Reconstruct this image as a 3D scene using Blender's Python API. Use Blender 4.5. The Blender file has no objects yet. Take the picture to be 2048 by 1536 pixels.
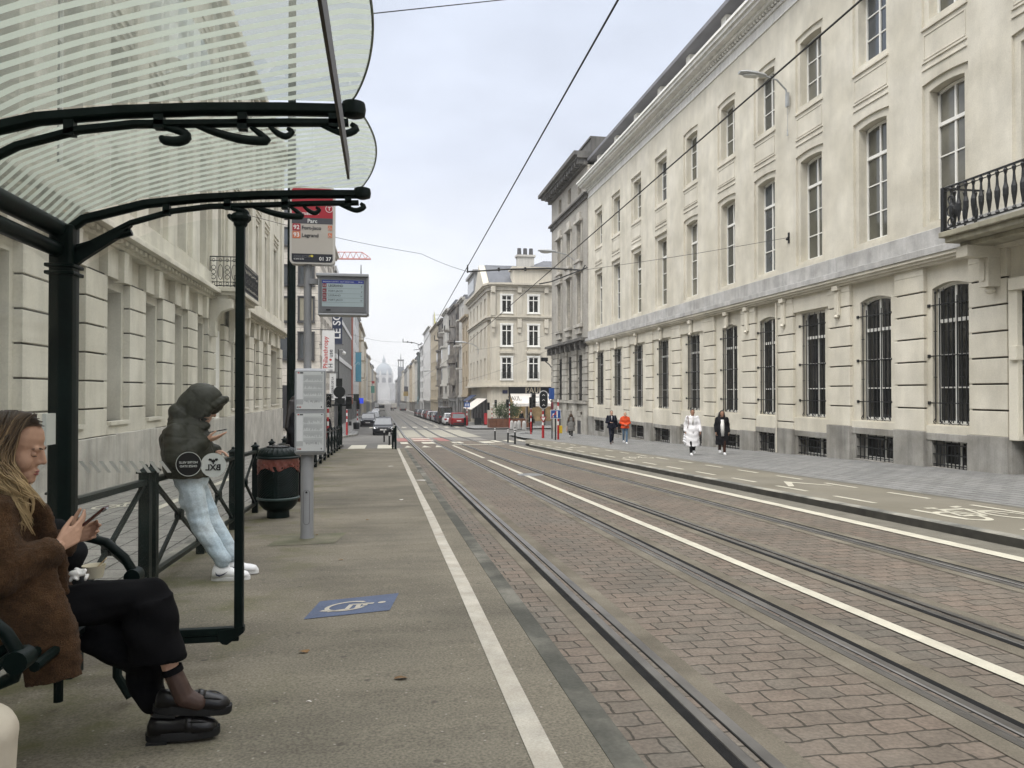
import bpy, math, random
from mathutils import Vector, Matrix, noise as mnoise
rnd = random.Random(7)
scene = bpy.context.scene
COL = scene.collection
# ------------------------------------------------------------------ camera
PSI = math.atan((1024 - 766) / 1500.0)
CAMZ = 1.62
cam = bpy.data.cameras.new("camera")
cam.lens = 36.0 * 1500 / 2048
cam.sensor_width = 36.0
cam.clip_start = 0.05
cam.clip_end = 5000
cam_ob = bpy.data.objects.new("camera", cam)
COL.objects.link(cam_ob)
cam_ob.location = (0, 0, CAMZ)
cam_ob.rotation_euler = (math.radians(90) + math.atan(17 / 1500.0), 0, -PSI)
scene.camera = cam_ob
# ------------------------------------------------------------------ sky and sun
SUN_EL, SUN_AZ = math.radians(56), math.radians(-138)      # azimuth from +Y towards +X
world = bpy.data.worlds.new("World")
scene.world = world
world.use_nodes = True
nt = world.node_tree
nt.nodes.clear()
def wn(t, **k):
    n = nt.nodes.new(t)
    for a, b in k.items():
        setattr(n, a, b)
    return n
out = wn("ShaderNodeOutputWorld")
sky = wn("ShaderNodeTexSky", sky_type='NISHITA', sun_disc=False, sun_elevation=SUN_EL, sun_rotation=SUN_AZ)
bg1 = wn("ShaderNodeBackground")
bg1.inputs["Strength"].default_value = 0.06
nt.links.new(sky.outputs[0], bg1.inputs[0])
tc = wn("ShaderNodeTexCoord")
sep = wn("ShaderNodeSeparateXYZ")
nt.links.new(tc.outputs["Generated"], sep.inputs[0])
ramp = wn("ShaderNodeValToRGB")
cr = ramp.color_ramp
cr.elements[0].position = 0.0
cr.elements[0].color = (0.80, 0.79, 0.775, 1)
cr.elements[1].position = 1.0
cr.elements[1].color = (2.1, 2.1, 2.15, 1)
for p, c in ((0.13, (0.75, 0.765, 0.80, 1)), (0.30, (0.64, 0.685, 0.785, 1)), (0.50, (0.58, 0.63, 0.735, 1)), (0.60, (2.3, 2.32, 2.38, 1)), (0.72, (2.6, 2.62, 2.68, 1))):
    e = cr.elements.new(p)
    e.color = c
nt.links.new(sep.outputs["Z"], ramp.inputs[0])
mp = wn("ShaderNodeMapping")
mp.inputs["Scale"].default_value = (1.6, 1.6, 4.0)
nt.links.new(tc.outputs["Generated"], mp.inputs[0])
cn = wn("ShaderNodeTexNoise")
cn.inputs["Scale"].default_value = 2.2
cn.inputs["Detail"].default_value = 6
cn.inputs["Roughness"].default_value = 0.55
nt.links.new(mp.outputs[0], cn.inputs["Vector"])
mr = wn("ShaderNodeMapRange")
mr.inputs["From Min"].default_value = 0.3
mr.inputs["From Max"].default_value = 0.7
mr.inputs["To Min"].default_value = 0.90
mr.inputs["To Max"].default_value = 1.10
nt.links.new(cn.outputs["Fac"], mr.inputs["Value"])
bg2 = wn("ShaderNodeBackground")
nt.links.new(ramp.outputs[0], bg2.inputs[0])
nt.links.new(mr.outputs[0], bg2.inputs["Strength"])
mx = wn("ShaderNodeMixShader")
mx.inputs[0].default_value = 0.9
nt.links.new(bg1.outputs[0], mx.inputs[1])
nt.links.new(bg2.outputs[0], mx.inputs[2])
nt.links.new(mx.outputs[0], out.inputs[0])
sl = bpy.data.lights.new("sun", 'SUN')
sl.energy = 1.5
sl.angle = math.radians(25)
sl.color = (1.0, 0.96, 0.9)
so = bpy.data.objects.new("sun", sl)
COL.objects.link(so)
dv = Vector((math.sin(SUN_AZ) * math.cos(SUN_EL), math.cos(SUN_AZ) * math.cos(SUN_EL), math.sin(SUN_EL)))
so.rotation_euler = dv.to_track_quat('Z', 'Y').to_euler()
so.location = (0, 0, 40)
vs = scene.view_settings
vs.view_transform = 'Standard'
vs.look = 'None'
vs.exposure = 0.42
vs.gamma = 1.0
vs.use_curve_mapping = False
cy = scene.cycles
cy.max_bounces = 7
cy.diffuse_bounces = 3
cy.glossy_bounces = 3
cy.transmission_bounces = 4
cy.transparent_max_bounces = 16
cy.volume_bounces = 0
cy.use_denoising = True
cy.caustics_reflective = False
cy.caustics_refractive = False
# ------------------------------------------------------------------ ground profile
GP = [(-9999, 315), (0, 0), (60, -1.89), (100, -2.57), (312, -6.0), (1000, -10), (99999, -10)]
def G(Y):
    for (a, b), (e, f) in zip(GP, GP[1:]):
        if a <= Y <= e:
            return b + (f - b) * (Y - a) / (e - a)
_s, _c = math.sin(PSI), math.cos(PSI)
def px(x, y, D):            # the point seen at photo pixel x, y at depth D metres, used for surveying positions
    r = (x - 1024) / 1500.0
    return Vector(((r * _c + _s) * D, (_c - r * _s) * D, CAMZ + (785 - y) / 1500.0 * D))
# ------------------------------------------------------------------ mesh helper
class MB:
    def __init__(s):
        s.v = []; s.f = []; s.m = []; s.mi = 0; s.uv = None
    def add(s, vs, fs):
        o = len(s.v)
        s.v.extend([tuple(p) for p in vs])
        for f in fs:
            s.f.append(tuple(i + o for i in f)); s.m.append(s.mi)
        return s
    def box(s, x0, x1, y0, y1, z0, z1):
        if x0 > x1: x0, x1 = x1, x0
        if y0 > y1: y0, y1 = y1, y0
        if z0 > z1: z0, z1 = z1, z0
        return s.add([(x0, y0, z0), (x1, y0, z0), (x1, y1, z0), (x0, y1, z0), (x0, y0, z1), (x1, y0, z1), (x1, y1, z1), (x0, y1, z1)],
                     [(0, 3, 2, 1), (4, 5, 6, 7), (0, 1, 5, 4), (1, 2, 6, 5), (2, 3, 7, 6), (3, 0, 4, 7)])
    def loop2(s, A, B, cap=True):           # join two equal rings
        n = len(A)
        fs = [(i, (i + 1) % n, n + (i + 1) % n, n + i) for i in range(n)]
        if cap:
            fs += [tuple(range(n - 1, -1, -1)), tuple(range(n, 2 * n))]
        return s.add(list(A) + list(B), fs)
    def rings(s, R, cap=True, closed=False):
        n = len(R[0]); vs = [p for r in R for p in r]; fs = []
        k = len(R)
        for j in range(k if closed else k - 1):
            a, b = j * n, ((j + 1) % k) * n
            for i in range(n):
                fs.append((a + i, a + (i + 1) % n, b + (i + 1) % n, b + i))
        if cap and not closed:
            fs += [tuple(range(n - 1, -1, -1)), tuple(range((k - 1) * n, k * n))]
        return s.add(vs, fs)
    def tube(s, pts, r, n=8, cap=True, closed=False, flat=None):
        pts = [Vector(p) for p in pts]; k = len(pts)
        rr = r if isinstance(r, (list, tuple)) else [r] * k
        R = []; up = None
        for i, p in enumerate(pts):
            if closed:
                t = pts[(i + 1) % k] - pts[i - 1]
            else:
                t = pts[min(i + 1, k - 1)] - pts[max(i - 1, 0)]
            if t.length < 1e-9: t = Vector((0, 0, 1))
            t.normalize()
            if up is None:
                up = Vector((0, 0, 1)) if abs(t.z) < 0.9 else Vector((0, 1, 0))
            a = t.cross(up)
            if a.length < 1e-4:
                a = t.cross(Vector((1, 0, 0)))
            a.normalize(); b = a.cross(t).normalized(); up = b
            fx, fy = (1, 1) if flat is None else flat
            R.append([p + (a * math.cos(2 * math.pi * j / n) * fx + b * math.sin(2 * math.pi * j / n) * fy) * rr[i] for j in range(n)])
        return s.rings(R, cap, closed)
    def lathe(s, prof, c, n=20, axis='z'):
        R = []
        for r, z in prof:
            ring = []
            for j in range(n):
                a = 2 * math.pi * j / n
                q = (r * math.cos(a), r * math.sin(a), z)
                if axis == 'x': q = (z, q[0], q[1])
                if axis == 'y': q = (q[0], z, q[1])
                ring.append((c[0] + q[0], c[1] + q[1], c[2] + q[2]))
            R.append(ring)
        return s.rings(R)
    def sphere(s, c, r, M=None, n=10, m=7):
        if not isinstance(r, (tuple, list)): r = (r, r, r)
        R = []
        for j in range(m + 1):
            ph = math.pi * (j + (0.02 if j == 0 else -0.02 if j == m else 0)) / m
            ring = []
            for i in range(n):
                a = 2 * math.pi * i / n
                q = Vector((r[0] * math.sin(ph) * math.cos(a), r[1] * math.sin(ph) * math.sin(a), -r[2] * math.cos(ph)))
                if M is not None: q = M @ q
                ring.append(q + Vector(c))
            R.append(ring)
        return s.rings(R)
    def cap(s, p, q, r1, r2, n=10):           # rounded cone
        p, q = Vector(p), Vector(q); t = q - p; L = t.length
        if L < 1e-6: return s.sphere(p, max(r1, r2))
        M = t.to_track_quat('Z', 'Y').to_matrix(); R = []
        def ring(z, r): return [p + M @ Vector((r * math.cos(2 * math.pi * j / n), r * math.sin(2 * math.pi * j / n), z)) for j in range(n)]
        for k in range(4): a = math.pi / 2 * (1 - k / 3.5); R.append(ring(-r1 * math.sin(a), max(r1 * math.cos(a), 1e-4)))
        for k in range(4): a = math.pi / 2 * (k + .5) / 3.5; R.append(ring(L + r2 * math.sin(a), max(r2 * math.cos(a), 1e-4)))
        return s.rings(R)
    def build(s, name, mat, parent=None, off=None, smooth=False, bevel=0, edge=None):
        me = bpy.data.meshes.new(name)
        v = s.v
        if off is not None:
            ox, oy, oz = off
            v = [(a - ox, b - oy, c - oz) for a, b, c in v]
        me.from_pydata(v, [], s.f)
        mats = mat if isinstance(mat, (list, tuple)) else [mat]
        for m in mats: me.materials.append(m)
        if len(mats) > 1: me.polygons.foreach_set("material_index", s.m)
        if smooth:
            me.polygons.foreach_set("use_smooth", [True] * len(me.polygons))
            if smooth != 1:
                try: me.set_sharp_from_angle(angle=math.radians(smooth))
                except Exception: pass
        me.update()
        o = bpy.data.objects.new(name, me); COL.objects.link(o)
        if parent is not None: o.parent = parent
        if bevel:
            b = o.modifiers.new("bevel", 'BEVEL'); b.width = bevel; b.segments = 2; b.limit_method = 'ANGLE'; b.angle_limit = math.radians(40)
        return o
def tag(o, label=None, cat=None, group=None, kind=None):
    if label: o["label"] = label
    if cat: o["category"] = cat
    if group: o["group"] = group
    if kind: o["kind"] = kind
    return o
class Thing:
    def __init__(s, name, label, cat, loc=(0, 0, 0), group=None, rz=0.0):
        s.o = bpy.data.objects.new(name, None); COL.objects.link(s.o)
        s.o.empty_display_size = 0.2; s.o.location = loc; s.o.rotation_euler = (0, 0, rz)
        s.loc = tuple(loc); tag(s.o, label, cat, group)
    def part(s, name, mb, mat, parent=None, world=True, **k):
        return mb.build(name, mat, parent or s.o, s.loc if world else None, **k)
def kids(o):
    return [c for c in bpy.data.objects if c.parent is o]
def dup(o, loc=None, rz=None, label=None, parent=None, tree=None):
    def rec(a, par):
        c = a.copy(); COL.objects.link(c)
        if par is not None: c.parent = par
        for ch in tree.get(a.name, []): rec(ch, c)
        return c
    if tree is None:
        tree = {}
        for q in bpy.data.objects:
            if q.parent: tree.setdefault(q.parent.name, []).append(q)
    n = rec(o, parent)
    if loc is not None: n.location = loc
    if rz is not None: n.rotation_euler = (0, 0, rz)
    if label: n["label"] = label
    return n
# ------------------------------------------------------------------ materials
_mats = {}
def mat(name, col, rough=0.8, var=0.15, scale=3.0, bump=0.0, bscale=60.0, metal=0.0, spec=0.4, streak=0.0, sscale=(2.5, 2.5, .22), col2=None, c2amt=0.5, fine=0.0, coat=0.0, emit=0.0, sheen=0.0):
    if name in _mats: return _mats[name]
    m = bpy.data.materials.new(name); m.use_nodes = True; t = m.node_tree; N = t.nodes; L = t.links
    b = N["Principled BSDF"]; b.inputs["Roughness"].default_value = rough; b.inputs["Metallic"].default_value = metal
    b.inputs["Specular IOR Level"].default_value = spec
    if coat: b.inputs["Coat Weight"].default_value = coat
    if sheen: b.inputs["Sheen Weight"].default_value = sheen
    c = N.new("ShaderNodeTexCoord")
    def noi(sc, det=4, vec=None, rg=.55):
        n = N.new("ShaderNodeTexNoise"); n.inputs["Scale"].default_value = sc; n.inputs["Detail"].default_value = det; n.inputs["Roughness"].default_value = rg
        L.new(vec or c.outputs["Object"], n.inputs["Vector"]); return n.outputs["Fac"]
    def mul(a, bsock):
        x = N.new("ShaderNodeMix"); x.data_type = 'RGBA'; x.blend_type = 'MULTIPLY'; x.inputs[0].default_value = 1
        L.new(a, x.inputs[6]); L.new(bsock, x.inputs[7]); return x.outputs[2]
    def rng(f, lo, hi, a=.3, z=.7):
        r = N.new("ShaderNodeMapRange"); r.inputs[1].default_value = a; r.inputs[2].default_value = z; r.inputs[3].default_value = lo; r.inputs[4].default_value = hi
        L.new(f, r.inputs[0]); return r.outputs[0]
    rgb = N.new("ShaderNodeRGB"); rgb.outputs[0].default_value = (*col, 1); cur = rgb.outputs[0]
    if col2:
        x = N.new("ShaderNodeMix"); x.data_type = 'RGBA'; L.new(rng(noi(scale * .6, 5), 0, 1, .5 - .25 * c2amt - .05, .75 - .25 * c2amt), x.inputs[0]); L.new(cur, x.inputs[6]); x.inputs[7].default_value = (*col2, 1); cur = x.outputs[2]
    if var: cur = mul(cur, rng(noi(scale, 5), 1 - var, 1 + var))
    if fine: cur = mul(cur, rng(noi(bscale * .7, 2), 1 - fine, 1 + fine))
    if streak:
        mp = N.new("ShaderNodeMapping"); mp.inputs["Scale"].default_value = sscale; L.new(c.outputs["Object"], mp.inputs[0])
        cur = mul(cur, rng(noi(1.6, 6, mp.outputs[0], .6), 1 - streak, 1 + streak * .3, .32, .58))
    L.new(cur, b.inputs["Base Color"])
    if bump:
        bm = N.new("ShaderNodeBump"); bm.inputs["Strength"].default_value = bump; bm.inputs["Distance"].default_value = .01
        L.new(noi(bscale, 5), bm.inputs["Height"]); L.new(bm.outputs[0], b.inputs["Normal"])
    if emit:
        L.new(cur, b.inputs["Emission Color"]); b.inputs["Emission Strength"].default_value = emit
    _mats[name] = m
    return m
def brickmat(name, c1, c2, mortar, bw, rh, ms, rough=.8, rot=0.0, bump=.5, stain=.2, offset=.5, extra=None, plane='xy', warp=.004):
    m = bpy.data.materials.new(name); m.use_nodes = True; t = m.node_tree; N = t.nodes; L = t.links
    b = N["Principled BSDF"]; b.inputs["Roughness"].default_value = rough; b.inputs["Specular IOR Level"].default_value = .14
    c = N.new("ShaderNodeTexCoord"); mp = N.new("ShaderNodeMapping")
    if plane == 'yz':   mp.inputs["Rotation"].default_value = (math.radians(-90), 0, math.radians(-90))
    elif plane == 'xz': mp.inputs["Rotation"].default_value = (math.radians(-90), 0, 0)
    else: mp.inputs["Rotation"].default_value = (0, 0, rot)
    L.new(c.outputs["Object"], mp.inputs[0])
    wz = N.new("ShaderNodeTexNoise"); wz.inputs["Scale"].default_value = 7; wz.inputs["Detail"].default_value = 3; L.new(c.outputs["Object"], wz.inputs["Vector"])
    va = N.new("ShaderNodeVectorMath"); va.operation = 'MULTIPLY_ADD'; L.new(wz.outputs["Color"], va.inputs[0]); va.inputs[1].default_value = (warp * 8,) * 3; L.new(mp.outputs[0], va.inputs[2])
    br = N.new("ShaderNodeTexBrick"); br.offset = offset; L.new(va.outputs[0], br.inputs["Vector"])
    br.inputs["Color1"].default_value = (*c1, 1); br.inputs["Color2"].default_value = (*c2, 1); br.inputs["Mortar"].default_value = (*mortar, 1)
    br.inputs["Scale"].default_value = 1; br.inputs["Brick Width"].default_value = bw; br.inputs["Row Height"].default_value = rh; br.inputs["Mortar Size"].default_value = ms; br.inputs["Mortar Smooth"].default_value = .3; br.inputs["Bias"].default_value = 0
    def noi(sc, det=5):
        n = N.new("ShaderNodeTexNoise"); n.inputs["Scale"].default_value = sc; n.inputs["Detail"].default_value = det; L.new(c.outputs["Object"], n.inputs["Vector"]); return n.outputs["Fac"]
    def rng(f, lo, hi, a=.3, z=.7):
        r = N.new("ShaderNodeMapRange"); r.inputs[1].default_value = a; r.inputs[2].default_value = z; r.inputs[3].default_value = lo; r.inputs[4].default_value = hi; L.new(f, r.inputs[0]); return r.outputs[0]
    def mul(a, q):
        x = N.new("ShaderNodeMix"); x.data_type = 'RGBA'; x.blend_type = 'MULTIPLY'; x.inputs[0].default_value = 1; L.new(a, x.inputs[6]); L.new(q, x.inputs[7]); return x.outputs[2]
    cur = br.outputs["Color"]
    if extra:       # a third stone colour in patches
        x = N.new("ShaderNodeMix"); x.data_type = 'RGBA'; L.new(rng(noi(.9, 4), 0, .6, .45, .75), x.inputs[0]); L.new(cur, x.inputs[6]); x.inputs[7].default_value = (*extra, 1); cur = mul(x.outputs[2], rng(br.outputs["Fac"], 1, .55, 0, 1))
    cur = mul(cur, rng(noi(.7), 1 - stain, 1 + stain * .6)); cur = mul(cur, rng(noi(45, 3), .82, 1.18)); cur = mul(cur, rng(noi(6, 4), .88, 1.1))
    L.new(cur, b.inputs["Base Color"])
    bm = N.new("ShaderNodeBump"); bm.inputs["Strength"].default_value = bump; bm.inputs["Distance"].default_value = .012
    ad = N.new("ShaderNodeMath"); ad.operation = 'MULTIPLY_ADD'; L.new(noi(50, 4), ad.inputs[0]); ad.inputs[1].default_value = .35
    iv = N.new("ShaderNodeMath"); iv.operation = 'SUBTRACT'; iv.inputs[0].default_value = 1; L.new(br.outputs["Fac"], iv.inputs[1]); L.new(iv.outputs[0], ad.inputs[2])
    L.new(ad.outputs[0], bm.inputs["Height"]); L.new(bm.outputs[0], b.inputs["Normal"])
    _mats[name] = m
    return m
def glassmat(name, tint=(.9, .95, .92), refl=.08, stripes=None):
    m = bpy.data.materials.new(name); m.use_nodes = True; t = m.node_tree; N = t.nodes; L = t.links
    N.remove(N["Principled BSDF"]); o = N["Material Output"]
    tr = N.new("ShaderNodeBsdfTransparent"); tr.inputs[0].default_value = (*tint, 1)
    gl = N.new("ShaderNodeBsdfGlossy"); gl.inputs["Roughness"].default_value = .03; gl.inputs[0].default_value = (.95, .97, .97, 1)
    fr = N.new("ShaderNodeFresnel"); fr.inputs[0].default_value = 1.45
    mx = N.new("ShaderNodeMixShader"); fm_ = N.new('ShaderNodeMath'); fm_.operation = 'MULTIPLY'; fm_.inputs[1].default_value = .45 if stripes else .8; L.new(fr.outputs[0], fm_.inputs[0]); L.new(fm_.outputs[0], mx.inputs[0]); L.new(tr.outputs[0], mx.inputs[1]); L.new(gl.outputs[0], mx.inputs[2]); cur = mx.outputs[0]
    c = N.new("ShaderNodeTexCoord")
    di = N.new("ShaderNodeBsdfDiffuse"); tl = N.new("ShaderNodeBsdfTranslucent"); ad = N.new("ShaderNodeMixShader"); ad.inputs[0].default_value = .62
    L.new(di.outputs[0], ad.inputs[1]); L.new(tl.outputs[0], ad.inputs[2])
    if stripes:
        pitch, colr, dirt = stripes
        di.inputs[0].default_value = (*colr, 1); tl.inputs[0].default_value = (*colr, 1)
        sp = N.new("ShaderNodeSeparateXYZ"); L.new(c.outputs["Object"], sp.inputs[0])
        dv_ = N.new("ShaderNodeMath"); dv_.operation = 'DIVIDE'; sk = N.new('ShaderNodeMath'); sk.operation = 'MULTIPLY_ADD'; L.new(sp.outputs[0], sk.inputs[0]); sk.inputs[1].default_value = .42; L.new(sp.outputs[1], sk.inputs[2]); L.new(sk.outputs[0], dv_.inputs[0]); dv_.inputs[1].default_value = pitch
        fc = N.new("ShaderNodeMath"); fc.operation = 'FRACT'; L.new(dv_.outputs[0], fc.inputs[0])
        lt = N.new("ShaderNodeMath"); lt.operation = 'LESS_THAN'; L.new(fc.outputs[0], lt.inputs[0]); lt.inputs[1].default_value = .5
        fac = N.new("ShaderNodeMath"); fac.operation = 'MULTIPLY'; L.new(lt.outputs[0], fac.inputs[0]); fac.inputs[1].default_value = .93
        m2 = N.new("ShaderNodeMixShader"); L.new(fac.outputs[0], m2.inputs[0]); L.new(cur, m2.inputs[1]); L.new(ad.outputs[0], m2.inputs[2]); cur = m2.outputs[0]
    d2 = N.new("ShaderNodeBsdfDiffuse" if not stripes else "ShaderNodeBsdfTranslucent"); d2.inputs[0].default_value = (.55, .55, .48, 1) if not stripes else (.42, .45, .39, 1)
    nz = N.new("ShaderNodeTexNoise"); nz.inputs["Scale"].default_value = 3 if not stripes else 14; nz.inputs["Detail"].default_value = 7; L.new(c.outputs["Object"], nz.inputs["Vector"])
    r = N.new("ShaderNodeMapRange"); r.inputs[1].default_value = .45; r.inputs[2].default_value = .8; r.inputs[3].default_value = .02 if not stripes else .2; r.inputs[4].default_value = .07 if not stripes else stripes[2]; L.new(nz.outputs["Fac"], r.inputs[0])
    m3 = N.new("ShaderNodeMixShader"); L.new(r.outputs[0], m3.inputs[0]); L.new(cur, m3.inputs[1]); L.new(d2.outputs[0], m3.inputs[2])
    L.new(m3.outputs[0], o.inputs[0]); return m
CREAM = mat("cream_stucco", (.66, .625, .535), .88, .11, .9, .16, 35, streak=.10, sscale=(1.1, 1.1, .3), col2=(.56, .525, .435), c2amt=.6, fine=.05, spec=.12)
CREAMW = mat("pale_stucco", (.70, .66, .55), .85, .06, .6, .1, 35, streak=.04, fine=.03)
PLINTH = mat("blue_stone_plinth", (.32, .31, .285), .8, .22, 1.2, .25, 30, streak=.25, col2=(.21, .20, .175), c2amt=.4, fine=.06, spec=.15)
LEDGE = mat("blue_stone_ledge", (.45, .445, .43), .8, .2, 1.4, .25, 25, streak=.15, col2=(.38, .37, .35), c2amt=.35, fine=.05, spec=.15)
GREYST = mat("soot_grey_stone", (.43, .41, .36), .85, .18, .9, .25, 22, streak=.22, col2=(.24, .225, .195), c2amt=.4, fine=.06)
GREYSTL = mat("light_grey_stone", (.52, .495, .44), .85, .16, .9, .25, 22, streak=.16, col2=(.36, .34, .30), c2amt=.35, fine=.05, spec=.12)
GREYSTD = mat("dark_soot_stone", (.115, .11, .10), .85, .25, 1.2, .3, 22, streak=.3, fine=.06)
JOINT = mat("dark_joint", (.05, .043, .036), .9, .1, 3)
WHITEP = mat("white_window_paint", (.78, .77, .72), .5, .05, 4, .05, 40)
IRON = mat("black_ironwork", (.012, .013, .014), .45, .2, 8, .1, 80, spec=.4)
GREEN = mat("dark_green_paint", (.0035, .009, .0082), .45, .4, 5, .08, 60, spec=.15, fine=.1)
GLASS_UP = mat("window_glass_grey", (.09, .088, .068), .05, .3, .4, 0, spec=.85)
GLASS_U2 = mat("window_glass_curtain", (.15, .145, .118), .12, .35, .8, 0, spec=.7)
GLASS_U3 = mat("window_glass_shade", (.05, .054, .05), .04, .4, .5, 0, spec=.9)
GLASS_DK = mat("window_glass_dark", (.018, .019, .018), .06, .3, .7, 0, spec=.6)
GLASS_SK = mat("window_glass_blue", (.05, .06, .07), .04, .3, .7, 0, spec=1.0)
ASPH = mat("asphalt", (.145, .14, .128), .92, .18, .35, .4, 120, fine=.12, col2=(.115, .112, .105), c2amt=.4, spec=.12)
CONCP = mat("platform_concrete", (.192, .173, .134), .92, .16, .9, .5, 110, fine=.3, col2=(.138, .126, .10), c2amt=.55, spec=.12, streak=.12, sscale=(.5, 3.2, 1))
KERB = mat("kerb_stone", (.36, .34, .285), .85, .2, 2.5, .2, 60, fine=.08, col2=(.13, .13, .115), c2amt=.6)
PATCHY = mat("kerb_stone_patchy", (.075, .075, .064), .9, .2, 2.6, .2, 60, fine=.1, col2=(.20, .19, .16), c2amt=.15, spec=.15)
CONCT = mat("track_concrete", (.172, .155, .122), .92, .2, 2.2, .35, 120, fine=.16, col2=(.125, .11, .085), c2amt=.4, spec=.12)
BIKE = mat("cycle_path_asphalt", (.195, .18, .146), .92, .14, .7, .3, 150, fine=.1, col2=(.17, .156, .122), c2amt=.4, spec=.12)
PAINT = mat("road_paint", (.49, .465, .375), .7, .12, 4, .2, 90, fine=.06, col2=(.45, .42, .34), c2amt=.12)
PAINTP = mat("platform_line_paint", (.42, .395, .335), .8, .18, 5, .2, 140, fine=.12, col2=(.33, .30, .245), c2amt=.3)
STEEL = mat("worn_steel", (.17, .162, .15), .42, .3, 2, .05, 200, metal=.9)
STEELD = mat("rail_groove", (.012, .011, .010), .7, .2, 5)
RUBBER = mat("rail_rubber", (.018, .018, .018), .95, .25, 8, .5, 220, spec=.08)
SETT = brickmat("sett_paving", (.172, .138, .110), (.142, .123, .100), (.112, .098, .078), .232, .166, .0075, .8, 0, .8, .15, extra=(.138, .131, .112), warp=.008)
SLAB = brickmat("bluestone_slabs", (.245, .243, .232), (.20, .20, .194), (.06, .058, .053), .62, .31, .018, .75, math.radians(90), .35, .16)
SLABL = brickmat("lane_slabs", (.255, .245, .22), (.205, .20, .18), (.07, .066, .058), .42, .30, .013, .75, math.radians(90), .4, .16)

def add_moss(m):        # green algae growing on the platform's back half
    t = m.node_tree; N = t.nodes; L = t.links; b = N["Principled BSDF"]; src = b.inputs["Base Color"].links[0].from_socket
    c = N.new("ShaderNodeTexCoord"); sp = N.new("ShaderNodeSeparateXYZ"); L.new(c.outputs["Object"], sp.inputs[0])
    r = N.new("ShaderNodeMapRange"); r.inputs[1].default_value = -.35; r.inputs[2].default_value = -1.5; L.new(sp.outputs[0], r.inputs[0])
    n = N.new("ShaderNodeTexNoise"); n.inputs["Scale"].default_value = 1.7; n.inputs["Detail"].default_value = 7; n.inputs["Roughness"].default_value = .62; L.new(c.outputs["Object"], n.inputs["Vector"])
    r2 = N.new("ShaderNodeMapRange"); r2.inputs[1].default_value = .50; r2.inputs[2].default_value = .70; L.new(n.outputs["Fac"], r2.inputs[0])
    k = N.new("ShaderNodeMath"); k.operation = 'MULTIPLY'; L.new(r.outputs[0], k.inputs[0]); L.new(r2.outputs[0], k.inputs[1])
    x = N.new("ShaderNodeMix"); x.data_type = 'RGBA'; L.new(k.outputs[0], x.inputs[0]); L.new(src, x.inputs[6]); x.inputs[7].default_value = (.10, .102, .042, 1); L.new(x.outputs[2], b.inputs["Base Color"])
def add_spots(m, scale, rad, colr, amt, seed):      # gum spots and grit flecks trodden into the surface
    t = m.node_tree; N = t.nodes; L = t.links; b = N["Principled BSDF"]; src = b.inputs["Base Color"].links[0].from_socket
    c = N.new("ShaderNodeTexCoord"); mp = N.new("ShaderNodeMapping"); mp.inputs["Location"].default_value = (seed, seed * 2, 0); L.new(c.outputs["Object"], mp.inputs[0]); v = N.new("ShaderNodeTexVoronoi"); v.voronoi_dimensions = '2D'; v.inputs["Scale"].default_value = scale; L.new(mp.outputs[0], v.inputs["Vector"])
    r = N.new("ShaderNodeMapRange"); r.inputs[1].default_value = rad; r.inputs[2].default_value = rad * .6; r.inputs[3].default_value = 0; r.inputs[4].default_value = amt; L.new(v.outputs["Distance"], r.inputs[0])
    sp = N.new("ShaderNodeSeparateColor"); L.new(v.outputs["Color"], sp.inputs[0]); g = N.new("ShaderNodeMath"); g.operation = 'GREATER_THAN'; g.inputs[1].default_value = .55; L.new(sp.outputs[0], g.inputs[0])
    k = N.new("ShaderNodeMath"); k.operation = 'MULTIPLY'; L.new(r.outputs[0], k.inputs[0]); L.new(g.outputs[0], k.inputs[1])
    x = N.new("ShaderNodeMix"); x.data_type = 'RGBA'; L.new(k.outputs[0], x.inputs[0]); L.new(src, x.inputs[6]); x.inputs[7].default_value = (*colr, 1); L.new(x.outputs[2], b.inputs["Base Color"])
add_moss(CONCP); add_spots(CONCP, 2.3, .05, (.075, .07, .058), .65, 3.1); add_spots(CONCP, 6.5, .045, (.34, .32, .28), .7, 7.7); add_spots(SLAB, 1.6, .05, (.09, .085, .08), .6, 1.3)
# ------------------------------------------------------------------ ground sheets
def ys(y0, y1):
    r = [y0]; y = y0
    marks = [a for a, _ in GP if y0 < a < y1]
    y = y0
    while y < y1 - 1e-6:
        st = 2.0 if y < 60 else 8.0 if y < 320 else 40.0
        y = min(y + st, y1); r.append(y)
    return sorted(set(r + marks))
def strip(name, prof, y0, y1, mt, xf=None):     # prof: cross-section (X, h) swept along the street
    mb = MB(); Y = ys(y0, y1); n = len(prof)
    for y in Y:
        for x, h in prof:
            mb.v.append(((x if xf is None else xf(x, y)), y, G(y) + h))
    for j in range(len(Y) - 1):
        for i in range(n - 1):
            mb.f.append((j * n + i, j * n + i + 1, (j + 1) * n + i + 1, (j + 1) * n + i)); mb.m.append(0 if not isinstance(mt, (list, tuple)) else min(i, len(mt) - 1))
    return tag(mb.build(name, mt), kind="structure")
def flat(name, poly, h, mt, kind="structure"):     # polygon (x, y) laid on the sloping ground
    mb = MB(); mb.add([(x, y, G(y) + h) for x, y in poly], [tuple(range(len(poly)))])
    o = mb.build(name, mt); return tag(o, kind=kind) if kind else o
strip("ground", [(-220, -.06), (220, -.06)], -60, 1290, mat("city_ground", (.16, .155, .14), .95, .2, .05))
strip("road", [(-70, -.014), (1.02, -.014)], -40, 1190, ASPH)
strip("road", [(7.07, -.014), (70, -.014)], -40, 1190, ASPH)
strip("tram_bed", [(1.02, -.014), (7.07, -.014)], 49.5, 1190, mat("tram_bed_asphalt", (.17, .162, .145), .9, .16, .5, .3, 80, fine=.1))
strip("sett_roadway", [(1.02, -.006), (7.07, -.006)], -12, 49.5, SETT)
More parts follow.
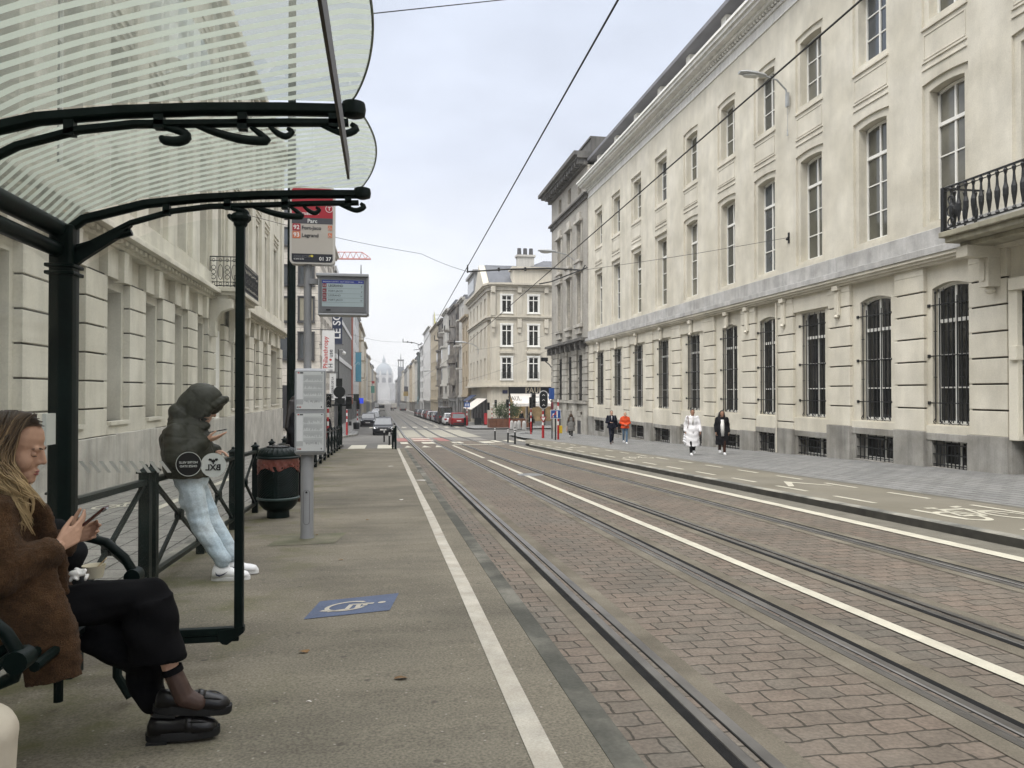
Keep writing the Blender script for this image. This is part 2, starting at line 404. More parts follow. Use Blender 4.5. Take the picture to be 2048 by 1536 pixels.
strip("tram_crossing_slab", [(1.3, -.006), (7.6, -.006)], 58.0, 76, mat("crossing_concrete", (.28, .265, .215), .9, .12, 1, .2, 60, fine=.1))
strip("gutter", [(7.09, -.002), (7.535, -.002)], -12, 41, mat("gutter_asphalt", (.15, .14, .112), .95, .2, 2.5, .5, 100, fine=.2))
# platform
strip("platform", [(-1.98, .24), (.896, .24)], -8, 33.0, CONCP)
flat("platform_ramp", [(-1.98, 33.0), (.896, 33.0), (.9, 36.2), (-1.98, 36.2)], .0, CONCP)
rp = bpy.data.objects["platform_ramp"].data
for v in rp.vertices[:]:
    v.co.z = G(v.co.y) + (.24 if v.co.y < 33.5 else .004)
strip("platform_kerb", [(.896, .243), (1.02, .243), (1.027, .236), (1.03, -.02)], -8, 33.0, PATCHY)
strip("platform_back_kerb", [(-2.13, .1), (-2.13, .255), (-1.99, .255), (-1.98, .2)], -8, 33.0, KERB)
# left lane and pavement
strip("lane", [(-8.0, .12), (-2.12, .12)], -20, 43, SLABL)
flat("lane_end", [(-8, 43), (-2.12, 43), (-2.4, 45.4), (-8, 46.3)], .116, SLABL)
# right kerb, cycle path, pavement
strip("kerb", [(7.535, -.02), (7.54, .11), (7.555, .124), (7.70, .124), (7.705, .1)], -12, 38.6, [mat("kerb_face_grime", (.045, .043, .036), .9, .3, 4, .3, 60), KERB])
strip("cycle_path", [(7.69, .119), (9.995, .119)], -12, 40.5, BIKE)
flat("cycle_path_end", [(7.69, 40.5), (9.995, 40.5), (10.5, 47.5), (8.9, 46.5)], .115, BIKE)
strip("pavement", [(9.99, .123), (15.5, .123)], -12, 40.5, SLAB)
flat("pavement_corner", [(9.99, 40.5), (15.5, 40.5), (15.5, 66.8), (12.4, 66.8), (10.0, 60), (9.4, 50)], .119, SLAB)
strip("cycle_path_edge", [(9.93, .1235), (10.05, .1255)], -12, 40.5, mat("edge_strip", (.14, .135, .115), .85, .15, 4))
# far pavements
strip("pavement", [(9.35, -.02), (9.36, .12), (30, .12)], 86.2, 420, mat("far_pavement", (.21, .205, .19), .9, .12, .8))
strip("pavement", [(-30, .12), (-2.92, .12), (-2.9, -.02)], 74, 420, mat("far_pavement", (.2, .2, .2)))
flat("pavement_refuge", [(-7.5, 59.4), (-3.2, 58.6), (-2.1, 63.5), (-2.2, 70), (-2.9, 74.0), (-30, 74), (-30, 59.8)], .12, SLAB)
mbk = MB()
kp = [(-7.5, 59.4), (-3.2, 58.6), (-2.1, 63.5), (-2.2, 70), (-2.9, 74.0)]
for (a, b), (c_, d_) in zip(kp, kp[1:]):
    mbk.add([(a, b, G(b) - .02), (c_, d_, G(d_) - .02), (c_, d_, G(d_) + .124), (a, b, G(b) + .124)], [(0, 1, 2, 3)])
tag(mbk.build("kerb", KERB), kind="structure")
# plaza in front of the corner bakery
flat("pavement", [(9.2, 76.5), (15, 75.5), (45, 75.5), (45, 86.6), (12.3, 86.6), (9.36, 86.2), (8.9, 80)], .12, SLAB)
# ------------------------------------------------------------------ rails
def rail(xg, side, label):
    # xg: gauge face; side -1: head to the left of the groove
    S = side
    p = [(xg + S * .128, .0), (xg + S * .128, .002), (xg + S * .068, .002), (xg + S * .064, .0065), (xg + S * .008, .0065), (xg, .001), (xg - S * .006, -.028), (xg - S * .036, -.028), (xg - S * .040, .003), (xg - S * .045, .0055), (xg - S * .060, .0055), (xg - S * .063, .002), (xg - S * .112, .002), (xg - S * .112, 0)]
    ms = [0, 0, 1, 1, 1, 2, 2, 2, 2, 1, 1, 1, 0]
    mb = MB(); Y = ys(-6, 420); n = len(p)
    for y in Y:
        for x, h in p: mb.v.append((x, y, G(y) + h))
    for j in range(len(Y) - 1):
        for i in range(n - 1):
            q = (j * n + i, j * n + i + 1, (j + 1) * n + i + 1, (j + 1) * n + i)
            mb.f.append(q if S < 0 else q[::-1]); mb.m.append(0 if ms[i] == 0 else ms[i])
    o = mb.build("tram_rail", [RUBBER, STEEL, STEELD]); tag(o, label, "rail", "tram rails")
    return o
rail(1.715, -1, "steel tram rail nearest the platform edge")
rail(3.165, 1, "steel tram rail just on the platform side of the central white line")
rail(4.462, -1, "steel tram rail just on the kerb side of the central white line")
rail(5.92, 1, "steel tram rail nearest the long white line by the cycle path kerb")
for a, b in ((1.462, 1.587), (1.81, 1.96), (2.92, 3.07), (3.293, 3.43), (4.19, 4.334), (4.557, 4.70), (5.68, 5.825), (6.048, 6.19)):
    strip("track_concrete", [(a, -.001), (b, -.001)], -8, 49.5, CONCT)
JOINTG = mat('joint_dirt', (.10, .088, .065), .95, .3, 6)
# ------------------------------------------------------------------ markings
def dashx(name, x0, x1, y0, y1, h, mt=None):
    mb = MB(); n = max(1, int((y1 - y0) / 2)); mt = mt or PAINT
    for j in range(n + 1):
        y = y0 + (y1 - y0) * j / n; w = rnd.uniform(-.006, .006)
        mb.v += [(x0 + w, y, G(y) + h), (x1 + rnd.uniform(-.006, .006), y, G(y) + h)]
    for j in range(n): mb.f.append((2 * j, 2 * j + 1, 2 * j + 3, 2 * j + 2)); mb.m.append(0)
    return tag(mb.build(name, mt), kind="structure")
dashx("platform_line", .592, .70, -6, 32.6, .2445, PAINTP)
dashx("centre_line", 3.755, 3.885, -4, 19.9, .004)
dashx("centre_line", 3.755, 3.885, 20.6, 27.2, .004)
dashx("centre_line", 3.755, 3.885, 28.6, 41.5, .004)
dashx("edge_line", 6.86, 7.07, -6, 41.0, .004)
for k in range(19):
    y0 = 3.2 + k * 2.05
    dashx("cycle_path_dash", 8.10, 8.2, y0, y0 + 1.15, .1245)
    dashx("cycle_path_dash", 9.44, 9.54, y0 + .4, y0 + 1.5, .1245)
for k in range(7):
    y0 = 8.2 + k * 4.6
    dashx("lane_dash", -3.75, -3.6, y0, y0 + 1.9, .125)
for k in range(4):
    dashx("lane_dash", -5.25, -5.12, 7 + k * 5.1, 8.6 + k * 5.1, .125)
def arrow_mark(x, y, s, h, flip=1):
    mb = MB()
    for sg in (-1, 1):
        a = [(x, y + .9 * s * flip), (x + sg * .42 * s, y), (x + sg * .42 * s - sg * .13, y), (x, y + .62 * s * flip)]
        mb.add([(p, q, G(q) + h) for p, q in a], [(0, 1, 2, 3)])
    tag(mb.build("chevron_mark", PAINT), kind="structure")
arrow_mark(8.83, 14.4, 1.25, .1245, 1); arrow_mark(8.83, 17.2, 1.0, .1247, -1) if False else None
arrow_mark(8.83, 33.5, 1.2, .1245, 1)
def ringpoly(cx, cy, r, w, n=28, sy=1.0, a0=0, a1=2 * math.pi):
    A = []; B = []
    for i in range(n + 1):
        a = a0 + (a1 - a0) * i / n
        A.append((cx + r * math.cos(a), cy + sy * r * math.sin(a))); B.append((cx + (r - w) * math.cos(a), cy + sy * (r - w) * math.sin(a)))
    return A, B
def bike_symbol(x, y, s, h, name="cycle_symbol", sy=1.7):
    # drawn with the wheels across the lane, stretched along the street
    mb = MB()
    def P(u, v): return (x + u * s, y + v * s * sy, G(y + v * s * sy) + h)
    for u in (-.52, .52):
        A, B = ringpoly(u, 0, .36, .09)
        for i in range(len(A) - 1): mb.add([P(*A[i]), P(*A[i + 1]), P(*B[i + 1]), P(*B[i])], [(0, 1, 2, 3)])
    def bar(a, b, w=.075):
        dx, dy = b[0] - a[0], b[1] - a[1]; l = math.hypot(dx, dy); nx, ny = -dy / l * w / 2, dx / l * w / 2
        mb.add([P(a[0] + nx, a[1] + ny), P(b[0] + nx, b[1] + ny), P(b[0] - nx, b[1] - ny), P(a[0] - nx, a[1] - ny)], [(0, 1, 2, 3)])
    for a, b in (((-.52, 0), (-.22, .5)), ((-.22, .5), (.36, .5)), ((-.22, .5), (0, 0)), ((0, 0), (.36, .5)), ((-.52, 0), (0, 0)), ((.52, 0), (.34, .68)), ((.34, .68), (.6, .72)), ((-.36, .64), (-.1, .64)), ((-.22, .5), (-.24, .64))): bar(a, b)
    tag(mb.build(name, PAINT), kind="structure")
bike_symbol(8.72, 9.7, .74, .1246, sy=1.9)
bike_symbol(8.83, 25.2, .62, .1246)
bike_symbol(-4.3, 13.6, .55, .126)
# blue wheelchair marking on the platform
qs = [(-.53, 5.29), (.05, 5.42), (.125, 5.93), (-.46, 5.78)]
flat("wheelchair_marking_field", qs, .2438, mat("blue_marking", (.085, .108, .168), .9, .15, 6, .2, 120, fine=.15))
mb = MB()
def wq(u, v):
    a, b, c_, d_ = [Vector(p) for p in qs]; p = (a * (1 - u) + b * u) * (1 - v) + (d_ * (1 - u) + c_ * u) * v
    return (p.x, p.y, G(p.y) + .247)
def wbar(a, b, w=.06):
    dx, dy = b[0] - a[0], b[1] - a[1]; l = math.hypot(dx, dy); nx, ny = -dy / l * w / 2, dx / l * w / 2
    mb.add([wq(a[0] + nx, a[1] + ny), wq(b[0] + nx, b[1] + ny), wq(b[0] - nx, b[1] - ny), wq(a[0] - nx, a[1] - ny)], [(0, 1, 2, 3)])
A, B = ringpoly(.42, .48, .27, .055, 26, 1, math.radians(40), math.radians(330))
for i in range(len(A) - 1): mb.add([wq(*A[i]), wq(*A[i + 1]), wq(*B[i + 1]), wq(*B[i])], [(0, 1, 2, 3)])
for a, b in (((.74, .5), (.46, .55)), ((.56, .55), (.56, .3)), ((.46, .56), (.44, .28)), ((.44, .3), (.22, .26)), ((.22, .3), (.13, .36)), ((.64, .56), (.64, .4))): wbar(a, b)
A, B = ringpoly(.84, .5, .05, .0499, 14)
for i in range(len(A) - 1): mb.add([wq(*A[i]), wq(*A[i + 1]), wq(*B[i + 1]), wq(*B[i])], [(0, 1, 2, 3)])
tag(mb.build("wheelchair_marking", PAINTP), kind="structure")
for y0 in (11.6, 17.3, 23.5): flat('platform_joint', [(-1.97, y0), (.55, y0 + .05), (.55, y0 + .075), (-1.97, y0 + .03)], .2425, JOINTG)
# concrete patch at the sign pole's foot, manhole, sett patch
flat("pole_footing_patch", [(-1.22, 8.35), (-.52, 8.4), (-.42, 9.15), (-1.15, 9.1)], .2436, mat("footing_concrete", (.15, .137, .10), .92, .2, 3, .4, 120, fine=.15, col2=(.10, .10, .06), c2amt=.5))
mb = MB(); mb.lathe([(.36, -.012), (.36, .006), (.30, .006), (.29, .009), (0.001, .009)], (3.98, 20.2, G(20.2)), 28)
tag(mb.build("manhole_cover", mat("cast_iron_grey", (.16, .16, .155), .5, .2, 6, .3, 60, metal=.3)), "round grey manhole cover interrupting the central white line", "manhole")
# crossing: red field, white stripes, dashes
RED = mat("red_marking", (.27, .125, .11), .9, .25, 2, .2, 60)
for a, b in ((.95, 1.62), (2.0, 3.3), (3.6, 4.35)): flat("red_crossing_field", [(a, 48.8), (b, 48.8), (b, 56.2), (a, 56.2)], .004, RED)
for y0 in (49.6, 53.5): flat("crossing_stripe", [(2.0, y0), (3.3, y0), (3.3, y0 + 1.5), (2.0, y0 + 1.5)], .008, PAINT)
for a, b in ((1.05, 1.5), (2.35, 3.1), (4.2, 4.8), (5.9, 6.7)): flat("crossing_stripe", [(a, 44.6), (b, 44.6), (b, 47.4), (a, 47.4)], .004, PAINT)
for a, b in ((1.1, 1.55), (2.0, 2.5), (2.7, 3.15)):
    flat("give_way_mark", [(a, 39.3), (b, 39.3), ((a + b) / 2, 41.6)], .004, PAINT)
flat("stop_line", [(3.9, 42.0), (6.9, 42.4), (6.9, 42.9), (3.9, 42.5)], .0045, PAINT)
for x in (-1.75, -.28): flat("crossing_stripe", [(x, 38.6), (x + .85, 38.6), (x + .85, 43.5), (x, 43.5)], .002, PAINT)
for k in range(5): flat("crossing_stripe", [(6.9 + k * .9, 45.6 + .5 * k), (7.3 + k * .9, 45.7 + .5 * k), (7.3 + k * .9, 49.0 + .5 * k), (6.9 + k * .9, 48.8 + .5 * k)], .004, PAINT)
for k in range(9): flat("crossing_stripe", [(-1.5 + k * 1.2, 84.0), (-1.0 + k * 1.2, 84.0), (-1.0 + k * 1.2, 87.5), (-1.5 + k * 1.2, 87.5)], .004, PAINT)
for k in range(12): flat("lane_line", [(6.35, 90 + k * 9), (6.5, 90 + k * 9), (6.5, 97 + k * 9), (6.35, 97 + k * 9)], .004, PAINT)
# leaves and litter on the platform and pavement
LEAF = mat("dead_leaf", (.16, .09, .035), .8, .3, 20)
BIT = mat("paper_scrap", (.62, .60, .55), .8, .1, 20)
def scrap(name, x, y, h, s, mt, label, cat):
    mb = MB(); n = 7
    pts = [(x + s * rnd.uniform(.6, 1) * math.cos(6.283 * i / n), y + s * .55 * rnd.uniform(.6, 1) * math.sin(6.283 * i / n)) for i in range(n)]
    mb.add([(p, q, G(q) + h + .003 + rnd.uniform(0, .012)) for p, q in pts] + [(x, y, G(y) + h + .012)], [(i, (i + 1) % n, n) for i in range(n)])
    return tag(mb.build(name, mt), label, cat)
# ------------------------------------------------------------------ window units (shared meshes)
_wcache = {}
def win_mesh(W, H, cols, rows, transom=None, arch=0.0, fr=.06, deep=.07, border=0.0):
    key = ("f", round(W, 2), round(H, 2), cols, tuple(rows), transom, arch, fr, deep, border)
    if key in _wcache: return _wcache[key]
    f = MB(); h = W / 2
    if arch:
        n = 10; T = [(-h + W * i / n, H - arch + arch * (1 - (2 * i / n - 1) ** 2)) for i in range(n + 1)]
        for (a, za), (b, zb) in zip(T, T[1:]):
            f.loop2([(-deep, a, za - fr * 1.4), (-deep, b, zb - fr * 1.4), (-deep, b, zb), (-deep, a, za)], [(0, a, za - fr * 1.4), (0, b, zb - fr * 1.4), (0, b, zb), (0, a, za)])
    else:
        f.box(-deep, 0, -h + fr, h - fr, H - fr, H)
    f.box(-deep, 0, -h, -h + fr, 0, H - arch); f.box(-deep, 0, h - fr, h, 0, H - arch); f.box(-deep, .03, -h + fr, h - fr, 0, fr * 1.3)
    top = H - fr - arch * .3
    for c in range(1, cols):
        u = -h + W * c / cols; f.box(-deep * .8, -.004, u - fr * .55, u + fr * .55, fr * 1.3, top)
    if transom: f.box(-deep, .025, -h + fr + .002, h - fr - .002, transom - .05, transom + .05)
    for z in rows:
        for c in range(cols):
            a = -h + W * c / cols + (fr if c == 0 else fr * .55); b = -h + W * (c + 1) / cols - (fr if c == cols - 1 else fr * .55)
            f.box(-deep * .7, -.010, a, b, z - .018, z + .018)
    if border:
        for a, b in ((-h - border, -h), (h, h + border)): f.box(-.1, .06, a, b, 0, H)
        f.box(-.1, .07, -h - border * 1.3, h + border * 1.3, H + .002, H + border); f.box(-.1, .12, -h - border * 1.3, h + border * 1.3, -.12, -.002)
    g = MB()
    if arch:
        T = [(-h + W * i / 10 * .999, H - arch + arch * (1 - (2 * i / 10 - 1) ** 2) - .02) for i in range(11)]
        ring = [(-.045, -h + .02, .02), (-.045, h - .02, .02)] + [(-.045, a, z) for a, z in T[::-1]]
        g.loop2([(x - .01, y, z) for x, y, z in ring], ring)
    else: g.box(-.055, -.045, -h + .02, h - .02, .02, H - .02)
    _wcache[key] = (f, g); return f, g
_wme = {}
def put_window(bt, X, Y, z, W, H, cols, rows, rz, frame_mat, glass_mat, transom=None, arch=0, border=0, fr=.06, deep=.07, grille=None, gmat=None):
    f, g = win_mesh(W, H, cols, rows, transom, arch, fr, deep, border)
    k = (id(f), frame_mat.name, glass_mat.name)
    if k not in _wme:
        a = f.build("window", frame_mat); b = g.build("pane", glass_mat)
        _wme[k] = (a.data, b.data); bpy.data.objects.remove(a); bpy.data.objects.remove(b)
    A, B = _wme[k]
    o = bpy.data.objects.new("window", A); COL.objects.link(o); o.parent = bt.o
    o.location = (X - bt.loc[0], Y - bt.loc[1], z - bt.loc[2]); o.rotation_euler = (0, 0, rz)
    p = bpy.data.objects.new("pane", B); COL.objects.link(p); p.parent = o
    if grille is not None:
        q = bpy.data.objects.new("grille", grille); COL.objects.link(q); q.parent = o
    return o
def grille_mesh(W, H, bars, scroll=True, out=.30):
    k = ("g", round(W, 2), round(H, 2), bars, scroll, out)
    if k in _wme: return _wme[k]
    m = MB(); h = W / 2
    for i in range(bars):
        u = -h + W * (i + .5) / bars; z1 = H + (.12 if i % 2 == 0 else -.06)
        m.tube([(out, u, .03 if scroll else 0), (out, u, z1)], .018, 6)
        if scroll:
            if i % 2 == 0: m.lathe([(.001, 0), (.028, .015), (.03, .05), (.012, .09), (.001, .16)], (out, u, z1 - .06), 6)
            s = 1 if i % 2 else -1
            m.tube([(out, u, .16), (out + .01, u + s * .03, .10), (out + .015, u + s * .07, .05), (out + .01, u + s * .05, .0), (out, u, -.01)], .012, 5)
            if i % 2 == 0: m.box(out - .02, out + .02, u - .05, u + .05, H * .36, H * .36 + .02); m.box(out - .02, out + .02, u - .05, u + .05, H * .72, H * .72 + .02)
    zs = ((.16, .53, .93) if scroll else (.12, .34, .86)) if H > 1 else (.1, .5, .9)
    for t in zs:
        m.box(out - .018, out + .018, -h - .10, h + .03, H * t - .014, H * t + .014)
        if scroll: m.box(out - .30, out + .045, -h - .18, -h - .09, H * t - .045, H * t + .045); m.box(out - .3, out + .02, h + .02, h + .06, H * t - .03, H * t + .03)
    o = m.build("grille", IRON); _wme[k] = o.data; bpy.data.objects.remove(o); return _wme[k]
# ------------------------------------------------------------------ the two cream palaces
class Pal:
    def __init__(s, plane, side, th):
        s.p, s.s, s.t = plane, side, th
    def bx(s, m, u0, u1, w0, w1, z0, z1):
        m.box(s.p - s.s * w0, s.p - s.s * w1, u0, u1, z0, z1)
    def X(s, w): return s.p - s.s * w
    @property
    def rz(s): return math.pi if s.s > 0 else 0.0
    def wall(s, m, u0, u1, z0, z1, ops, wf, wb):
        ops = sorted(ops); cur = u0
        for (a, b, za, zb, ar) in ops:
            if a > cur: s.bx(m, cur, a, wb, wf, z0, z1)
            if za > z0: s.bx(m, a, b, wb, wf, z0, za)
            if ar:
                n = 10; A = []
                for i in range(n + 1): A.append((a + (b - a) * i / n, zb - ar + ar * (1 - (2 * i / n - 1) ** 2)))
                for (p, zp), (q, zq) in zip(A, A[1:]):
                    r1 = [(s.X(wb), p, zp), (s.X(wb), q, zq), (s.X(wb), q, z1), (s.X(wb), p, z1)]
                    m.loop2(r1, [(s.X(wf), y, z) for _, y, z in r1])
            elif zb < z1: s.bx(m, a, b, wb, wf, zb, z1)
            cur = b
        if cur < u1: s.bx(m, cur, u1, wb, wf, z0, z1)
def palace_right():
    t = Thing("stone_palace", "long cream neoclassical building with iron window bars along the right pavement", "building", (15.1, 30, G(30)))
    P = Pal(15.1, 1, t)
    FE = [54.14, 50.04, 46.09, 41.97, 37.91, 33.86, 29.99, 27.07, 23.6, 20.18, 17.3]; PW = 1.22
    arch = {5, 6, 8, 9}      # bay i lies between pier i (far) and pier i+1
    fh = {i: (.13 if i in arch else 0) for i in range(11)}
    U0, U1 = -9.0, 54.14
    # plinth
    pl = MB()
    def zp(u): return .52 if u < 24.4 else .25 if u < 29 else .02 if u < 36 else -.12
    bays = []
    for i in range(10):
        a, b = FE[i + 1], FE[i] - PW; bays.append((a, b))
    bays.append((14.0, 16.1))     # doorway bay
    for i, fe in enumerate(FE):
        P.bx(pl, fe - PW - .03, fe + (.03 if i else 0), -.5, .055, G(fe) - .6, zp(fe))
    base_ops = []; wb = []
    for i, (a, b) in enumerate(bays[:10]):
        z = zp((a + b) / 2) - .03; gz = G(b) + .12; c = (a + b) / 2
        oa, ob = a + .1, b - .22; lo, hi = max(gz + .04, z - 1.0), z - .20
        P.bx(pl, a - .0, b, -.5, -.06, G(c) - .6, lo); P.bx(pl, a, oa, -.5, -.06, lo, hi); P.bx(pl, ob, b, -.5, -.06, lo, hi); P.bx(pl, a, b, -.5, -.03, hi, z)
        P.bx(pl, a, b, -.75, -.6, lo - .1, hi + .1)
        wb.append((c - .06, oa, ob, lo, hi))
    P.bx(pl, U0, 13.6, -.5, .055, -1, .52); P.bx(pl, 16.08 - .12, 16.12, -.5, -.0, -1, .5)
    t.part("plinth", pl, PLINTH, bevel=.012)
    for c, oa, ob, lo, hi in wb:
        put_window(t, P.X(-.42), c, lo, ob - oa, hi - lo, 2, (), P.rz, WHITEP, GLASS_DK, fr=.06, grille=grille_mesh(ob - oa - .1, hi - lo - .04, 9, False, .30))
    # ground floor wall
    w = MB(); ops = []; zt = 5.18; GF = []
    for i, (a, b) in enumerate(bays[:10]):
        c = (a + b) / 2 - .04; hw = min(.74, (b - a) / 2 - .16)
        ops.append((c - hw, c + hw, .74, 4.52 + fh[i], fh[i])); GF.append((c, hw, i))
    ops.append((14.35, 15.75, .61, 4.1, 0))
    P.wall(w, U0, U1, .60, zt, ops, -.12, -.62)
    for i, (p_, q_) in enumerate(bays[:10]): P.bx(w, p_ - .3, q_ + .3, -.62, -.122, zp((p_ + q_) / 2) - .03, .602)
    # sills under the windows, architraves between piers
    for i, (a, b) in enumerate(bays[:10]):
        P.bx(w, a + .002, b - .002, -.13, -.05, zp((a + b) / 2) - .028, .70)
        P.bx(w, a + .002, b - .002, -.13, -.03, 4.60 + fh[i] * .9, 5.18) if i not in arch else None
    for fe in FE + [13.6]:
        w2 = MB(); jm = MB()
        a, b = fe - PW, fe
        if fe == 13.6: a = U0
        z = zp(fe); P.bx(jm, a + .05, b - .05, -.2, -.055, z - .05, 4.6)
        courses = [-.15, .51, 1.17, 1.83, 2.49, 3.15, 3.81, 4.47]
        zs = [c for c in courses if c > z + .2]
        lo = z
        for c in zs + [None]:
            hi = c - .022 if c is not None else 5.17
            P.bx(w2, a, b, -.14, 0.0, lo, hi); lo = (c or 0) + .022
        P.bx(w2, a + .002, b - .002, -.15, .012, 4.95, 5.181)
        po = t.part("rusticated_pier", w2, CREAM, bevel=.014)
        t.part("pier_joint", jm, JOINT, parent=po)
    t.part("wall", w, CREAM)
    # brackets under the ledge
    def bracket(u, z0, z1):
        k = MB(); P.bx(k, u - .15, u + .15, .0, .16, z1 - .16, z1); P.bx(k, u - .12, u + .12, .0, .09, z0 + .1, z1 - .16)
        P.bx(k, u - .035, u + .035, .085, .105, z0 + .2, z1 - .26); k.lathe([(.001, 0), (.06, .015), (.09, .05), (.075, .09), (.03, .12)], (P.X(.075), u, z0), 10)
        t.part("bracket", k, CREAM, bevel=.008)
    for fe in (29.99, 27.07, 23.6): bracket(fe - PW / 2, 4.1, 5.2)
    for c, hw, i in GF:
        if i < 6: bracket(c, 4.45, 5.2)
    for c, hw, i in GF:
        put_window(t, P.X(-.30), c, .76, hw * 2, 3.76 + fh[i], 2, (1.0, 1.9), P.rz, WHITEP, GLASS_DK, transom=2.85, arch=fh[i], grille=grille_mesh(hw * 2 - .04, 3.55, 8, True, .17))
    # ledge
    lg = MB(); P.bx(lg, U0, U1, -.5, .10, 5.18, 5.25); P.bx(lg, U0, U1, -.5, .17, 5.25, 5.33); P.bx(lg, U0, U1, -.5, .23, 5.33, 5.42)
    t.part("string_course", lg, CREAM)
    gl = MB()
    cuts = [U0] + [u for c in range(12) for u in ([FE[c] - PW * .5] if c < 11 else [])][::-1] + [U1]
    cuts = sorted(set(cuts))
    P.bx(gl, U0, U1, -.5, .27, 5.42, 5.62)
    for a, b in zip(cuts, cuts[1:]): P.bx(gl, a + .006, b - .006, -.4, .05, 5.62, 6.17)
    P.bx(gl, U0, U1, -.42, .035, 5.62, 6.165)
    t.part("stone_ledge", gl, LEDGE, bevel=.012)
    # upper storeys
    up = MB(); ctr = [((a + b) / 2 - .02) for a, b in bays[:10]] + [15.0, 11.8, 8.8]
    wd = [min(1.36, (b - a) - .36) if i < 10 else 1.36 for i, (a, b) in enumerate(bays[:10] + [(0, 2)] * 3)]
    a5 = lambda i: .07 if i >= 4 else 0
    ops = [(c - wd[i] / 2, c + wd[i] / 2, 6.42, 10.1 + a5(i), a5(i)) for i, c in enumerate(ctr)]
    P.wall(up, U0, U1, 6.165, 11.3, ops, -.07, -.5)
    ops2 = [(c - wd[i] / 2, c + wd[i] / 2, 12.15, 14.5 + a5(i) * .8, a5(i) * .8) for i, c in enumerate(ctr)]
    P.wall(up, U0, U1, 11.3, 16.1, ops2, -.07, -.5)
    # raised skin leaving a sunk border round each opening
    o3 = [(c - wd[i] / 2 - .2, c + wd[i] / 2 + .2, 6.30, 10.32 + a5(i), a5(i)) for i, c in enumerate(ctr)]
    P.wall(up, U0, U1, 6.175, 10.75, o3, 0, -.075)
    o4 = [(c - wd[i] / 2 - .2, c + wd[i] / 2 + .2, 11.98, 14.72 + a5(i) * .8, a5(i) * .8) for i, c in enumerate(ctr)]
    P.wall(up, U0, U1, 10.75, 16.1, o4, 0, -.075)
    t.part("upper_wall", up, CREAM)
    for i, c in enumerate(ctr):
        tr = MB()
        h = wd[i] / 2 + .18
        for z in (10.72, 10.92): P.bx(tr, c - h, c + h, 0, .035, z, z + .05)
        P.bx(tr, c - h - .02, c + h + .02, 0, .05, 11.86, 11.93)
        for z0, z1, a, b in ((11.02, 11.06, -h + .05, h - .05), (11.70, 11.74, -h + .05, h - .05)): P.bx(tr, c + a, c + b, 0, .018, z0, z1)
        for a in (-h + .05, h - .09): P.bx(tr, c + a, c + a + .04, 0, .018, 11.06, 11.70)
        if i < 4:
            for z in (10.36, 14.76): hm_ = MB(); P.bx(hm_, c - h - .04, c + h + .04, 0, .05, z, z + .08); t.part('window_head', hm_, CREAM, bevel=.008)
        t.part("window_panel", tr, CREAM, bevel=.008)
    for i, c in enumerate(ctr):
        g1 = (GLASS_UP, GLASS_U3, GLASS_UP, GLASS_U2, GLASS_SK)[(i * 3 + 1) % 5]; g2 = (GLASS_UP, GLASS_SK, GLASS_U3, GLASS_UP, GLASS_U2)[(i * 2) % 5]
        put_window(t, P.X(-.34), c, 6.44, wd[i] - .01, 3.64 + a5(i), 2, (.9, 1.8), P.rz, WHITEP, g1, transom=2.7, arch=a5(i))
        put_window(t, P.X(-.34), c, 12.17, wd[i] - .01, 2.31 + a5(i) * .8, 2, (.8, 1.55), P.rz, WHITEP, g2, arch=a5(i) * .8)
    # cornice, eaves, attic roof
    co = MB(); P.bx(co, U0, U1, -.5, .05, 16.1, 16.2); P.bx(co, U0, U1, -.5, .01, 16.2, 16.55); P.bx(co, U0, U1, -.5, .10, 16.55, 16.68)
    P.bx(co, U0, U1, -.5, .32, 16.78, 16.92); P.bx(co, U0, U1 + .3, -.5, .62, 16.92, 17.06); P.bx(co, U0, U1 + .35, -.5, .74, 17.06, 17.22)
    u = U0 + .1
    while u < U1: P.bx(co, u, u + .13, -.3, .2, 16.68, 16.78); u += .24
    t.part("cornice", co, mat("white_cornice_paint", (.68, .67, .63), .7, .08, .8, .1, 30, streak=.15), bevel=.01)
    gu = MB(); P.bx(gu, U0, U1 + .4, .60, .82, 17.22, 17.34); t.part("gutter", gu, WHITEP)
    at = MB(); P.bx(at, U0, U1 + .2, -8, -.9, 17.0, 18.8); t.part("attic_wall", at, mat("attic_grey", (.25, .25, .26), .8, .15, 1))
    rf = MB(); P.bx(rf, U0, U1 + .3, -9, .05, 18.95, 19.15); t.part("roof", rf, mat("zinc_roof", (.16, .16, .17), .6, .15, .8, .1, 20))
    for k in range(14):
        st = MB(); u = 52.5 - k * 4.1; P.bx(st, u, u + .5, -.88, -.35, 17.0, 18.95); t.part("attic_post", st, WHITEP)
    bk = MB(); P.bx(bk, U0, U1, -9, -.51, -2, 17.0); t.part("rear_block", bk, CREAM)
    # doorway beside the near pier
    dm = MB(); P.bx(dm, 13.62, 14.35, -.2, .02, -.4, 4.1); P.bx(dm, 15.75, 16.02, -.2, .02, .45, 4.1); P.bx(dm, 13.7, 15.95, -.2, .09, 4.1, 4.4); P.bx(dm, 15.70, 15.92, -.1, .10, 2.4, 2.75)
    t.part("door_surround", dm, CREAMW, bevel=.015)
    d = MB(); P.bx(d, 14.36, 15.74, -.32, -.25, -.42, 4.1)
    for z0, z1 in ((-.2, .6), (.75, 1.75), (1.9, 2.3), (2.9, 3.9)): 
        for a in (14.5, 15.12): P.bx(d, a, a + .5, -.26, -.22, z0, z1)
    do = t.part("door", d, WHITEP, bevel=.01)
    hb = MB(); 
    for z in (.2, 1.2, 2.05): P.bx(hb, 15.70, 15.76, -.24, -.14, z, z + .22)
    t.part("hinge", hb, IRON)
    # balcony
    bl = MB(); P.bx(bl, 9, 16.85, .0, 1.25, 5.52, 5.66); P.bx(bl, 9, 16.75, .0, 1.15, 5.38, 5.52); P.bx(bl, 9, 16.65, 0, .8, 5.26, 5.38)
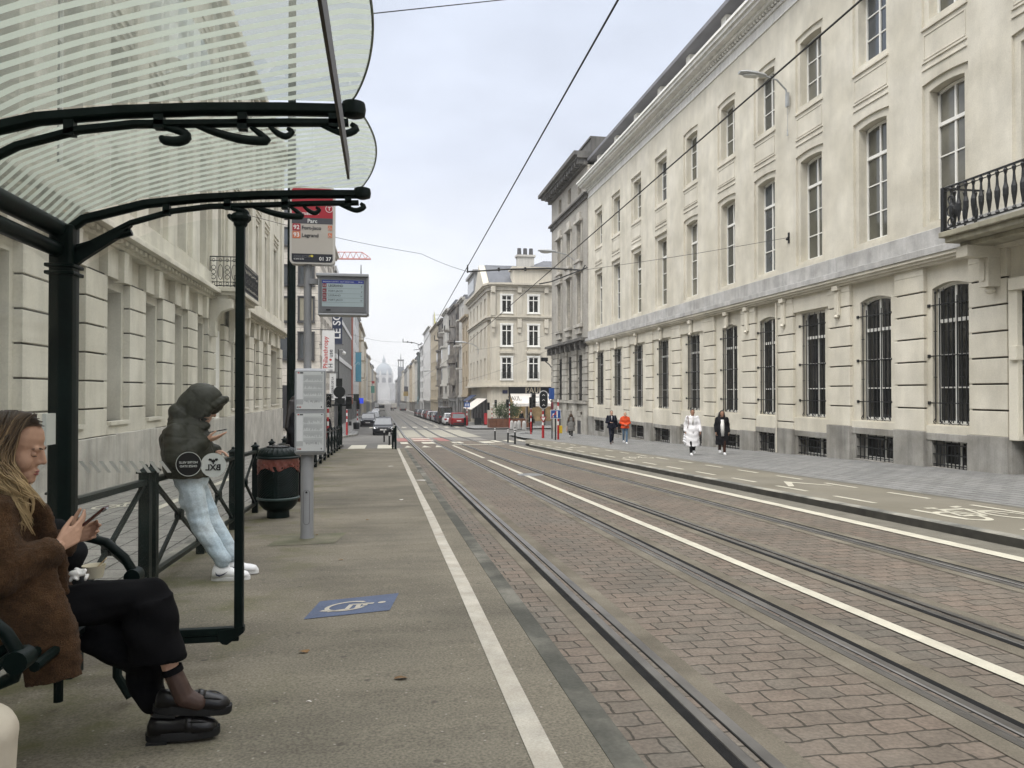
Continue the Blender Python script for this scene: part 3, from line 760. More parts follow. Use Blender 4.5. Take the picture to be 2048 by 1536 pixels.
    b = t.part("balcony", bl, mat("balcony_stone", (.30, .28, .21), .85, .2, 2, .2, 40, streak=.2), bevel=.02)
    rl = MB(); z0, z1 = 5.67, 6.78
    for wv in (1.17,):
        P.bx(rl, 9, 16.76, wv - .03, wv + .03, z1 - .04, z1); P.bx(rl, 9, 16.76, wv - .02, wv + .02, z0 + .05, z0 + .08); P.bx(rl, 9, 16.76, wv - .012, wv + .012, z1 - .12, z1 - .10)
    for w0, w1 in ((.02, 1.15),): P.bx(rl, 16.73, 16.79, w0, w1, z1 - .04, z1); P.bx(rl, 16.74, 16.78, w0, w1, z0 + .05, z0 + .08)
    pr = [(.02, 0), (.05, .03), (.022, .09), (.035, .2), (.06, .38), (.062, .52), (.035, .64), (.024, .84), (.05, .95), (.02, 1.0)]
    u = 9.2
    while u < 16.5: rl.lathe(pr, (P.X(1.17), u, z0 + .07), 7); u += .235
    for wv in (.25, .55, .85): rl.lathe(pr, (P.X(wv), 16.76, z0 + .07), 7)
    for wv in (1.17,): P.bx(rl, 16.70, 16.80, wv - .05, wv + .05, z0, z1)
    for zc, r in ((z0 + .2, .10), (z0 + .48, .13), (z0 + .76, .09)): rl.tube([(P.X(1.18), 16.5 + r * math.cos(a), zc + r * math.sin(a)) for a in [k * .63 for k in range(10)]], .02, 5, closed=True)
    t.part("balcony_railing", rl, IRON, parent=b)
    for u in (16.42,):
        k = MB(); P.bx(k, u - .18, u + .18, -.02, .95, 4.98, 5.26); P.bx(k, u - .15, u + .15, -.02, .34, 4.25, 4.98); P.bx(k, u - .05, u + .05, .34, .37, 4.4, 4.9)
        k.lathe([(.001, 0), (.08, .03), (.13, .1), (.08, .17), (.03, .2)], (P.X(.15), u, 4.07), 10); k.lathe([(.001, -.02), (.11, -.02), (.12, 0)], (P.X(.8), u + .17, 5.12), 14, 'y')
        t.part("balcony_bracket", k, CREAM, bevel=.012)
    # drain pipe
    dp = MB(); dp.tube([(P.X(.06), 26.95, G(27) + .15), (P.X(.06), 26.95, 5.1)], .03, 8); t.part("drain_pipe", dp, CREAM)
    return t
PALR = palace_right()
def palace_left():
    t = Thing("stone_palace", "long cream rusticated building seen through the shelter glass on the left", "building", (-5.9, 20, G(20)))
    P = Pal(-5.9, -1, t); U0, U1 = -9.0, 46.3; PW = 1.2; PITCH = 2.68
    FE = [46.3 - .0] + [17.53 + PITCH * k for k in range(10, -10, -1)]
    FE = [f for f in FE if f > -6 and not (44.2 < f < 46.2)]
    zp = .70
    pl = MB(); 
    for u in range(int(U0), 46, 3): P.bx(pl, u + .008, min(u + 2.992, U1), -.5, .04, G(u + 3) - .8, zp - .02 * (u % 2))
    P.bx(pl, U0, U1, -.5, .03, -2.5, zp - .04)
    t.part("plinth", pl, mat("pale_plinth_stone", (.52, .50, .45), .8, .16, 1.5, .2, 35, streak=.2, col2=(.40, .38, .335), c2amt=.5, fine=.05), bevel=.012)
    CW = mat("palace_stone_left", (.66, .63, .54), .88, .09, .8, .14, 35, streak=.12, sscale=(1.4, 1.4, .3), col2=(.56, .53, .44), c2amt=.45, fine=.05, spec=.12)
    w = MB(); w2 = MB(); jm = MB(); ops = []; wins = []; bays = []
    door = (27.6, 29.8)
    F = sorted(FE)
    for a, b in zip(F, F[1:]):
        lo, hi = a, b - PW
        if hi - lo < .5: continue
        if a - .1 < 28.7 < b: continue
        bays.append((lo, hi)); c = (lo + hi) / 2; hw = (hi - lo) / 2 - .12
        ops.append((c - hw, c + hw, .98, 3.95, 0)); wins.append((c, hw))
    ops.append((27.7, 29.4, -1.0, 3.9, 0))
    P.wall(w, U0, U1, zp - .05, 4.83, [o for o in ops if o[2] > 0] , -.16, -.75)
    for lo, hi in bays:
        P.bx(w, lo - .05, hi + .05, -.18, .02, 4.16, 4.83); c = (lo + hi) / 2
        P.bx(w, lo + .003, hi - .003, -.3, .0, .70, .90); P.bx(w, lo + .12, hi - .12, -.6, .05, .90, .98)
    for f in F:
        w2 = MB(); jm = MB()
        a, b = f - PW, f
        if 27.0 < f < 29.6: pass
        P.bx(jm, a + .05, b - .05, -.3, -.05, zp - .05, 4.2); lo = zp
        for c in [zp + .58 * k for k in range(1, 6)] + [None]:
            hi = c - .018 if c else 4.15; P.bx(w2, a, b, -.22, .0, lo, hi); lo = (c or 0) + .018
        po = t.part("rusticated_pier", w2, CW, bevel=.012); t.part("pier_joint", jm, JOINT, parent=po)
    t.part("wall", w, CW)
    for lo, hi in bays:
        k = MB(); c = (lo + hi) / 2
        k.loop2([(P.X(-.1), c - .11, 4.1), (P.X(-.1), c + .11, 4.1), (P.X(-.1), c + .17, 4.8), (P.X(-.1), c - .17, 4.8)], [(P.X(.13), c - .09, 4.1), (P.X(.13), c + .09, 4.1), (P.X(.16), c + .16, 4.8), (P.X(.16), c - .16, 4.8)])
        t.part("keystone", k, CW, bevel=.008)
    for c, hw in wins:
        put_window(t, P.X(-.52), c, .99, hw * 2 - .02, 2.95, 2, (.7, 1.45), P.rz, WHITEP, GLASS_UP, transom=2.1)
    lg = MB(); P.bx(lg, U0, U1 + .3, -.5, .12, 4.83, 4.95); P.bx(lg, U0, U1 + .35, -.5, .22, 4.95, 5.02)
    u = U0
    while u < U1: P.bx(lg, u, u + .16, -.3, .26, 4.90, 5.0); u += .34
    P.bx(lg, U0, U1 + .45, -.5, .42, 5.02, 5.14); P.bx(lg, U0, U1 + .4, -.5, .36, 5.14, 5.2)
    t.part("string_course", lg, CW, bevel=.01)
    up = MB(); P.bx(up, U0, U1, -.5, .10, 5.2, 5.75)
    ctr = [c for c, _ in wins] + [28.65]; W = 1.36
    P.wall(up, U0, U1, 5.75, 10.6, [(c - W / 2, c + W / 2, 5.9, 9.6, 0) for c in ctr], -.06, -.6)
    P.wall(up, U0, U1, 10.6, 15.0, [(c - W / 2, c + W / 2, 11.2, 13.6, 0) for c in ctr], -.06, -.6)
    P.wall(up, U0, U1, 5.76, 10.4, [(c - W / 2 - .2, c + W / 2 + .2, 5.8, 9.82, 0) for c in ctr], .0, -.065)
    P.wall(up, U0, U1, 10.4, 15.0, [(c - W / 2 - .2, c + W / 2 + .2, 11.05, 13.8, 0) for c in ctr], .0, -.065)
    t.part("upper_wall", up, CW)
    tr = MB()
    for c in ctr:
        for z in (9.95, 10.2, 14.0): P.bx(tr, c - .9, c + .9, 0, .06, z, z + .07)
    for f in F:
        pm = MB(); P.bx(pm, f - PW + .15, f - .15, 0, .09, 5.76, 14.9); t.part("pilaster", pm, CW, bevel=.01)
    P.bx(tr, U0, U1, 0, .25, 15.0, 15.3); P.bx(tr, U0, U1, 0, .48, 15.3, 15.6)
    t.part("moulding", tr, CW, bevel=.01)
    for c in ctr:
        put_window(t, P.X(-.42), c, 5.92, W - .01, 3.66, 2, (.9, 1.8), P.rz, WHITEP, GLASS_UP, transom=2.7)
        put_window(t, P.X(-.42), c, 11.22, W - .01, 2.36, 2, (.8, 1.6), P.rz, WHITEP, GLASS_UP)
    bk = MB(); P.bx(bk, U0, U1, -9, -.78, -2.5, 15.5); t.part("rear_block", bk, CW)
    # entrance with balcony
    d = MB(); P.bx(d, 27.7, 29.4, -.30, -.12, G(29) + .12, 3.9)
    for z in (.0, 1.4): P.bx(d, 27.95, 28.5, -.13, -.09, z - .4, z + .7); P.bx(d, 28.65, 29.2, -.13, -.09, z - .4, z + .7)
    t.part("door", d, WHITEP, bevel=.01)
    st = MB(); P.bx(st, 27.3, 29.9, 0, .55, -1.2, -.62); t.part("door_step", st, KERB)
    b = MB(); P.bx(b, 27.0, 31.4, 0, 1.0, 5.10, 5.24); P.bx(b, 27.1, 31.3, 0, .85, 4.98, 5.1); P.bx(b, 27.2, 31.2, 0, .6, 4.85, 4.98)
    bo = t.part("balcony", b, CW, bevel=.015)
    for u in (27.35, 30.7):
        k = MB(); prof = [(0, 3.55), (.22, 3.55), (.2, 3.8), (.22, 4.1), (.38, 4.4), (.75, 4.55), (.75, 4.85), (0, 4.85)]
        k.loop2([(P.X(a), u - .18, z) for a, z in prof], [(P.X(a), u + .18, z) for a, z in prof]); t.part("balcony_bracket", k, CW, bevel=.012)
    r = MB()
    def run(A, Bv, n):
        A, Bv = Vector(A), Vector(Bv)
        for z in (0, .13, .86, 1.0): r.tube([A + Vector((0, 0, z + .05)), Bv + Vector((0, 0, z + .05))], .02 if z in (0, 1.0) else .013, 5)
        for i in range(n + 1):
            p = A.lerp(Bv, i / n); r.tube([p, p + Vector((0, 0, 1.06))], .014, 5)
            if i < n:
                q = A.lerp(Bv, (i + .5) / n); dvec = (Bv - A).normalized()
                for zc, rr in ((.12, .05), (.93, .05)): r.tube([q + dvec * rr * math.cos(a) + Vector((0, 0, zc + rr * math.sin(a))) for a in [k * 1.05 for k in range(6)]], .01, 4, closed=True)
                if i % 2 == 1: r.tube([q + dvec * .08 * math.cos(a) + Vector((0, 0, .52 + .26 * math.sin(a))) for a in [k * .52 for k in range(12)]], .011, 4, closed=True)
                else:
                    for zc in (.35, .52, .68): r.tube([q + dvec * .075 * math.cos(a) + Vector((0, 0, zc + .075 * math.sin(a))) for a in [k * .8 for k in range(8)]], .011, 4, closed=True)
    run((P.X(.05), 27.05, 5.24), (P.X(.95), 27.05, 5.24), 4); run((P.X(.95), 27.05, 5.24), (P.X(.95), 31.35, 5.24), 16); run((P.X(.95), 31.35, 5.24), (P.X(.05), 31.35, 5.24), 4)
    t.part("balcony_railing", r, IRON, parent=bo)
    return t
PALL = palace_left()
# ------------------------------------------------------------------ the houses further down the street
HCREAM = mat("house_cream", (.53, .49, .405), .85, .08, .6, .08, 20, streak=.12, fine=.03)
HPALE = mat("house_pale", (.47, .455, .415), .85, .08, .6, .08, 20, streak=.14)
HWHITE = mat("house_white", (.57, .57, .56), .8, .06, .6, 0, 20, streak=.1)
HBEIGE = mat("house_beige", (.41, .355, .26), .85, .08, .6, 0, 20, streak=.1)
HGREY = mat("house_grey", (.26, .26, .25), .8, .1, .6, 0, 20, streak=.1)
HDARK = mat("house_sooty", (.11, .10, .09), .85, .3, 1.2, 0, 20, streak=.3, col2=(.22, .20, .17))
HOCHRE = mat("house_ochre", (.39, .32, .22), .85, .1, .6, 0, 20, streak=.14)
STONEW = brickmat("white_stone_cladding", (.60, .56, .49), (.56, .52, .46), (.36, .33, .29), 1.5, .55, .025, .8, 0, .2, .1, plane='xz', warp=0)
SLATE = mat("slate_roof", (.085, .09, .10), .6, .18, 2, .2, 12)
FRAMEG = mat("window_frame_grey", (.45, .44, .42), .5, .05, 3)
FRAMED = mat("window_frame_dark", (.06, .06, .062), .5, .1, 3)
SHOP = mat("dark_shopfront", (.03, .03, .034), .3, .3, 1.2, 0, spec=.6)
LITSHOP = mat("lit_shop_interior", (.34, .24, .12), .5, .55, 1.1, 0, spec=.5, emit=.25)
def house(name, label, side, xs, y0, y1, ztop, wall, floors, ncol, near=None, wsize=(1.1, 1.9), fm=WHITEP, gm=GLASS_DK, depth=12, ground=3.9, cornice=.35, roof=None, group=None, shop=SHOP, bal=None, sill=.12, zb=None):
    """side +1: east side, street face looks to -X; -1: west side."""
    zb = min(G(y0), G(y1)) - .3 if zb is None else zb; zg = G((y0 + y1) / 2) + .1
    t = Thing(name, label, "building", (xs, (y0 + y1) / 2, zg), group)
    S = side; xb = xs + S * depth
    fh = (ztop - zg - ground) / floors; b = MB(); b.box(xs + S * .3, xb, y0, y1, zg + ground, ztop)
    if near: b.box(xs, xs + S * .3, y0, y0 + .02, zg + ground, ztop)
    Ww = min(wsize[0], (y1 - y0) / max(1, ncol) * .62); cc = [y0 + (y1 - y0) * (k + .5) / max(1, ncol) for k in range(max(1, ncol))]
    ed = [y0] + [v for c in cc for v in (c - Ww / 2, c + Ww / 2)] + [y1]
    for a_, b_ in zip(ed[::2], ed[1::2]): b.box(xs, xs + S * .3, a_, b_, zg + ground, ztop)
    for c in cc:
        zl = zg + ground
        for f in range(floors):
            z_ = zg + ground + f * fh + fh * .18; b.box(xs, xs + S * .3, c - Ww / 2, c + Ww / 2, zl, z_); zl = z_ + min(wsize[1], fh * .68)
        b.box(xs, xs + S * .3, c - Ww / 2, c + Ww / 2, zl, ztop)
    b.box(xs + S * .25, xb, y0 + .12, y1 - .12, zb, zg + ground)
    n = max(1, ncol); sfm = MB()
    for k in range(n + 1):
        y = y0 + (y1 - y0) * k / n; sfm.box(xs, xs + S * .3, max(y0, y - .3), min(y1, y + .3), zb, zg + ground - .005)
    sfm.box(xs - S * .05, xs + S * .3, y0 + .05, y1 - .05, zg + ground - .75, zg + ground - .29)
    t.part("wall", b, wall); t.part("shopfront", sfm, [HGREY, HDARK, wall, HDARK][int(y0) % 4])
    sf = MB()
    for k in range(n):
        a = y0 + (y1 - y0) * k / n + .32; c = y0 + (y1 - y0) * (k + 1) / n - .32
        s1 = MB(); s1.box(xs + S * .22, xs + S * .26, a, c, zg + .25, zg + ground - .5); t.part("shop_window", s1, shop)
    tr = MB(); tr.box(xs - S * .18, xs + S * .1, y0, y1, zg + ground - .28, zg + ground + .02)
    tr.box(xs - S * .28, xs + S * .2, y0, y1, ztop - .1, ztop + cornice * .4); tr.box(xs - S * .5, xs + S * .2, y0, y1, ztop + cornice * .4, ztop + cornice)
    t.part("cornice", tr, wall)
    if roof is not None:
        r = MB(); h = roof
        A = [(xs, y0, ztop + cornice), (xb, y0, ztop + cornice), (xb, y1, ztop + cornice), (xs, y1, ztop + cornice)]
        B = [(xs + S * h * .8, y0 + .1, ztop + cornice + h), (xb - S * h * .8, y0 + .1, ztop + cornice + h), (xb - S * h * .8, y1 - .1, ztop + cornice + h), (xs + S * h * .8, y1 - .1, ztop + cornice + h)]
        r.loop2(A, B); t.part("roof", r, SLATE)
    for f in range(floors):
        z = zg + ground + f * fh + fh * .18; H = min(wsize[1], fh * .68)
        for k in range(n):
            y = y0 + (y1 - y0) * (k + .5) / n; W = min(wsize[0], (y1 - y0) / n * .62)
            put_window(t, xs + S * .17, y, z, W - .01, H - .01, 2, (), math.pi if S > 0 else 0, fm, gm, transom=H * .7 if H > 1.5 else None, fr=.07)
            if bal and (f, k) in bal:
                bb = MB(); bb.box(xs - S * .02, xs - S * 1.0, y - W * .95, y + W * .95, z - .28, z - .05); q = t.part("balcony", bb, wall)
                rr = MB(); rr.box(xs - S * .94, xs - S * 1.0, y - W * .95, y + W * .95, z + .85, z + .92); 
                for j in range(9): yy = y - W * .9 + W * 1.8 * j / 8; rr.box(xs - S * .95, xs - S * .98, yy - .02, yy + .02, z - .05, z + .86)
                t.part("balcony_railing", rr, IRON, parent=q)
    if near:
        x0, nx = near
        for f in range(floors):
            z = zg + ground + f * fh + fh * .18; H = min(wsize[1], fh * .68)
            for k in range(nx):
                put_window(t, xs + S * (x0 + k * 3.2), y0 - .07, z, wsize[0], H, 2, (), -math.pi / 2, fm, gm, transom=None, border=sill, fr=.08)
    return t
# --- grey stone building at the end of the right-hand row
def grey_block():
    X = 15.06; U0, U1 = 54.17, 66.3
    t = Thing("corner_block", "soot-stained grey stone building with heavy dark cornice beyond the cream palace", "building", (X, 60, G(60)))
    P = Pal(X, 1, t)
    def cy_(pxx): return (X * math.cos(math.atan((pxx - 1024) / 1500) + PSI) / math.sin(math.atan((pxx - 1024) / 1500) + PSI))
    C = [56.5, 59.75, 63.1]
    b = MB(); P.bx(b, U0, U1, -.5, .06, -3.2, -.1); 
    P.wall(b, U0, U1, -.1, 5.3, [(c - .62, c + .62, 1.0, 4.55, 0) for c in C], -.1, -.6)
    for i, (a, c) in enumerate([(U0, C[0] - .85), (C[0] + .85, C[1] - .85), (C[1] + .85, C[2] - .85), (C[2] + .85, U1)]):
        for k in range(8):
            z = .95 + k * .52; P.bx(b, a, c, -.12, .05, z + .03, z + .49)
        P.bx(b, a, c, -.12, .04, -.1, .75)
    for c in C: P.bx(b, c - .75, c + .75, -.1, .12, .1, .16); P.bx(b, c - .5, c + .5, -.1, .10, -.2, .1)
    P.bx(b, U0, U1, -.2, .14, .76, .94)
    t.part("lower_wall", b, GREYST)
    d = MB(); P.bx(d, U0, U1 + .3, -.2, .25, 5.3, 5.55); P.bx(d, U0, U1 + .5, -.2, .55, 5.55, 5.75)
    u = U0 + .6
    while u < U1: P.bx(d, u, u + .25, 0, .42, 4.95, 5.5); u += 1.63
    t.part("string_course", d, GREYSTD)
    up = MB(); ops = []
    for c in C: ops += [(c - .62, c + .62, 7.0, 10.9, 0)]
    P.wall(up, U0, U1, 5.75, 11.6, ops, 0, -.6); P.wall(up, U0, U1, 11.6, 16.2, [(c - .62, c + .62, 12.0, 14.8, 0) for c in C], 0, -.6); P.wall(up, U0, U1, 16.2, 18.9, [(c - .55, c + .55, 17.1, 18.3, 0) for c in C], 0, -.6)
    t.part("upper_wall", up, brickmat("pale_brick", (.56, .52, .45), (.50, .47, .40), (.36, .34, .30), .6, .22, .02, .85, 0, .3, .2, plane='yz', warp=0))
    for c in C:
        m = MB()
        for z0, z1 in ((6.9, 10.9), (11.95, 14.8)):
            for a in (-.85, .64): P.bx(m, c + a, c + a + .21, 0, .1, z0, z1)
            P.bx(m, c - .95, c + .95, 0, .28, z1 + .02, z1 + .22); P.bx(m, c - .9, c + .9, 0, .3, z0 - .25, z0 - .02); P.bx(m, c - .7, c + .7, 0, .2, z0 - .75, z0 - .25)
        P.bx(m, c - .4, c + .4, 0, .16, 15.0, 15.6); t.part("window_surround", m, GREYSTL, bevel=.02)
        put_window(t, P.X(-.4), c, 1.0, 1.22, 3.5, 2, (.9, 1.8), P.rz, FRAMED, GLASS_DK, grille=grille_mesh(1.1, 3.3, 6, True, .3))
        for z0, H in ((7.0, 3.9), (12.0, 2.8)): put_window(t, P.X(-.35), c, z0, 1.22, H, 2, (), P.rz, FRAMED, GLASS_UP, transom=2.1)
        put_window(t, P.X(-.35), c, 17.1, 1.08, 1.2, 2, (), P.rz, FRAMED, GLASS_UP)
        q = MB(); P.bx(q, c - .5, c + .5, .045, .075, -1.9 - .02 * c + 1.2, -.55); t.part("basement_opening", q, SHOP)
    co = MB(); P.bx(co, U0, U1 + .1, 0, .12, 16.2, 16.5); P.bx(co, U0, U1 + .2, 0, .3, 16.5, 16.65)
    P.bx(co, U0, U1 + .3, -.5, .3, 18.7, 18.95); P.bx(co, U0, U1 + .9, -.5, .8, 19.2, 19.4); P.bx(co, U0, U1 + 1.1, -.5, 1.05, 19.4, 19.7)
    u = U0 + .2
    while u < U1: P.bx(co, u, u + .35, 0, .72, 18.8, 19.2); u += .8
    t.part("cornice", co, GREYSTD)
    pp = MB(); P.bx(pp, U0, 60.2, -2.2, -.3, 19.7, 20.7); P.bx(pp, U0, 60.4, -2.3, -.2, 20.7, 20.85); t.part("parapet", pp, GREYSTD)
    bk = MB(); P.bx(bk, U0, U1, -12, -.61, -3, 19.6); t.part("rear_block", bk, GREYST)
    return t
grey_block()
# --- the corner bakery
def bakery():
    Y0 = 86.5; X0 = 12.15; t = Thing("corner_bakery", "cream four-storey corner house with bakery awning and slate roof", "building", (14, 90, G(86)))
    zb = -2.6; cX = 14.0; Y1 = 107.5; XE = 40
    foot = [(X0, Y0 + 1.5), (X0 + .35, Y0 + .3), (X0 + 1.5, Y0), (XE, Y0), (XE, Y1), (X0, Y1)]
    foot2 = [(X0 + .3, Y0 + 1.5)] + foot[1:5] + [(X0 + .3, Y1)]; w = MB(); w.loop2([(x, y, 2.4) for x, y in foot2], [(x, y, 14.0) for x, y in foot2])
    ed = [Y0 + 1.5] + [v for k in range(5) for v in (90 + k * 3.7 - .6, 90 + k * 3.7 + .6)] + [Y1]
    for a_, b_ in zip(ed[::2], ed[1::2]): w.box(X0, X0 + .31, a_, b_, 2.4, 14.0)
    for k in range(5):
        for a_, b_ in ((2.4, 3.15), (5.75, 7.05), (9.55, 10.95), (13.0, 14.0)): w.box(X0, X0 + .31, 90 + k * 3.7 - .6, 90 + k * 3.7 + .6, a_, b_)
    f2 = [(X0 + .35, Y0 + 1.6), (X0 + .6, Y0 + .55), (X0 + 1.6, Y0 + .3), (XE, Y0 + .3), (XE, Y1), (X0 + .35, Y1)]
    w.loop2([(x, y, zb) for x, y in f2], [(x, y, 2.4) for x, y in f2])
    pil = [(X0 + .02, Y0 + 1.5), (X0 + .3, Y0 + .28), (X0 + 1.5, Y0), (X0 + 2.3, Y0), (X0 + 2.3, Y0 + .6), (X0 + .6, Y0 + 1.5)]
    w.loop2([(x, y, zb) for x, y in pil], [(x, y, 2.41) for x, y in pil])
    t.part("wall", w, HCREAM)
    tr = MB()
    def band(z0, z1, o):
        q = [(X0 - o, Y0 + 1.5 - o * .3), (X0 + .35 - o * .8, Y0 + .3 - o * .8), (X0 + 1.5 - o * .3, Y0 - o), (XE, Y0 - o), (XE, Y0 + .4), (X0 + 1.6, Y0 + .5), (X0 + .5, Y0 + 1.6), (X0 + .5, Y1), (X0 - o, Y1)]
        tr.loop2([(x, y, z0) for x, y in q], [(x, y, z1) for x, y in q])
    for z0, z1, o in ((2.28, 2.46, .5), (2.46, 2.7, .2), (2.7, 3.05, .08), (10.2, 10.42, .12), (10.42, 10.6, .28), (13.6, 14.0, .15), (14.0, 14.2, .35), (14.2, 14.42, .6)): band(z0, z1, o)
    t.part("cornice", tr, HCREAM)
    xs = [(1003, 1023), (1056.5, 1077), (1110, 1131)]
    def xw(p): 
        a = math.atan((p - 1024) / 1500) + PSI; return Y0 * math.tan(a)
    cs = [(xw(a) + xw(b)) / 2 for a, b in xs]; cs += [cs[-1] + 3.05, cs[-1] + 6.1, cs[-1] + 9.1]
    W = 1.2
    for c in cs:
        for z, H in ((3.15, 2.6), (7.05, 2.5), (10.95, 2.05)):
            put_window(t, c, Y0 - .08, z, W, H, 2, (), -math.pi / 2, WHITEP, GLASS_DK, transom=H * .72, border=.16, fr=.09)
            m = MB(); m.box(c - .62, c + .62, Y0 - .1, Y0, z - .6, z - .1)
            if z < 10: m.box(c - .85, c + .85, Y0 - .28, Y0, z - .85, z - .6)
            t.part("window_apron", m, HCREAM)
            if z == 3.15:
                r = MB(); r.box(c - .62, c + .62, Y0 - .22, Y0 - .18, z + .75, z + .8)
                for j in range(9): r.box(c - .6 + j * .15 - .01, c - .6 + j * .15 + .01, Y0 - .21, Y0 - .19, z, z + .76)
                t.part("window_railing", r, IRON)
    for k in range(5):
        y = 90 + k * 3.7
        for z, H in ((3.15, 2.6), (7.05, 2.5), (10.95, 2.05)): put_window(t, X0 + .2, y, z, 1.18, H - .01, 2, (), math.pi, WHITEP, GLASS_DK, transom=H * .72, fr=.07)
    for i, c in enumerate([cs[0] - 1.6] + [c + 1.52 for c in cs[:4]]):
        k = MB(); k.box(c - .25, c + .25, Y0 - .3, Y0, 9.2, 10.2); k.box(c - .18, c + .18, Y0 - .2, Y0, 8.6, 9.2); k.box(c - .25, c + .25, Y0 - .34, Y0, 13.3, 14.0); k.box(c - .3, c + .3, Y0 - .12, Y0, 10.6, 13.3); t.part("pilaster", k, HCREAM, bevel=.03)
    # roof with pediment and chimneys
    r = MB(); A = [(X0, Y0 + .5, 14.42), (XE, Y0 + .2, 14.42), (XE, Y1, 14.42), (X0, Y1, 14.42)]; B = [(X0 + 8, Y0 + 7, 18.4), (XE, Y0 + 7, 18.4), (XE, Y1 - 7, 18.4), (X0 + 8, Y1 - 7, 18.4)]
    r.loop2(A, B); t.part("roof", r, SLATE)
    pd = MB(); pd.loop2([(X0 - .45, Y0 + 1.6, 14.42), (X0 - .45, Y0 + 10.5, 14.42), (X0 - .45, Y0 + 6, 17.4)], [(X0 + .3, Y0 + 1.6, 14.42), (X0 + .3, Y0 + 10.5, 14.42), (X0 + .3, Y0 + 6, 17.4)]); t.part("pediment", pd, HCREAM)
    pr = MB(); pr.loop2([(X0 + .3, Y0 + 1.4, 14.45), (X0 + .3, Y0 + 10.7, 14.45), (X0 + .3, Y0 + 6, 17.5)], [(X0 + 9, Y0 + 3.4, 15.3), (X0 + 9, Y0 + 8.7, 15.3), (X0 + 9, Y0 + 6, 17.5)]); t.part("dormer_roof", pr, SLATE)
    at = MB(); at.box(cs[1] - 2.4, cs[1] + 6, Y0 - .2, Y0 + 2.2, 14.42, 16.1); at.box(cs[1] - 2.6, cs[1] + 6.2, Y0 - .5, Y0 + 2.3, 16.1, 16.35); t.part("attic_storey", at, HCREAM)
    for x, z1, n in ((16.6, 19.6, 3), (25.0, 20.2, 1)):
        c = MB(); wd = 2.1 if n > 1 else .7
        c.box(x - wd / 2 + 1, x + wd / 2 + 1, 92, 93.2, 15.5, z1 - 1); c.box(x - wd / 2 + .85, x + wd / 2 + 1.15, 91.85, 93.35, z1 - 1, z1 - .75); co = t.part("chimney", c, HPALE)
        for j in range(n):
            p = MB(); p.lathe([(.28, 0), (.24, .9), (.2, .9), (.2, .5)], (x + 1 + (j - (n - 1) / 2) * .75, 92.6, z1 - .76), 10); t.part("chimney_pot", p, FRAMED, parent=co)
    sk = MB(); sk.loop2([(17.0, Y0 + 1.2, 15.0), (18.3, Y0 + 1.2, 15.0), (18.3, Y0 + 2.4, 15.75), (17.0, Y0 + 2.4, 15.75)], [(17.0, Y0 + 1.1, 15.1), (18.3, Y0 + 1.1, 15.1), (18.3, Y0 + 2.3, 15.85), (17.0, Y0 + 2.3, 15.85)]); t.part("skylight", sk, HWHITE)
    # shop front, fascia, awnings
    fa = MB(); fa.box(X0 + 2.35, XE - 6, Y0 - .06, Y0 + .2, 1.48, 2.28); fo = t.part("fascia", fa, mat("black_fascia", (.012, .014, .02), .35, .1, 3))
    sw = MB(); sw.box(X0 + 2.35, XE - 6, Y0 + .22, Y0 + .28, -1.9, 1.48); t.part("shop_window", sw, LITSHOP)
    for k in range(9):
        m = MB(); x = X0 + 2.4 + k * 2.1; m.box(x, x + .14, Y0 + .1, Y0 + .24, -2.3, 1.48); t.part("shop_mullion", m, FRAMED)
    bs = MB(); bs.box(X0 + 2.35, XE - 6, Y0 + .12, Y0 + .25, -2.4, -1.75); t.part("stall_riser", bs, HPALE)
    aw = MB(); aw.loop2([(X0 + 2.5, Y0 - .05, 1.5), (X0 + 11, Y0 - .05, 1.5), (X0 + 11.0, Y0 - 1.6, .35), (X0 + 2.6, Y0 - 1.6, .35)], [(X0 + 2.5, Y0 - .05, 1.46), (X0 + 11, Y0 - .05, 1.46), (X0 + 11, Y0 - 1.6, .3), (X0 + 2.6, Y0 - 1.6, .3)])
    aw.box(X0 + 2.6, X0 + 11, Y0 - 1.62, Y0 - 1.58, .02, .35)
    AW = mat("cream_awning", (.62, .585, .53), .85, .05, 2); ao = t.part("awning", aw, AW)
    a2 = MB(); a2.loop2([(X0 - .05, 88, .9), (X0 - .05, 97, .9), (X0 - 1.9, 97, -.35), (X0 - 1.9, 88, -.35)], [(X0 - .05, 88, .85), (X0 - .05, 97, .85), (X0 - 1.9, 97, -.42), (X0 - 1.9, 88, -.42)]); t.part("awning", a2, AW)
    a3 = MB(); a3.loop2([(X0 - .05, 98, 1.3), (X0 - .05, 104, 1.3), (X0 - 1.2, 104, .5), (X0 - 1.2, 98, .5)], [(X0 - .05, 98, 1.25), (X0 - .05, 104, 1.25), (X0 - 1.2, 104, .45), (X0 - 1.2, 98, .45)]); t.part("awning", a3, mat("navy_awning", (.03, .045, .09), .8, .1, 3))
    for k in range(6):
        q = MB(); q.box(X0 + .2, X0 + .3, 88.5 + k * 3, 90.9 + k * 3, -2.0, .8); t.part("shop_window", q, SHOP)
    # serif letters
    def serif(txt, x, z, h, y, m, parent, tilt=0.0):
        L = {'P': ([((.18, 0), (.18, 1))], [(.62, .76, .3, .26)], .75), 'A': ([((.08, 0), (.45, 1)), ((.45, 1), (.86, 0)), ((.22, .34), (.70, .34))], [], .98), 'U': ([((.16, .3), (.16, 1)), ((.74, .3), (.74, 1)), ((.16, .3), (.28, .04)), ((.28, .04), (.6, .04)), ((.6, .04), (.74, .3))], [], .95), 'L': ([((.18, 0), (.18, 1)), ((.18, .04), (.7, .04)), ((.7, .04), (.72, .26))], [], .8)}
        mb = MB()
        def pt(u, v): return Vector((x + u * h, y + tilt * v * h * .8, z + v * h))
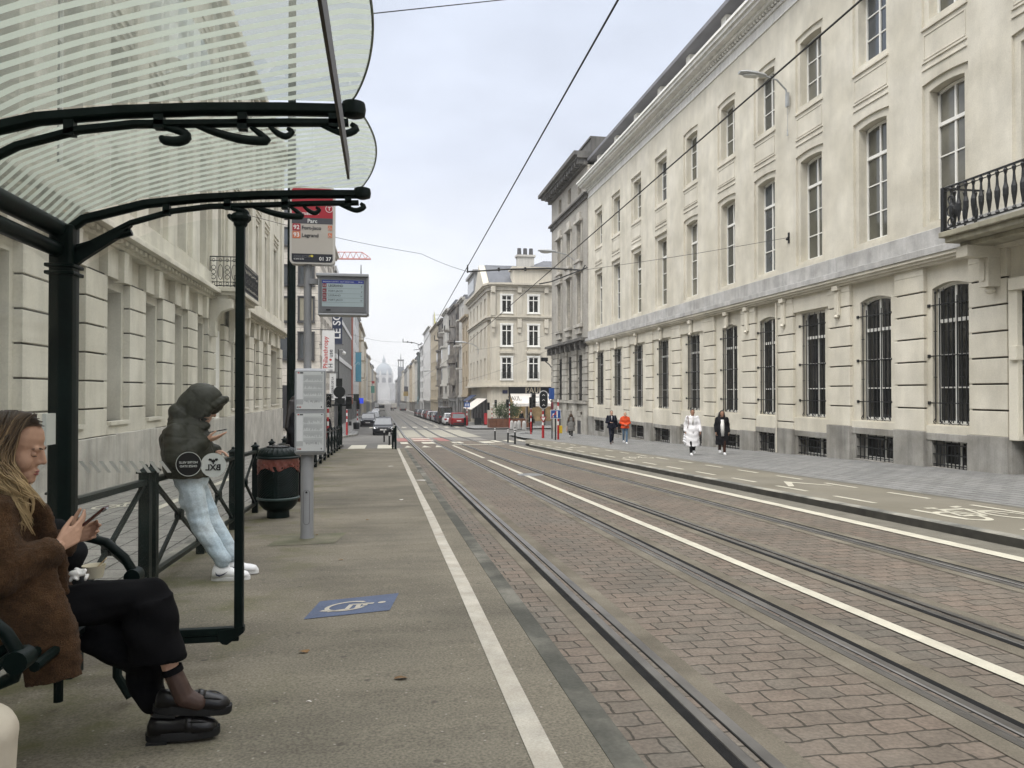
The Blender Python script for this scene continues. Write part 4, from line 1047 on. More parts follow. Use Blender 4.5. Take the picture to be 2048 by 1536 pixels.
        def bar(a, b, w):
            d = Vector((b[0] - a[0], b[1] - a[1])); n = Vector((-d.y, d.x)).normalized() * w / 2
            q = [(a[0] + n.x, a[1] + n.y), (b[0] + n.x, b[1] + n.y), (b[0] - n.x, b[1] - n.y), (a[0] - n.x, a[1] - n.y)]
            mb.loop2([pt(u - ox, v) + Vector((0, .0, 0)) for u, v in q], [pt(u - ox, v) + Vector((0, -.03, 0)) for u, v in q])
        cur = 0
        for ch in txt:
            st, bowls, adv = L[ch]; ox = -cur
            for i, (a, b) in enumerate(st): bar(a, b, .17 if (i == 0 and ch != 'A') or (ch == 'A' and i == 1) else .11)
            if ch == 'P':
                pts = [(.2, .97), (.5, .95), (.66, .84), (.68, .7), (.6, .55), (.42, .47), (.2, .46)]
                for a, b in zip(pts, pts[1:]): bar(a, b, .10)
            for sx, v in {'P': ((.18, .02), (.16, .98)), 'A': ((.08, .02), (.86, .02)), 'U': ((.16, .98), (.74, .98)), 'L': ((.16, .98),)}[ch]: bar((sx - .16, v), (sx + .16, v), .05)
            cur += adv
        return t.part("lettering", mb, m, parent=parent)
    serif("PAUL", xw(1050) , 1.58, .62, Y0 - .07, mat("cream_lettering", (.62, .55, .42), .6, .05, 3), fo)
    dkl = mat("dark_lettering", (.05, .045, .04), .7, .1, 3)
    for x in (xw(1014), xw(1097) - .2): serif("PAUL", x, .72, .44, Y0 - 1.12, dkl, ao, tilt=1.69)
    sg = MB(); sg.box(X0 + 1.6, X0 + 2.2, Y0 - .04, Y0 + .02, 1.5, 1.9); t.part("street_name_plate", sg, mat("street_plate_blue", (.03, .035, .08), .5, .1, 3))
    return t
bakery()
# --- east side beyond the bakery
house("tan_house", "narrow tan brick house between bakery and sooty bay-windowed fronts", 1, 12.1, 107.7, 116, 12.6, HOCHRE, 3, 2, wsize=(1.1, 2.0), fm=FRAMED, roof=None)
t = house("modern_penthouse_block", "pale house carrying a dark glazed penthouse behind the bakery roof", 1, 12.4, 116.2, 124, 16.2, HPALE, 4, 2, bal={(1, 0), (2, 1), (3, 0)})
m = MB(); m.box(13.2, 22, 109, 118, 12.9, 19.2); m.box(12.9, 22.4, 108.6, 118.4, 19.2, 19.6); t.part("penthouse", m, HGREY)
m = MB(); m.box(13.12, 13.19, 109.5, 117.5, 16.6, 18.4); t.part("penthouse_window", m, GLASS_SK)
m = MB(); m.box(14, 21, 108.93, 108.99, 16.6, 18.4); t.part("penthouse_window", m, GLASS_SK)
def bayhouse(label, y0, y1, ztop, wall, bx0, bw):
    t = house("bay_window_house", label, 1, 12.0, y0, y1, ztop, wall, 4, 3, bal={(3, 0), (3, 2)}, roof=1.6, wsize=(1.0, 2.0), fm=FRAMED)
    for z0, z1 in ((3.2, 6.6), (7.2, 10.2)):
        m = MB(); A = [(12, bx0), (11.2, bx0 + .5), (11.2, bx0 + bw - .5), (12, bx0 + bw)]
        m.loop2([(x, y, z0) for x, y in A], [(x, y, z1) for x, y in A]); B = [(12, bx0 - .2), (10.95, bx0 + .3), (10.95, bx0 + bw - .3), (12, bx0 + bw + .2)]
        m.loop2([(x, y, z1) for x, y in B], [(x, y, z1 + .3) for x, y in B]); m.loop2([(x, y, z0 - .35) for x, y in B], [(x, y, z0) for x, y in B]); q = t.part("oriel", m, wall)
        g = MB(); g.box(11.17, 11.19, bx0 + .7, bx0 + bw - .7, z0 + .9, z1 - .4); t.part("oriel_window", g, GLASS_SK, parent=q)
    return t
bayhouse("ornate soot-blackened house with stacked dark oriel windows", 124.2, 139, 16.0, HDARK, 127, 4.2)
bayhouse("pale grey ornate house with oriel windows and iron balconies", 139.2, 152, 17.0, HPALE, 143, 4.0)
bayhouse("second sooty oriel house before the plain beige block", 152.2, 166, 16.4, HDARK, 156, 4.0)
house("beige_block", "plain beige block with long rows of windows past the oriel houses", 1, 12.0, 166.2, 192, 17.0, HBEIGE, 5, 7, wsize=(2.0, 1.5), fm=FRAMEG, cornice=.2)
t = house("white_block", "tall blank white block with rooftop scaffold cage", 1, 11.8, 192.2, 222, 18.5, HWHITE, 5, 4, wsize=(1.4, 1.2), fm=FRAMEG, cornice=.2)
m = MB()
for x in (13, 15, 17):
    for y in (196, 199): m.tube([(x, y, 18.5), (x, y, 22)], .08, 5)
for z in (19.7, 20.9, 22):
    m.tube([(13, 196, z), (17, 196, z)], .07, 5); m.tube([(13, 199, z), (17, 199, z)], .07, 5); m.tube([(13, 196, z), (13, 199, z)], .07, 5)
t.part("rooftop_cage", m, FRAMEG)
house("strip_window_house", "white house with broad dark strip windows beside the blank white block", 1, 11.6, 222.2, 240, 15.2, HWHITE, 5, 2, wsize=(6, 1.9), fm=FRAMED)
house("green_fronted_house", "narrow dark green fronted house before the run of pale gables", 1, 11.3, 240.2, 252, 14.2, mat("green_front", (.05, .075, .07), .6, .2, 2), 4, 2)
cols = [HPALE, HCREAM, HOCHRE, HPALE, HGREY, HCREAM, HPALE, HGREY, HDARK, HGREY]
yy = 252.3; kinds = ["pale", "cream", "ochre", "light stone", "mid grey", "yellowish", "off-white", "slate grey", "brown", "far grey"]
for i in range(10):
    d = 17 + i * 5.2
    house("terrace_house", f"{kinds[i]} terrace house in the hazy row on the street's east side, number {i + 1} after the green front" if False else f"{kinds[i]} terraced house in the hazy eastern row beyond the dark green front", 1, 11.2 - i * .12, yy, yy + d - .3, 12.0 + [0, 1.6, .4, 2.0, 1.0, 2.4, .6, 1.8, 1.2, 2.2][i] - i * .35, cols[i], 4, 3 if i < 6 else 2, roof=1.6, group="hazy terraced houses on the east side"); yy += d
def slab_tower():
    t = Thing("office_tower", "tall dark grey tower with open lantern top rising over the hazy eastern roofs", "tower", (13, 470, G(470)))
    m = MB(); m.box(8.9, 14.4, 460, 478, -9, 11.0); m.box(9.0, 12.6, 462, 474, 11.0, 17.3); t.part("shaft", m, mat("tower_slate", (.17, .18, .19), .6, .1, .3))
    m = MB()
    for x in (9.2, 12.0):
        for y in (462, 473): m.box(x, x + .4, y, y + .4, 17.3, 21.3)
    m.box(8.9, 12.7, 461.6, 474.2, 21.3, 21.8); m.box(10.6, 11.0, 467, 468, 17.3, 21.3); t.part("lantern", m, HGREY)
    m = MB(); m.tube([(10.8, 467, 21.8), (10.8, 467, 25.8)], [.3, .08], 6); t.part("mast", m, FRAMED)
slab_tower()
# --- west side beyond the side street
t = house("stone_office", "pale stone-clad office with plain windows facing the side street", -1, -5.0, 62, 80, 15.4, STONEW, 4, 5, wsize=(1.2, 2.3), fm=FRAMED, gm=GLASS_SK, near=None, depth=26, ground=3.6, cornice=.3)
for pxx in (568, 612, 525, 480):
    X_ = 62 * math.tan(math.atan((pxx - 1024) / 1500) + PSI)
    for yb, yt in ((718, 665), (643, 594), (570, 530), (490, 455)):
        d = X_ * _s + 62 * _c; z0 = CAMZ + (785 - yb) / 1500 * d; z1 = CAMZ + (785 - yt) / 1500 * d
        put_window(t, X_, 61.93, z0, 1.15, z1 - z0, 1, (), -math.pi / 2, FRAMED, GLASS_SK if yb != 643 else mat("blind_glass", (.28, .26, .2), .3, .1, 2), border=.08, fr=.07)
m = MB(); m.box(-30, -5.6, 62.6, 79, 15.7, 17.4); t.part("roof", m, SLATE)
m = MB(); m.box(-30, -5.2, 61.9, 61.99, -1.2, 2.2); t.part("shop_window", m, SHOP)
def ribbed():
    t = Thing("ribbed_office", "grey office front of closely spaced vertical ribs with white floor bands", "building", (-5, 99, G(99)))
    m = MB(); m.box(-20, -5.3, 80.2, 120, -4, 15.0); t.part("wall", m, HGREY)
    for k in range(40):
        m = MB(); y = 80.6 + k * 1.0; m.box(-5.3, -4.9, y, y + .34, .8, 14.6); t.part("rib", m, HGREY)
    for z in (.6, 5.2, 9.8, 14.4):
        m = MB(); m.box(-5.35, -4.82, 80.3, 119.9, z, z + .5); t.part("floor_band", m, HWHITE)
    for k in range(9):
        m = MB(); m.box(-5.2, -5.1, 81 + k * 4.3, 84.6 + k * 4.3, -2.6, .3); t.part("shop_window", m, SHOP)
ribbed()
t = house("striped_house", "house with a red vertical strip and white upper floors past the ribbed office", -1, -5.0, 120.2, 160, 16.4, HWHITE, 5, 5, wsize=(2.2, 1.7), fm=FRAMED, gm=GLASS_SK)
m = MB(); m.box(-5.0, -4.7, 120.4, 121.6, -.2, 16.6); t.part("red_strip", m, mat("red_cladding", (.40, .13, .085), .7, .1, 2))
house("ornate_west_house", "ornate brownish house with small balconies on the street's west side", -1, -5.0, 160.2, 178, 16.0, HOCHRE, 4, 4, bal={(1, 1), (2, 2), (3, 0)}, roof=2)
house("cream_west_house", "cream west-side house behind the hanging turquoise banner", -1, -5.1, 178.2, 206, 16.6, HCREAM, 4, 5, bal={(2, 1), (1, 3)}, roof=2)
house("sandy_west_house", "sandy coloured west-side house with a curved gable in the haze", -1, -5.1, 206.2, 236, 15.0, HBEIGE, 4, 5, roof=1.5)
yy = 236.3; wl = ["pale", "sand", "green-roofed", "grey", "cream", "brown", "light grey", "misty"]
for i in range(8):
    d = 24 + i * 6
    house("terrace_house", f"{wl[i]} terraced house in the hazy western row past the sandy gable", -1, -5.1 + i * .15, yy, yy + d - .3, 13.2 + [0, 1.2, -.6, 1.5, .5, 1.8, .4, 1][i] - i * .5, [HPALE, HBEIGE, HCREAM, HGREY, HCREAM, HOCHRE, HGREY, HPALE][i], 4, 3 if i < 5 else 2, roof=2.0, group="hazy terraced houses on the west side"); yy += d
# --- domed church closing the street
def church():
    t = Thing("domed_church", "pale domed church closing the far end of the street in haze", "church", (1.3, 1150, -10))
    CH = mat("church_stone", (.42, .41, .39), .85, .1, .1); DM = mat("church_dome_copper", (.21, .235, .25), .7, .15, .1)
    c = (1.3, 1150); z0 = -11
    m = MB(); n = 8
    def oc(r, z, rot=math.pi / 8, k=n): return [(c[0] + r * math.cos(2 * math.pi * i / k + rot), c[1] + r * math.sin(2 * math.pi * i / k + rot), z) for i in range(k)]
    m.loop2(oc(18, z0), oc(18, 14)); m.loop2(oc(19, 14), oc(19, 15.5)); t.part("body", m, CH)
    m = MB(); m.loop2(oc(14, 15.5), oc(14, 26)); m.loop2(oc(15, 26), oc(15, 27.5)); t.part("drum", m, CH)
    m = MB(); m.lathe([(13.6, 27.5), (13.0, 32), (11.5, 37), (9.0, 41.5), (5.5, 44.8), (2.2, 46.5)], (c[0], c[1], 0), 24); t.part("dome", m, DM, smooth=1)
    m = MB(); m.lathe([(2.4, 46), (2.2, 50), (2.8, 50.4), (2.6, 51), (.6, 55), (.1, 60)], (c[0], c[1], 0), 10); t.part("lantern", m, DM)
    for i in range(8):
        m = MB(); a = 2 * math.pi * i / 8 + math.pi / 8; x, y = c[0] + 13.4 * math.cos(a), c[1] + 13.4 * math.sin(a)
        m.lathe([(1.6, 15.5), (1.6, 28), (1.9, 28.5), (1.4, 31), (.2, 35)], (x, y, 0), 8); t.part("turret", m, CH)
    for x in (-8.5, 0, 8.5):
        m = MB(); pts = [(x - 2.6, 16.5), (x + 2.6, 16.5), (x + 2.6, 21.5)] + [(x + 2.6 * math.cos(k * .349), 21.5 + 2.6 * math.sin(k * .349)) for k in range(1, 9)] + [(x - 2.6, 21.5)]
        yd = 13.6 if x == 0 else 11.5
        m.loop2([(c[0] + u, c[1] - yd, z) for u, z in pts], [(c[0] + u, c[1] - yd - .35, z) for u, z in pts]); t.part("arched_window", m, FRAMED)
    m = MB(); m.box(c[0] - 9, c[0] + 9, 1127, 1136, z0, 8); m.loop2([(c[0] - 10, 1127, 8), (c[0] + 10, 1127, 8), (c[0], 1127, 14)], [(c[0] - 10, 1136, 8), (c[0] + 10, 1136, 8), (c[0], 1136, 14)]); p = t.part("porch", m, CH)
    m = MB(); pts = [(-5.5, z0), (5.5, z0), (5.5, 1)] + [(5.5 * math.cos(k * .314), 1 + 5.5 * math.sin(k * .314)) for k in range(1, 10)] + [(-5.5, 1)]
    m.loop2([(c[0] + u, 1126.9, z) for u, z in pts], [(c[0] + u, 1126.4, z) for u, z in pts]); t.part("porch_arch", m, FRAMEG, parent=p)
church()
def crane():
    t = Thing("tower_crane", "red and white tower crane jib above the stone office roof", "crane", (-18, 150, G(150)))
    A = px(600, 516, 150); B = px(741, 517, 150); RW = mat("crane_red", (.42, .16, .13), .6, .1, 1); m = MB()
    def tri(a, b, n, h, w=.9):
        a, b = Vector(a), Vector(b); top = []
        for i in range(n + 1):
            p = a.lerp(b, i / n); q = a.lerp(b, min(1, (i + .5) / n)) + Vector((0, 0, h * (1 if i < n - 1 else .4)))
            m.tube([p, p + Vector((0, w, 0))], .05, 4)
            if i < n: m.tube([p, q], .05, 4); m.tube([q, a.lerp(b, (i + 1) / n)], .05, 4); m.tube([p + Vector((0, w, 0)), q], .05, 4); top.append(q)
        m.tube([a, b], .09, 4); m.tube([a + Vector((0, w, 0)), b + Vector((0, w, 0))], .09, 4); m.tube(top, .09, 4)
    tri(A, B, 12, 1.3); t.part("jib", m, RW)
    m = MB(); mz = A.z
    for dx in (0, 1.4):
        for dy in (0, 1.4): m.tube([(A.x + dx, A.y + dy, G(150)), (A.x + dx, A.y + dy, mz + 5)], .1, 4)
    for k in range(24):
        z = G(150) + k * (mz - G(150)) / 24; z2 = z + (mz - G(150)) / 24
        for dy in (0, 1.4): m.tube([(A.x, A.y + dy, z), (A.x + 1.4, A.y + dy, z2)], .05, 4)
    t.part("mast", m, HWHITE); m = MB(); m.tube([(A.x + .7, A.y + .7, mz + 5), A.lerp(B, .55) + Vector((0, .5, 1.3))], .05, 4); t.part("tie", m, HWHITE)
crane()
# --- overhead lines
WIRE = mat("overhead_wire", (.02, .02, .02), .6, .1, 3)
def wire(label, pts, r=.011, name="overhead_wire", grp="overhead tram wires"):
    m = MB(); m.tube(pts, r, 5); return tag(m.build(name, WIRE), label, "wire", grp)
H_ = 6.15
wire("contact wire over the nearer tram track, climbing to the top of the picture", [(2.52, y, G(y) + H_) for y in [-6, 0, 10, 20, 35, 60, 100, 200, 312, 420]], .013)
wire("contact wire over the farther tram track, crossing the cream palace front", [(5.15, y, G(y) + H_) for y in [-6, 0, 10, 20, 35, 60, 100, 200, 312, 420]], .013)
def sp(a, b, label, sag=.15, r=.009):
    a, b = Vector(a), Vector(b); wire(label, [a.lerp(b, i / 10) - Vector((0, 0, sag * math.sin(math.pi * i / 10))) for i in range(11)], r)
Yq = 31.0
q1 = px(935, 543, 31.2); q2 = px(1165, 540, 31.5)
sp(px(490, 428, 24), px(842, 507, 30.0), "thin span wire from the shelter top to the first pull-off", .1); sp(px(842, 507, 30.0), q1, "short end of the span wire above the first pull-off", .05)
hk = Vector((15.0, (px(1575, 475, 20).y), 0)); hd = (15.0) / px(1575, 475, 1).x; hk = px(1575, 475, hd)
sp(q2, hk, "thin span wire hooked to the cream palace wall", .05)
sp(px(742, 23, 11), px(1090, -14, 14.5), "short wire at the top edge beside the shelter roof", .0)
sp(px(700, 668, 60), px(806, 684, 66), "hazy span wire ahead of the church dome", .2); sp(px(950, 700, 70), px(1120, 662, 64), "thin wire in front of the bakery's first floor", .2); sp(px(900, 770, 70), px(1120, 690, 62), "lower thin wire in front of the bakery awning", .3)
sp(px(735, 715, 110), px(800, 733, 112), "faint span wire before the far dome", .2)
def pulloff(label, A, B, drop=.25):
    t = Thing("pull_off_arm", label, "overhead fitting", tuple(A), "pull-off arms over the tram tracks")
    m = MB(); A, B = Vector(A), Vector(B); m.tube([A, A.lerp(B, .35) + Vector((0, 0, .08)), A.lerp(B, .7) + Vector((0, 0, .1)), B], .035, 6); m.tube([A - Vector((0, 0, .05)), A + Vector((0, 0, .28))], .03, 6); t.part("arm", m, WIRE)
    m = MB(); C = A.lerp(B, .62); m.tube([C - Vector((.0, 0, .55)), C + Vector((.5, 0, -.45)), B + Vector((-.2, 0, -.05)), B + Vector((.22, 0, .12)), B + Vector((.12, 0, .22)), B], .03, 6); t.part("curved_bracket", m, WIRE)
    for f in (.27, .5):
        m = MB(); p = A.lerp(B, f); m.lathe([(.03, 0), (.06, .03), (.03, .08), (.06, .12), (.03, .16)], (p.x, p.y, p.z), 8); t.part("insulator", m, WIRE)
pulloff("curved black pull-off arm between both tram wires near the bakery roof", q1, q2)
pulloff("smaller pull-off arm farther down the street against the pale sky", px(806, 684, 66), px(840, 690, 66))
m = MB(); m.tube([hk, hk + Vector((.1, 0, 0))], .03, 6); m.lathe([(.02, -.1), (.05, -.05), (.02, 0)], tuple(hk), 8); m.box(hk.x + .05, hk.x + .1, hk.y - .03, hk.y + .03, hk.z - .2, hk.z + .2); tag(m.build("wall_hook", IRON), "small iron hook holding the span wire on the cream wall", "hook")
# --- street lamps on walls
LAMPG = mat("lamp_grey", (.34, .35, .35), .45, .1, 3); LENS = mat("lamp_lens", (.5, .5, .47), .2, .1, 5)
def wall_lamp(label, P0, out, L=1.5, s=1.0, wallx=None, group="street lamps on the house fronts"):
    t = Thing("street_lamp", label, "street lamp", P0, group); x, y, z = P0
    m = MB(); m.tube([(x, y, z - .5 * s), (x + out * .05, y, z - .2 * s), (x + out * .35 * L, y, z + .1 * s), (x + out * L * .75, y, z + .2 * s)], .03 * s, 7); m.box(x - .04, x + .04, y - .08, y + .08, z - .75 * s, z - .3 * s); t.part("bracket_arm", m, LAMPG)
    m = MB(); hx = x + out * L * .7; a = out
    prof = [(0, .05, .05), (.12, .11, .08), (.4, .16, .10), (.75, .17, .09), (.95, .11, .05)]
    R = [[(hx + a * u * s, y + w * s * math.cos(k * math.pi / 4), z + .2 * s + .06 * u + h * s * math.sin(k * math.pi / 4) * (1 if math.sin(k * math.pi / 4) > 0 else .55)) for k in range(8)] for u, w, h in prof]
    m.rings(R); t.part("lamp_head", m, LAMPG, smooth=50)
    m = MB(); m.sphere((hx + a * .55 * s, y, z + .17 * s), (.3 * s, .12 * s, .07 * s)); t.part("lamp_lens", m, LENS)
    c = MB(); c.tube([(x - out * .02, y, z - .4 * s), (x - out * .02, y + .03, z - 1.5 * s)], .008, 4); c.tube([(x - out * .02, y + .03, z - 1.5 * s), (x - out * .02, y + .03, z - 1.7 * s)], .03, 6); t.part("cable", c, LAMPG)
pp = px(1578, 165, 15.0 / px(1578, 165, 1).x)
wall_lamp("grey street lamp on a wall arm by the cream palace's top storey", (14.98, pp.y, pp.z), -1, 1.2, 1.15)
pp = px(1150, 512, 14.95 / px(1150, 512, 1).x); wall_lamp("grey street lamp on the soot-stained corner block", (14.95, pp.y, pp.z), -1, 2.2, 1.5)
pp = px(956, 690, 12.1 / px(956, 690, 1).x); wall_lamp("street lamp on the bakery's street-side front", (12.1, pp.y, pp.z), -1, 2.2, 1.5)
pp = px(874, 745, 12.0 / px(874, 745, 1).x); wall_lamp("street lamp on the sooty oriel house", (12.0, pp.y, pp.z), -1, 2.2, 1.7)
# ------------------------------------------------------------------ lettering
def text_part(parent, loc0, body, size, pos, rot, mt, name="lettering", align='LEFT', ext=.0015, mirror=False, bold=0.0, sx=1.0):
    c = bpy.data.curves.new("lettering", 'FONT'); c.body = body; c.size = size; c.align_x = align; c.extrude = ext; c.offset = bold * size; c.resolution_u = 3
    o = bpy.data.objects.new("lettering", c); COL.objects.link(o)
    dg = bpy.context.evaluated_depsgraph_get(); me = bpy.data.meshes.new_from_object(o.evaluated_get(dg)); bpy.data.objects.remove(o); bpy.data.curves.remove(c)
    M = Matrix.Translation(Vector(pos) - Vector(loc0)) @ Matrix.Rotation(rot[2], 4, 'Z') @ Matrix.Rotation(rot[0], 4, 'X') @ Matrix.Rotation(rot[1], 4, 'Z') @ Matrix.Diagonal(((-1 if mirror else 1) * sx, 1, 1, 1))
    me.transform(M); me.materials.clear(); me.materials.append(mt)
    q = bpy.data.objects.new(name, me); COL.objects.link(q); q.parent = parent; return q
R90 = math.radians(90)
def onY(x, y, Y):
    d = px(x, y, 1.0) - Vector((0, 0, CAMZ)); return Vector((0, 0, CAMZ)) + d * (Y / d.y)
def onX(x, y, X):
    d = px(x, y, 1.0) - Vector((0, 0, CAMZ)); return Vector((0, 0, CAMZ)) + d * (X / d.x)
def ZP(Y): return G(Y) + .24
# ------------------------------------------------------------------ tram shelter
def shelter():
    Y2 = 4.4; XB = -1.70; t = Thing("tram_shelter", "dark green tram shelter with striped arched glass roof over the seated woman", "shelter", (XB, 3, ZP(3)))
    # arms: one shape, four bays
    up = [(-1.72, 2.46), (-1.6, 2.56), (-1.29, 2.655), (-1.0, 2.70), (-.7, 2.73), (-.4, 2.75), (-.10, 2.762)]
    lo = [(-1.72, 2.34), (-1.58, 2.42), (-1.36, 2.55), (-1.15, 2.622), (-.95, 2.657), (-.82, 2.666), (-.6, 2.682), (-.35, 2.70), (-.14, 2.712)]
    def arm(Y):
        m = MB()
        def ribbon(pts, h, w):
            P = [Vector((x, Y, z)) for x, z in pts]; R = []
            for i, p in enumerate(P):
                d = (P[min(i + 1, len(P) - 1)] - P[max(i - 1, 0)]).normalized(); n = Vector((-d.z, 0, d.x)); s = .65 if i == 0 else 1
                R.append([p + n * h + Vector((0, w, 0)), p + n * h - Vector((0, w, 0)), p - n * h * .4 - Vector((0, w, 0)), p - n * h - Vector((0, w * .4, 0)), p - n * h + Vector((0, w * .4, 0)), p - n * h * .4 + Vector((0, w, 0))])
            m.rings(R)
        ribbon(up, .021, .028); ribbon(lo, .013, .02)
        for x, z0, z1 in ((-1.18, 2.6, 2.68), (-.86, 2.645, 2.715), (-.55, 2.66, 2.74), (-.2, 2.69, 2.75)): m.box(x - .018, x + .018, Y - .02, Y + .02, z0, z1)
        m.lathe([(.02, -.035), (.046, -.025), (.05, 0), (.046, .025), (.02, .035)], (-.12, Y, 2.77), 14)
        ao = t.part("roof_arm", m, GREEN, smooth=40)
        def sc(pts, r):
            s = MB()
            z0_ = pts[0][1]; P = [Vector((x, Y, z0_ + .024 + (z - z0_) * .66)) for x, z in pts]; Q = []; rr_ = []
            for i in range(len(P) - 1):
                a0, a1, a2, a3 = P[max(0, i - 1)], P[i], P[i + 1], P[min(len(P) - 1, i + 2)]
                for u in (0, .33, .66): Q.append(.5 * ((2 * a1) + (a2 - a0) * u + (2 * a0 - 5 * a1 + 4 * a2 - a3) * u * u + (3 * a1 - a0 - 3 * a2 + a3) * u ** 3)); rr_.append((r[i] + (r[i + 1] - r[i]) * u) * .78)
            s.tube(Q + [P[-1]], rr_ + [r[-1] * .78], 8); t.part('scroll_ornament', s, GREEN, parent=ao, smooth=1)
        sc([(-.95, 2.632), (-.86, 2.635), (-.78, 2.61), (-.76, 2.575), (-.79, 2.55), (-.84, 2.552), (-.855, 2.575)], [.012, .018, .022, .026, .027, .024, .012])
        sc([(-.74, 2.65), (-.66, 2.61), (-.56, 2.575), (-.47, 2.57), (-.46, 2.58), (-.49, 2.62), (-.52, 2.65)], [.012, .02, .024, .024, .02, .016, .01])
        sc([(-.45, 2.66), (-.42, 2.62), (-.385, 2.60), (-.36, 2.63), (-.38, 2.65)], [.01, .016, .018, .014, .01])
        sc([(-.26, 2.68), (-.2, 2.645), (-.15, 2.628), (-.11, 2.66), (-.13, 2.69)], [.01, .016, .02, .02, .012])
        if Y > 4:
            w = MB(); q = [(-1.76, 2.2), (-1.6, 2.34), (-1.42, 2.47), (-1.36, 2.535), (-1.58, 2.42), (-1.72, 2.36)]
            w.loop2([(x, Y - .02, z) for x, z in q], [(x, Y + .02, z) for x, z in q]); w.tube([(-1.7, Y, 2.38), (-1.45, Y, 2.47), (-1.36, Y, 2.5)], .02, 6); t.part("arm_gusset", w, GREEN, parent=ao)
    YA = [.5, 1.8, 3.1, 4.4]
    for Y in YA: arm(Y)
    # glazing of the roof, one bulging sheet per bay
    GR = glassmat("roof_glass_striped", (.93, .96, .92), stripes=(.068, (.42, .465, .395), .30))
    def zroof(x):
        P = up
        if x >= P[-1][0]: return P[-1][1] + .035 + (x - P[-1][0]) * -.25
        for (a, za), (b, zb) in zip(P, P[1:]):
            if a <= x <= b: return za + (zb - za) * (x - a) / (b - a) + .035
        return P[0][1] + .03
    for a, b in zip(YA, YA[1:]):
        m = MB(); n = 24; kx = 22
        for j in range(n + 1):
            tt = j / n; y = a + .012 + (b - a - .024) * tt; xe = -.13 + .095 * math.sin(math.pi * tt) ** .75
            for i in range(kx + 1):
                x = -1.74 + (xe + 1.74) * i / kx; m.v.append((x, y, zroof(x) + .035 * math.sin(math.pi * tt)))
        for j in range(n):
            for i in range(kx): q = j * (kx + 1) + i; m.f.append((q, q + 1, q + kx + 2, q + kx + 1)); m.m.append(0)
        o = t.part("roof_glass", m, GR, smooth=1)
        e = MB(); e.tube([m.v[j * (kx + 1) + kx] for j in range(n + 1)], .0045, 5); t.part("glass_edge", e, mat("glass_edge_green", (.16, .19, .15), .4, .3, 6), parent=o)
    # fascia plate hanging along the front edge
    m = MB(); m.box(-.122, -.114, .55, 2.62, 2.35, 2.42); t.part("fascia_plate", m, mat("fascia_bronze", (.035, .028, .02), .5, .2, 4))
    # back beams and posts
    for z, r in ((2.50, .05), (2.385, .04)):
        m = MB(); m.tube([(XB - .02, -.5, z), (XB - .02, Y2, z)], r, 10); t.part("back_beam", m, GREEN, smooth=40)
    def post(x, y):
        m = MB(); w = .062
        A = [(x + w * math.copysign(abs(math.cos(k * math.pi / 6)) ** .35, math.cos(k * math.pi / 6)), y + w * math.copysign(abs(math.sin(k * math.pi / 6)) ** .35, math.sin(k * math.pi / 6))) for k in range(12)]
        m.loop2([(a, b, ZP(y) - .02) for a, b in A], [(a, b, 2.52) for a, b in A])
        for z in (2.25, 2.29): m.box(x - w - .012, x + w + .012, y - w - .012, y + w + .012, z, z + .02)
        m.box(x - w - .02, x + w + .02, y - w - .02, y + w + .02, ZP(y) - .01, ZP(y) + .12); t.part("post", m, GREEN, bevel=.006)
    post(XB, Y2); post(XB, .5)
    m = MB(); xf = -.79
    m.box(xf - .024, xf + .024, Y2 - .022, Y2 + .022, .30, 2.63); m.sphere((xf, Y2, 2.6), (.06, .05, .035)); m.sphere((xf, Y2, 2.57), (.04, .035, .03)); t.part("front_post", m, GREEN, bevel=.006)
    m = MB(); m.box(XB, xf + .02, Y2 - .02, Y2 + .02, .275, .315); m.box(XB, xf + .0, Y2 - .012, Y2 + .012, .235, .272)
    q = [(xf + .03, .32), (xf + .03, .285), (xf - .06, .22), (xf - .085, .225), (xf - .11, .25), (xf - .11, .3)]
    m.loop2([(x, Y2 - .024, z) for x, z in q], [(x, Y2 + .024, z) for x, z in q]); t.part("bottom_rail", m, GREEN, bevel=.004)
    GC = glassmat("shelter_glass", (.95, .965, .95))
    m = MB(); q = [(XB + .06, .32), (xf - .026, .32), (xf - .026, 2.6), (-1.0, 2.58), (-1.2, 2.53), (-1.4, 2.44), (XB + .06, 2.28)]
    m.add([(x, Y2, z) for x, z in q], [tuple(range(len(q)))]); side = t.part("side_glass", m, GC)
    m = MB(); q = [(XB, .55, .36), (XB, Y2 - .07, .30), (XB, Y2 - .07, 2.33), (XB, .55, 2.33)]; m.add(q, [(0, 1, 2, 3)]); back = t.part("back_glass", m, GC)
    for a in (1.8, 3.1):
        m = MB(); m.box(XB - .012, XB + .012, a - .012, a + .012, .25, 2.35); t.part("glass_clamp_bar", m, GREEN)
    # stickers on the side glass, read from outside, so mirrored from here
    Ys = Y2 - .004; WH = mat("sticker_white", (.62, .64, .61), .6, .04, 3); BKS = mat("sticker_black", (.012, .012, .012), .5, .1, 3)
    c1 = onY(378, 928, Ys); c2 = onY(427.5, 930, Ys); r = .0675
    def disc(c, r0, r1, mt, nm, dy=0, par=None):
        m = MB(); n = 40
        for i in range(n):
            a, b = 2 * math.pi * i / n, 2 * math.pi * (i + 1) / n; m.add([(c.x + r0 * math.cos(a), Ys + dy, c.z + r0 * math.sin(a)), (c.x + r1 * math.cos(a), Ys + dy, c.z + r1 * math.sin(a)), (c.x + r1 * math.cos(b), Ys + dy, c.z + r1 * math.sin(b)), (c.x + r0 * math.cos(b), Ys + dy, c.z + r0 * math.sin(b))], [(0, 1, 2, 3)])
        return t.part(nm, m, mt, parent=par)
    d1 = disc(c1, .0001, r - .003, BKS, "black_sticker", 0, side); disc(c1, r - .003, r, WH, "sticker_rim", 0, d1); d2 = disc(c2, .0001, r, WH, "white_sticker", 0, side)
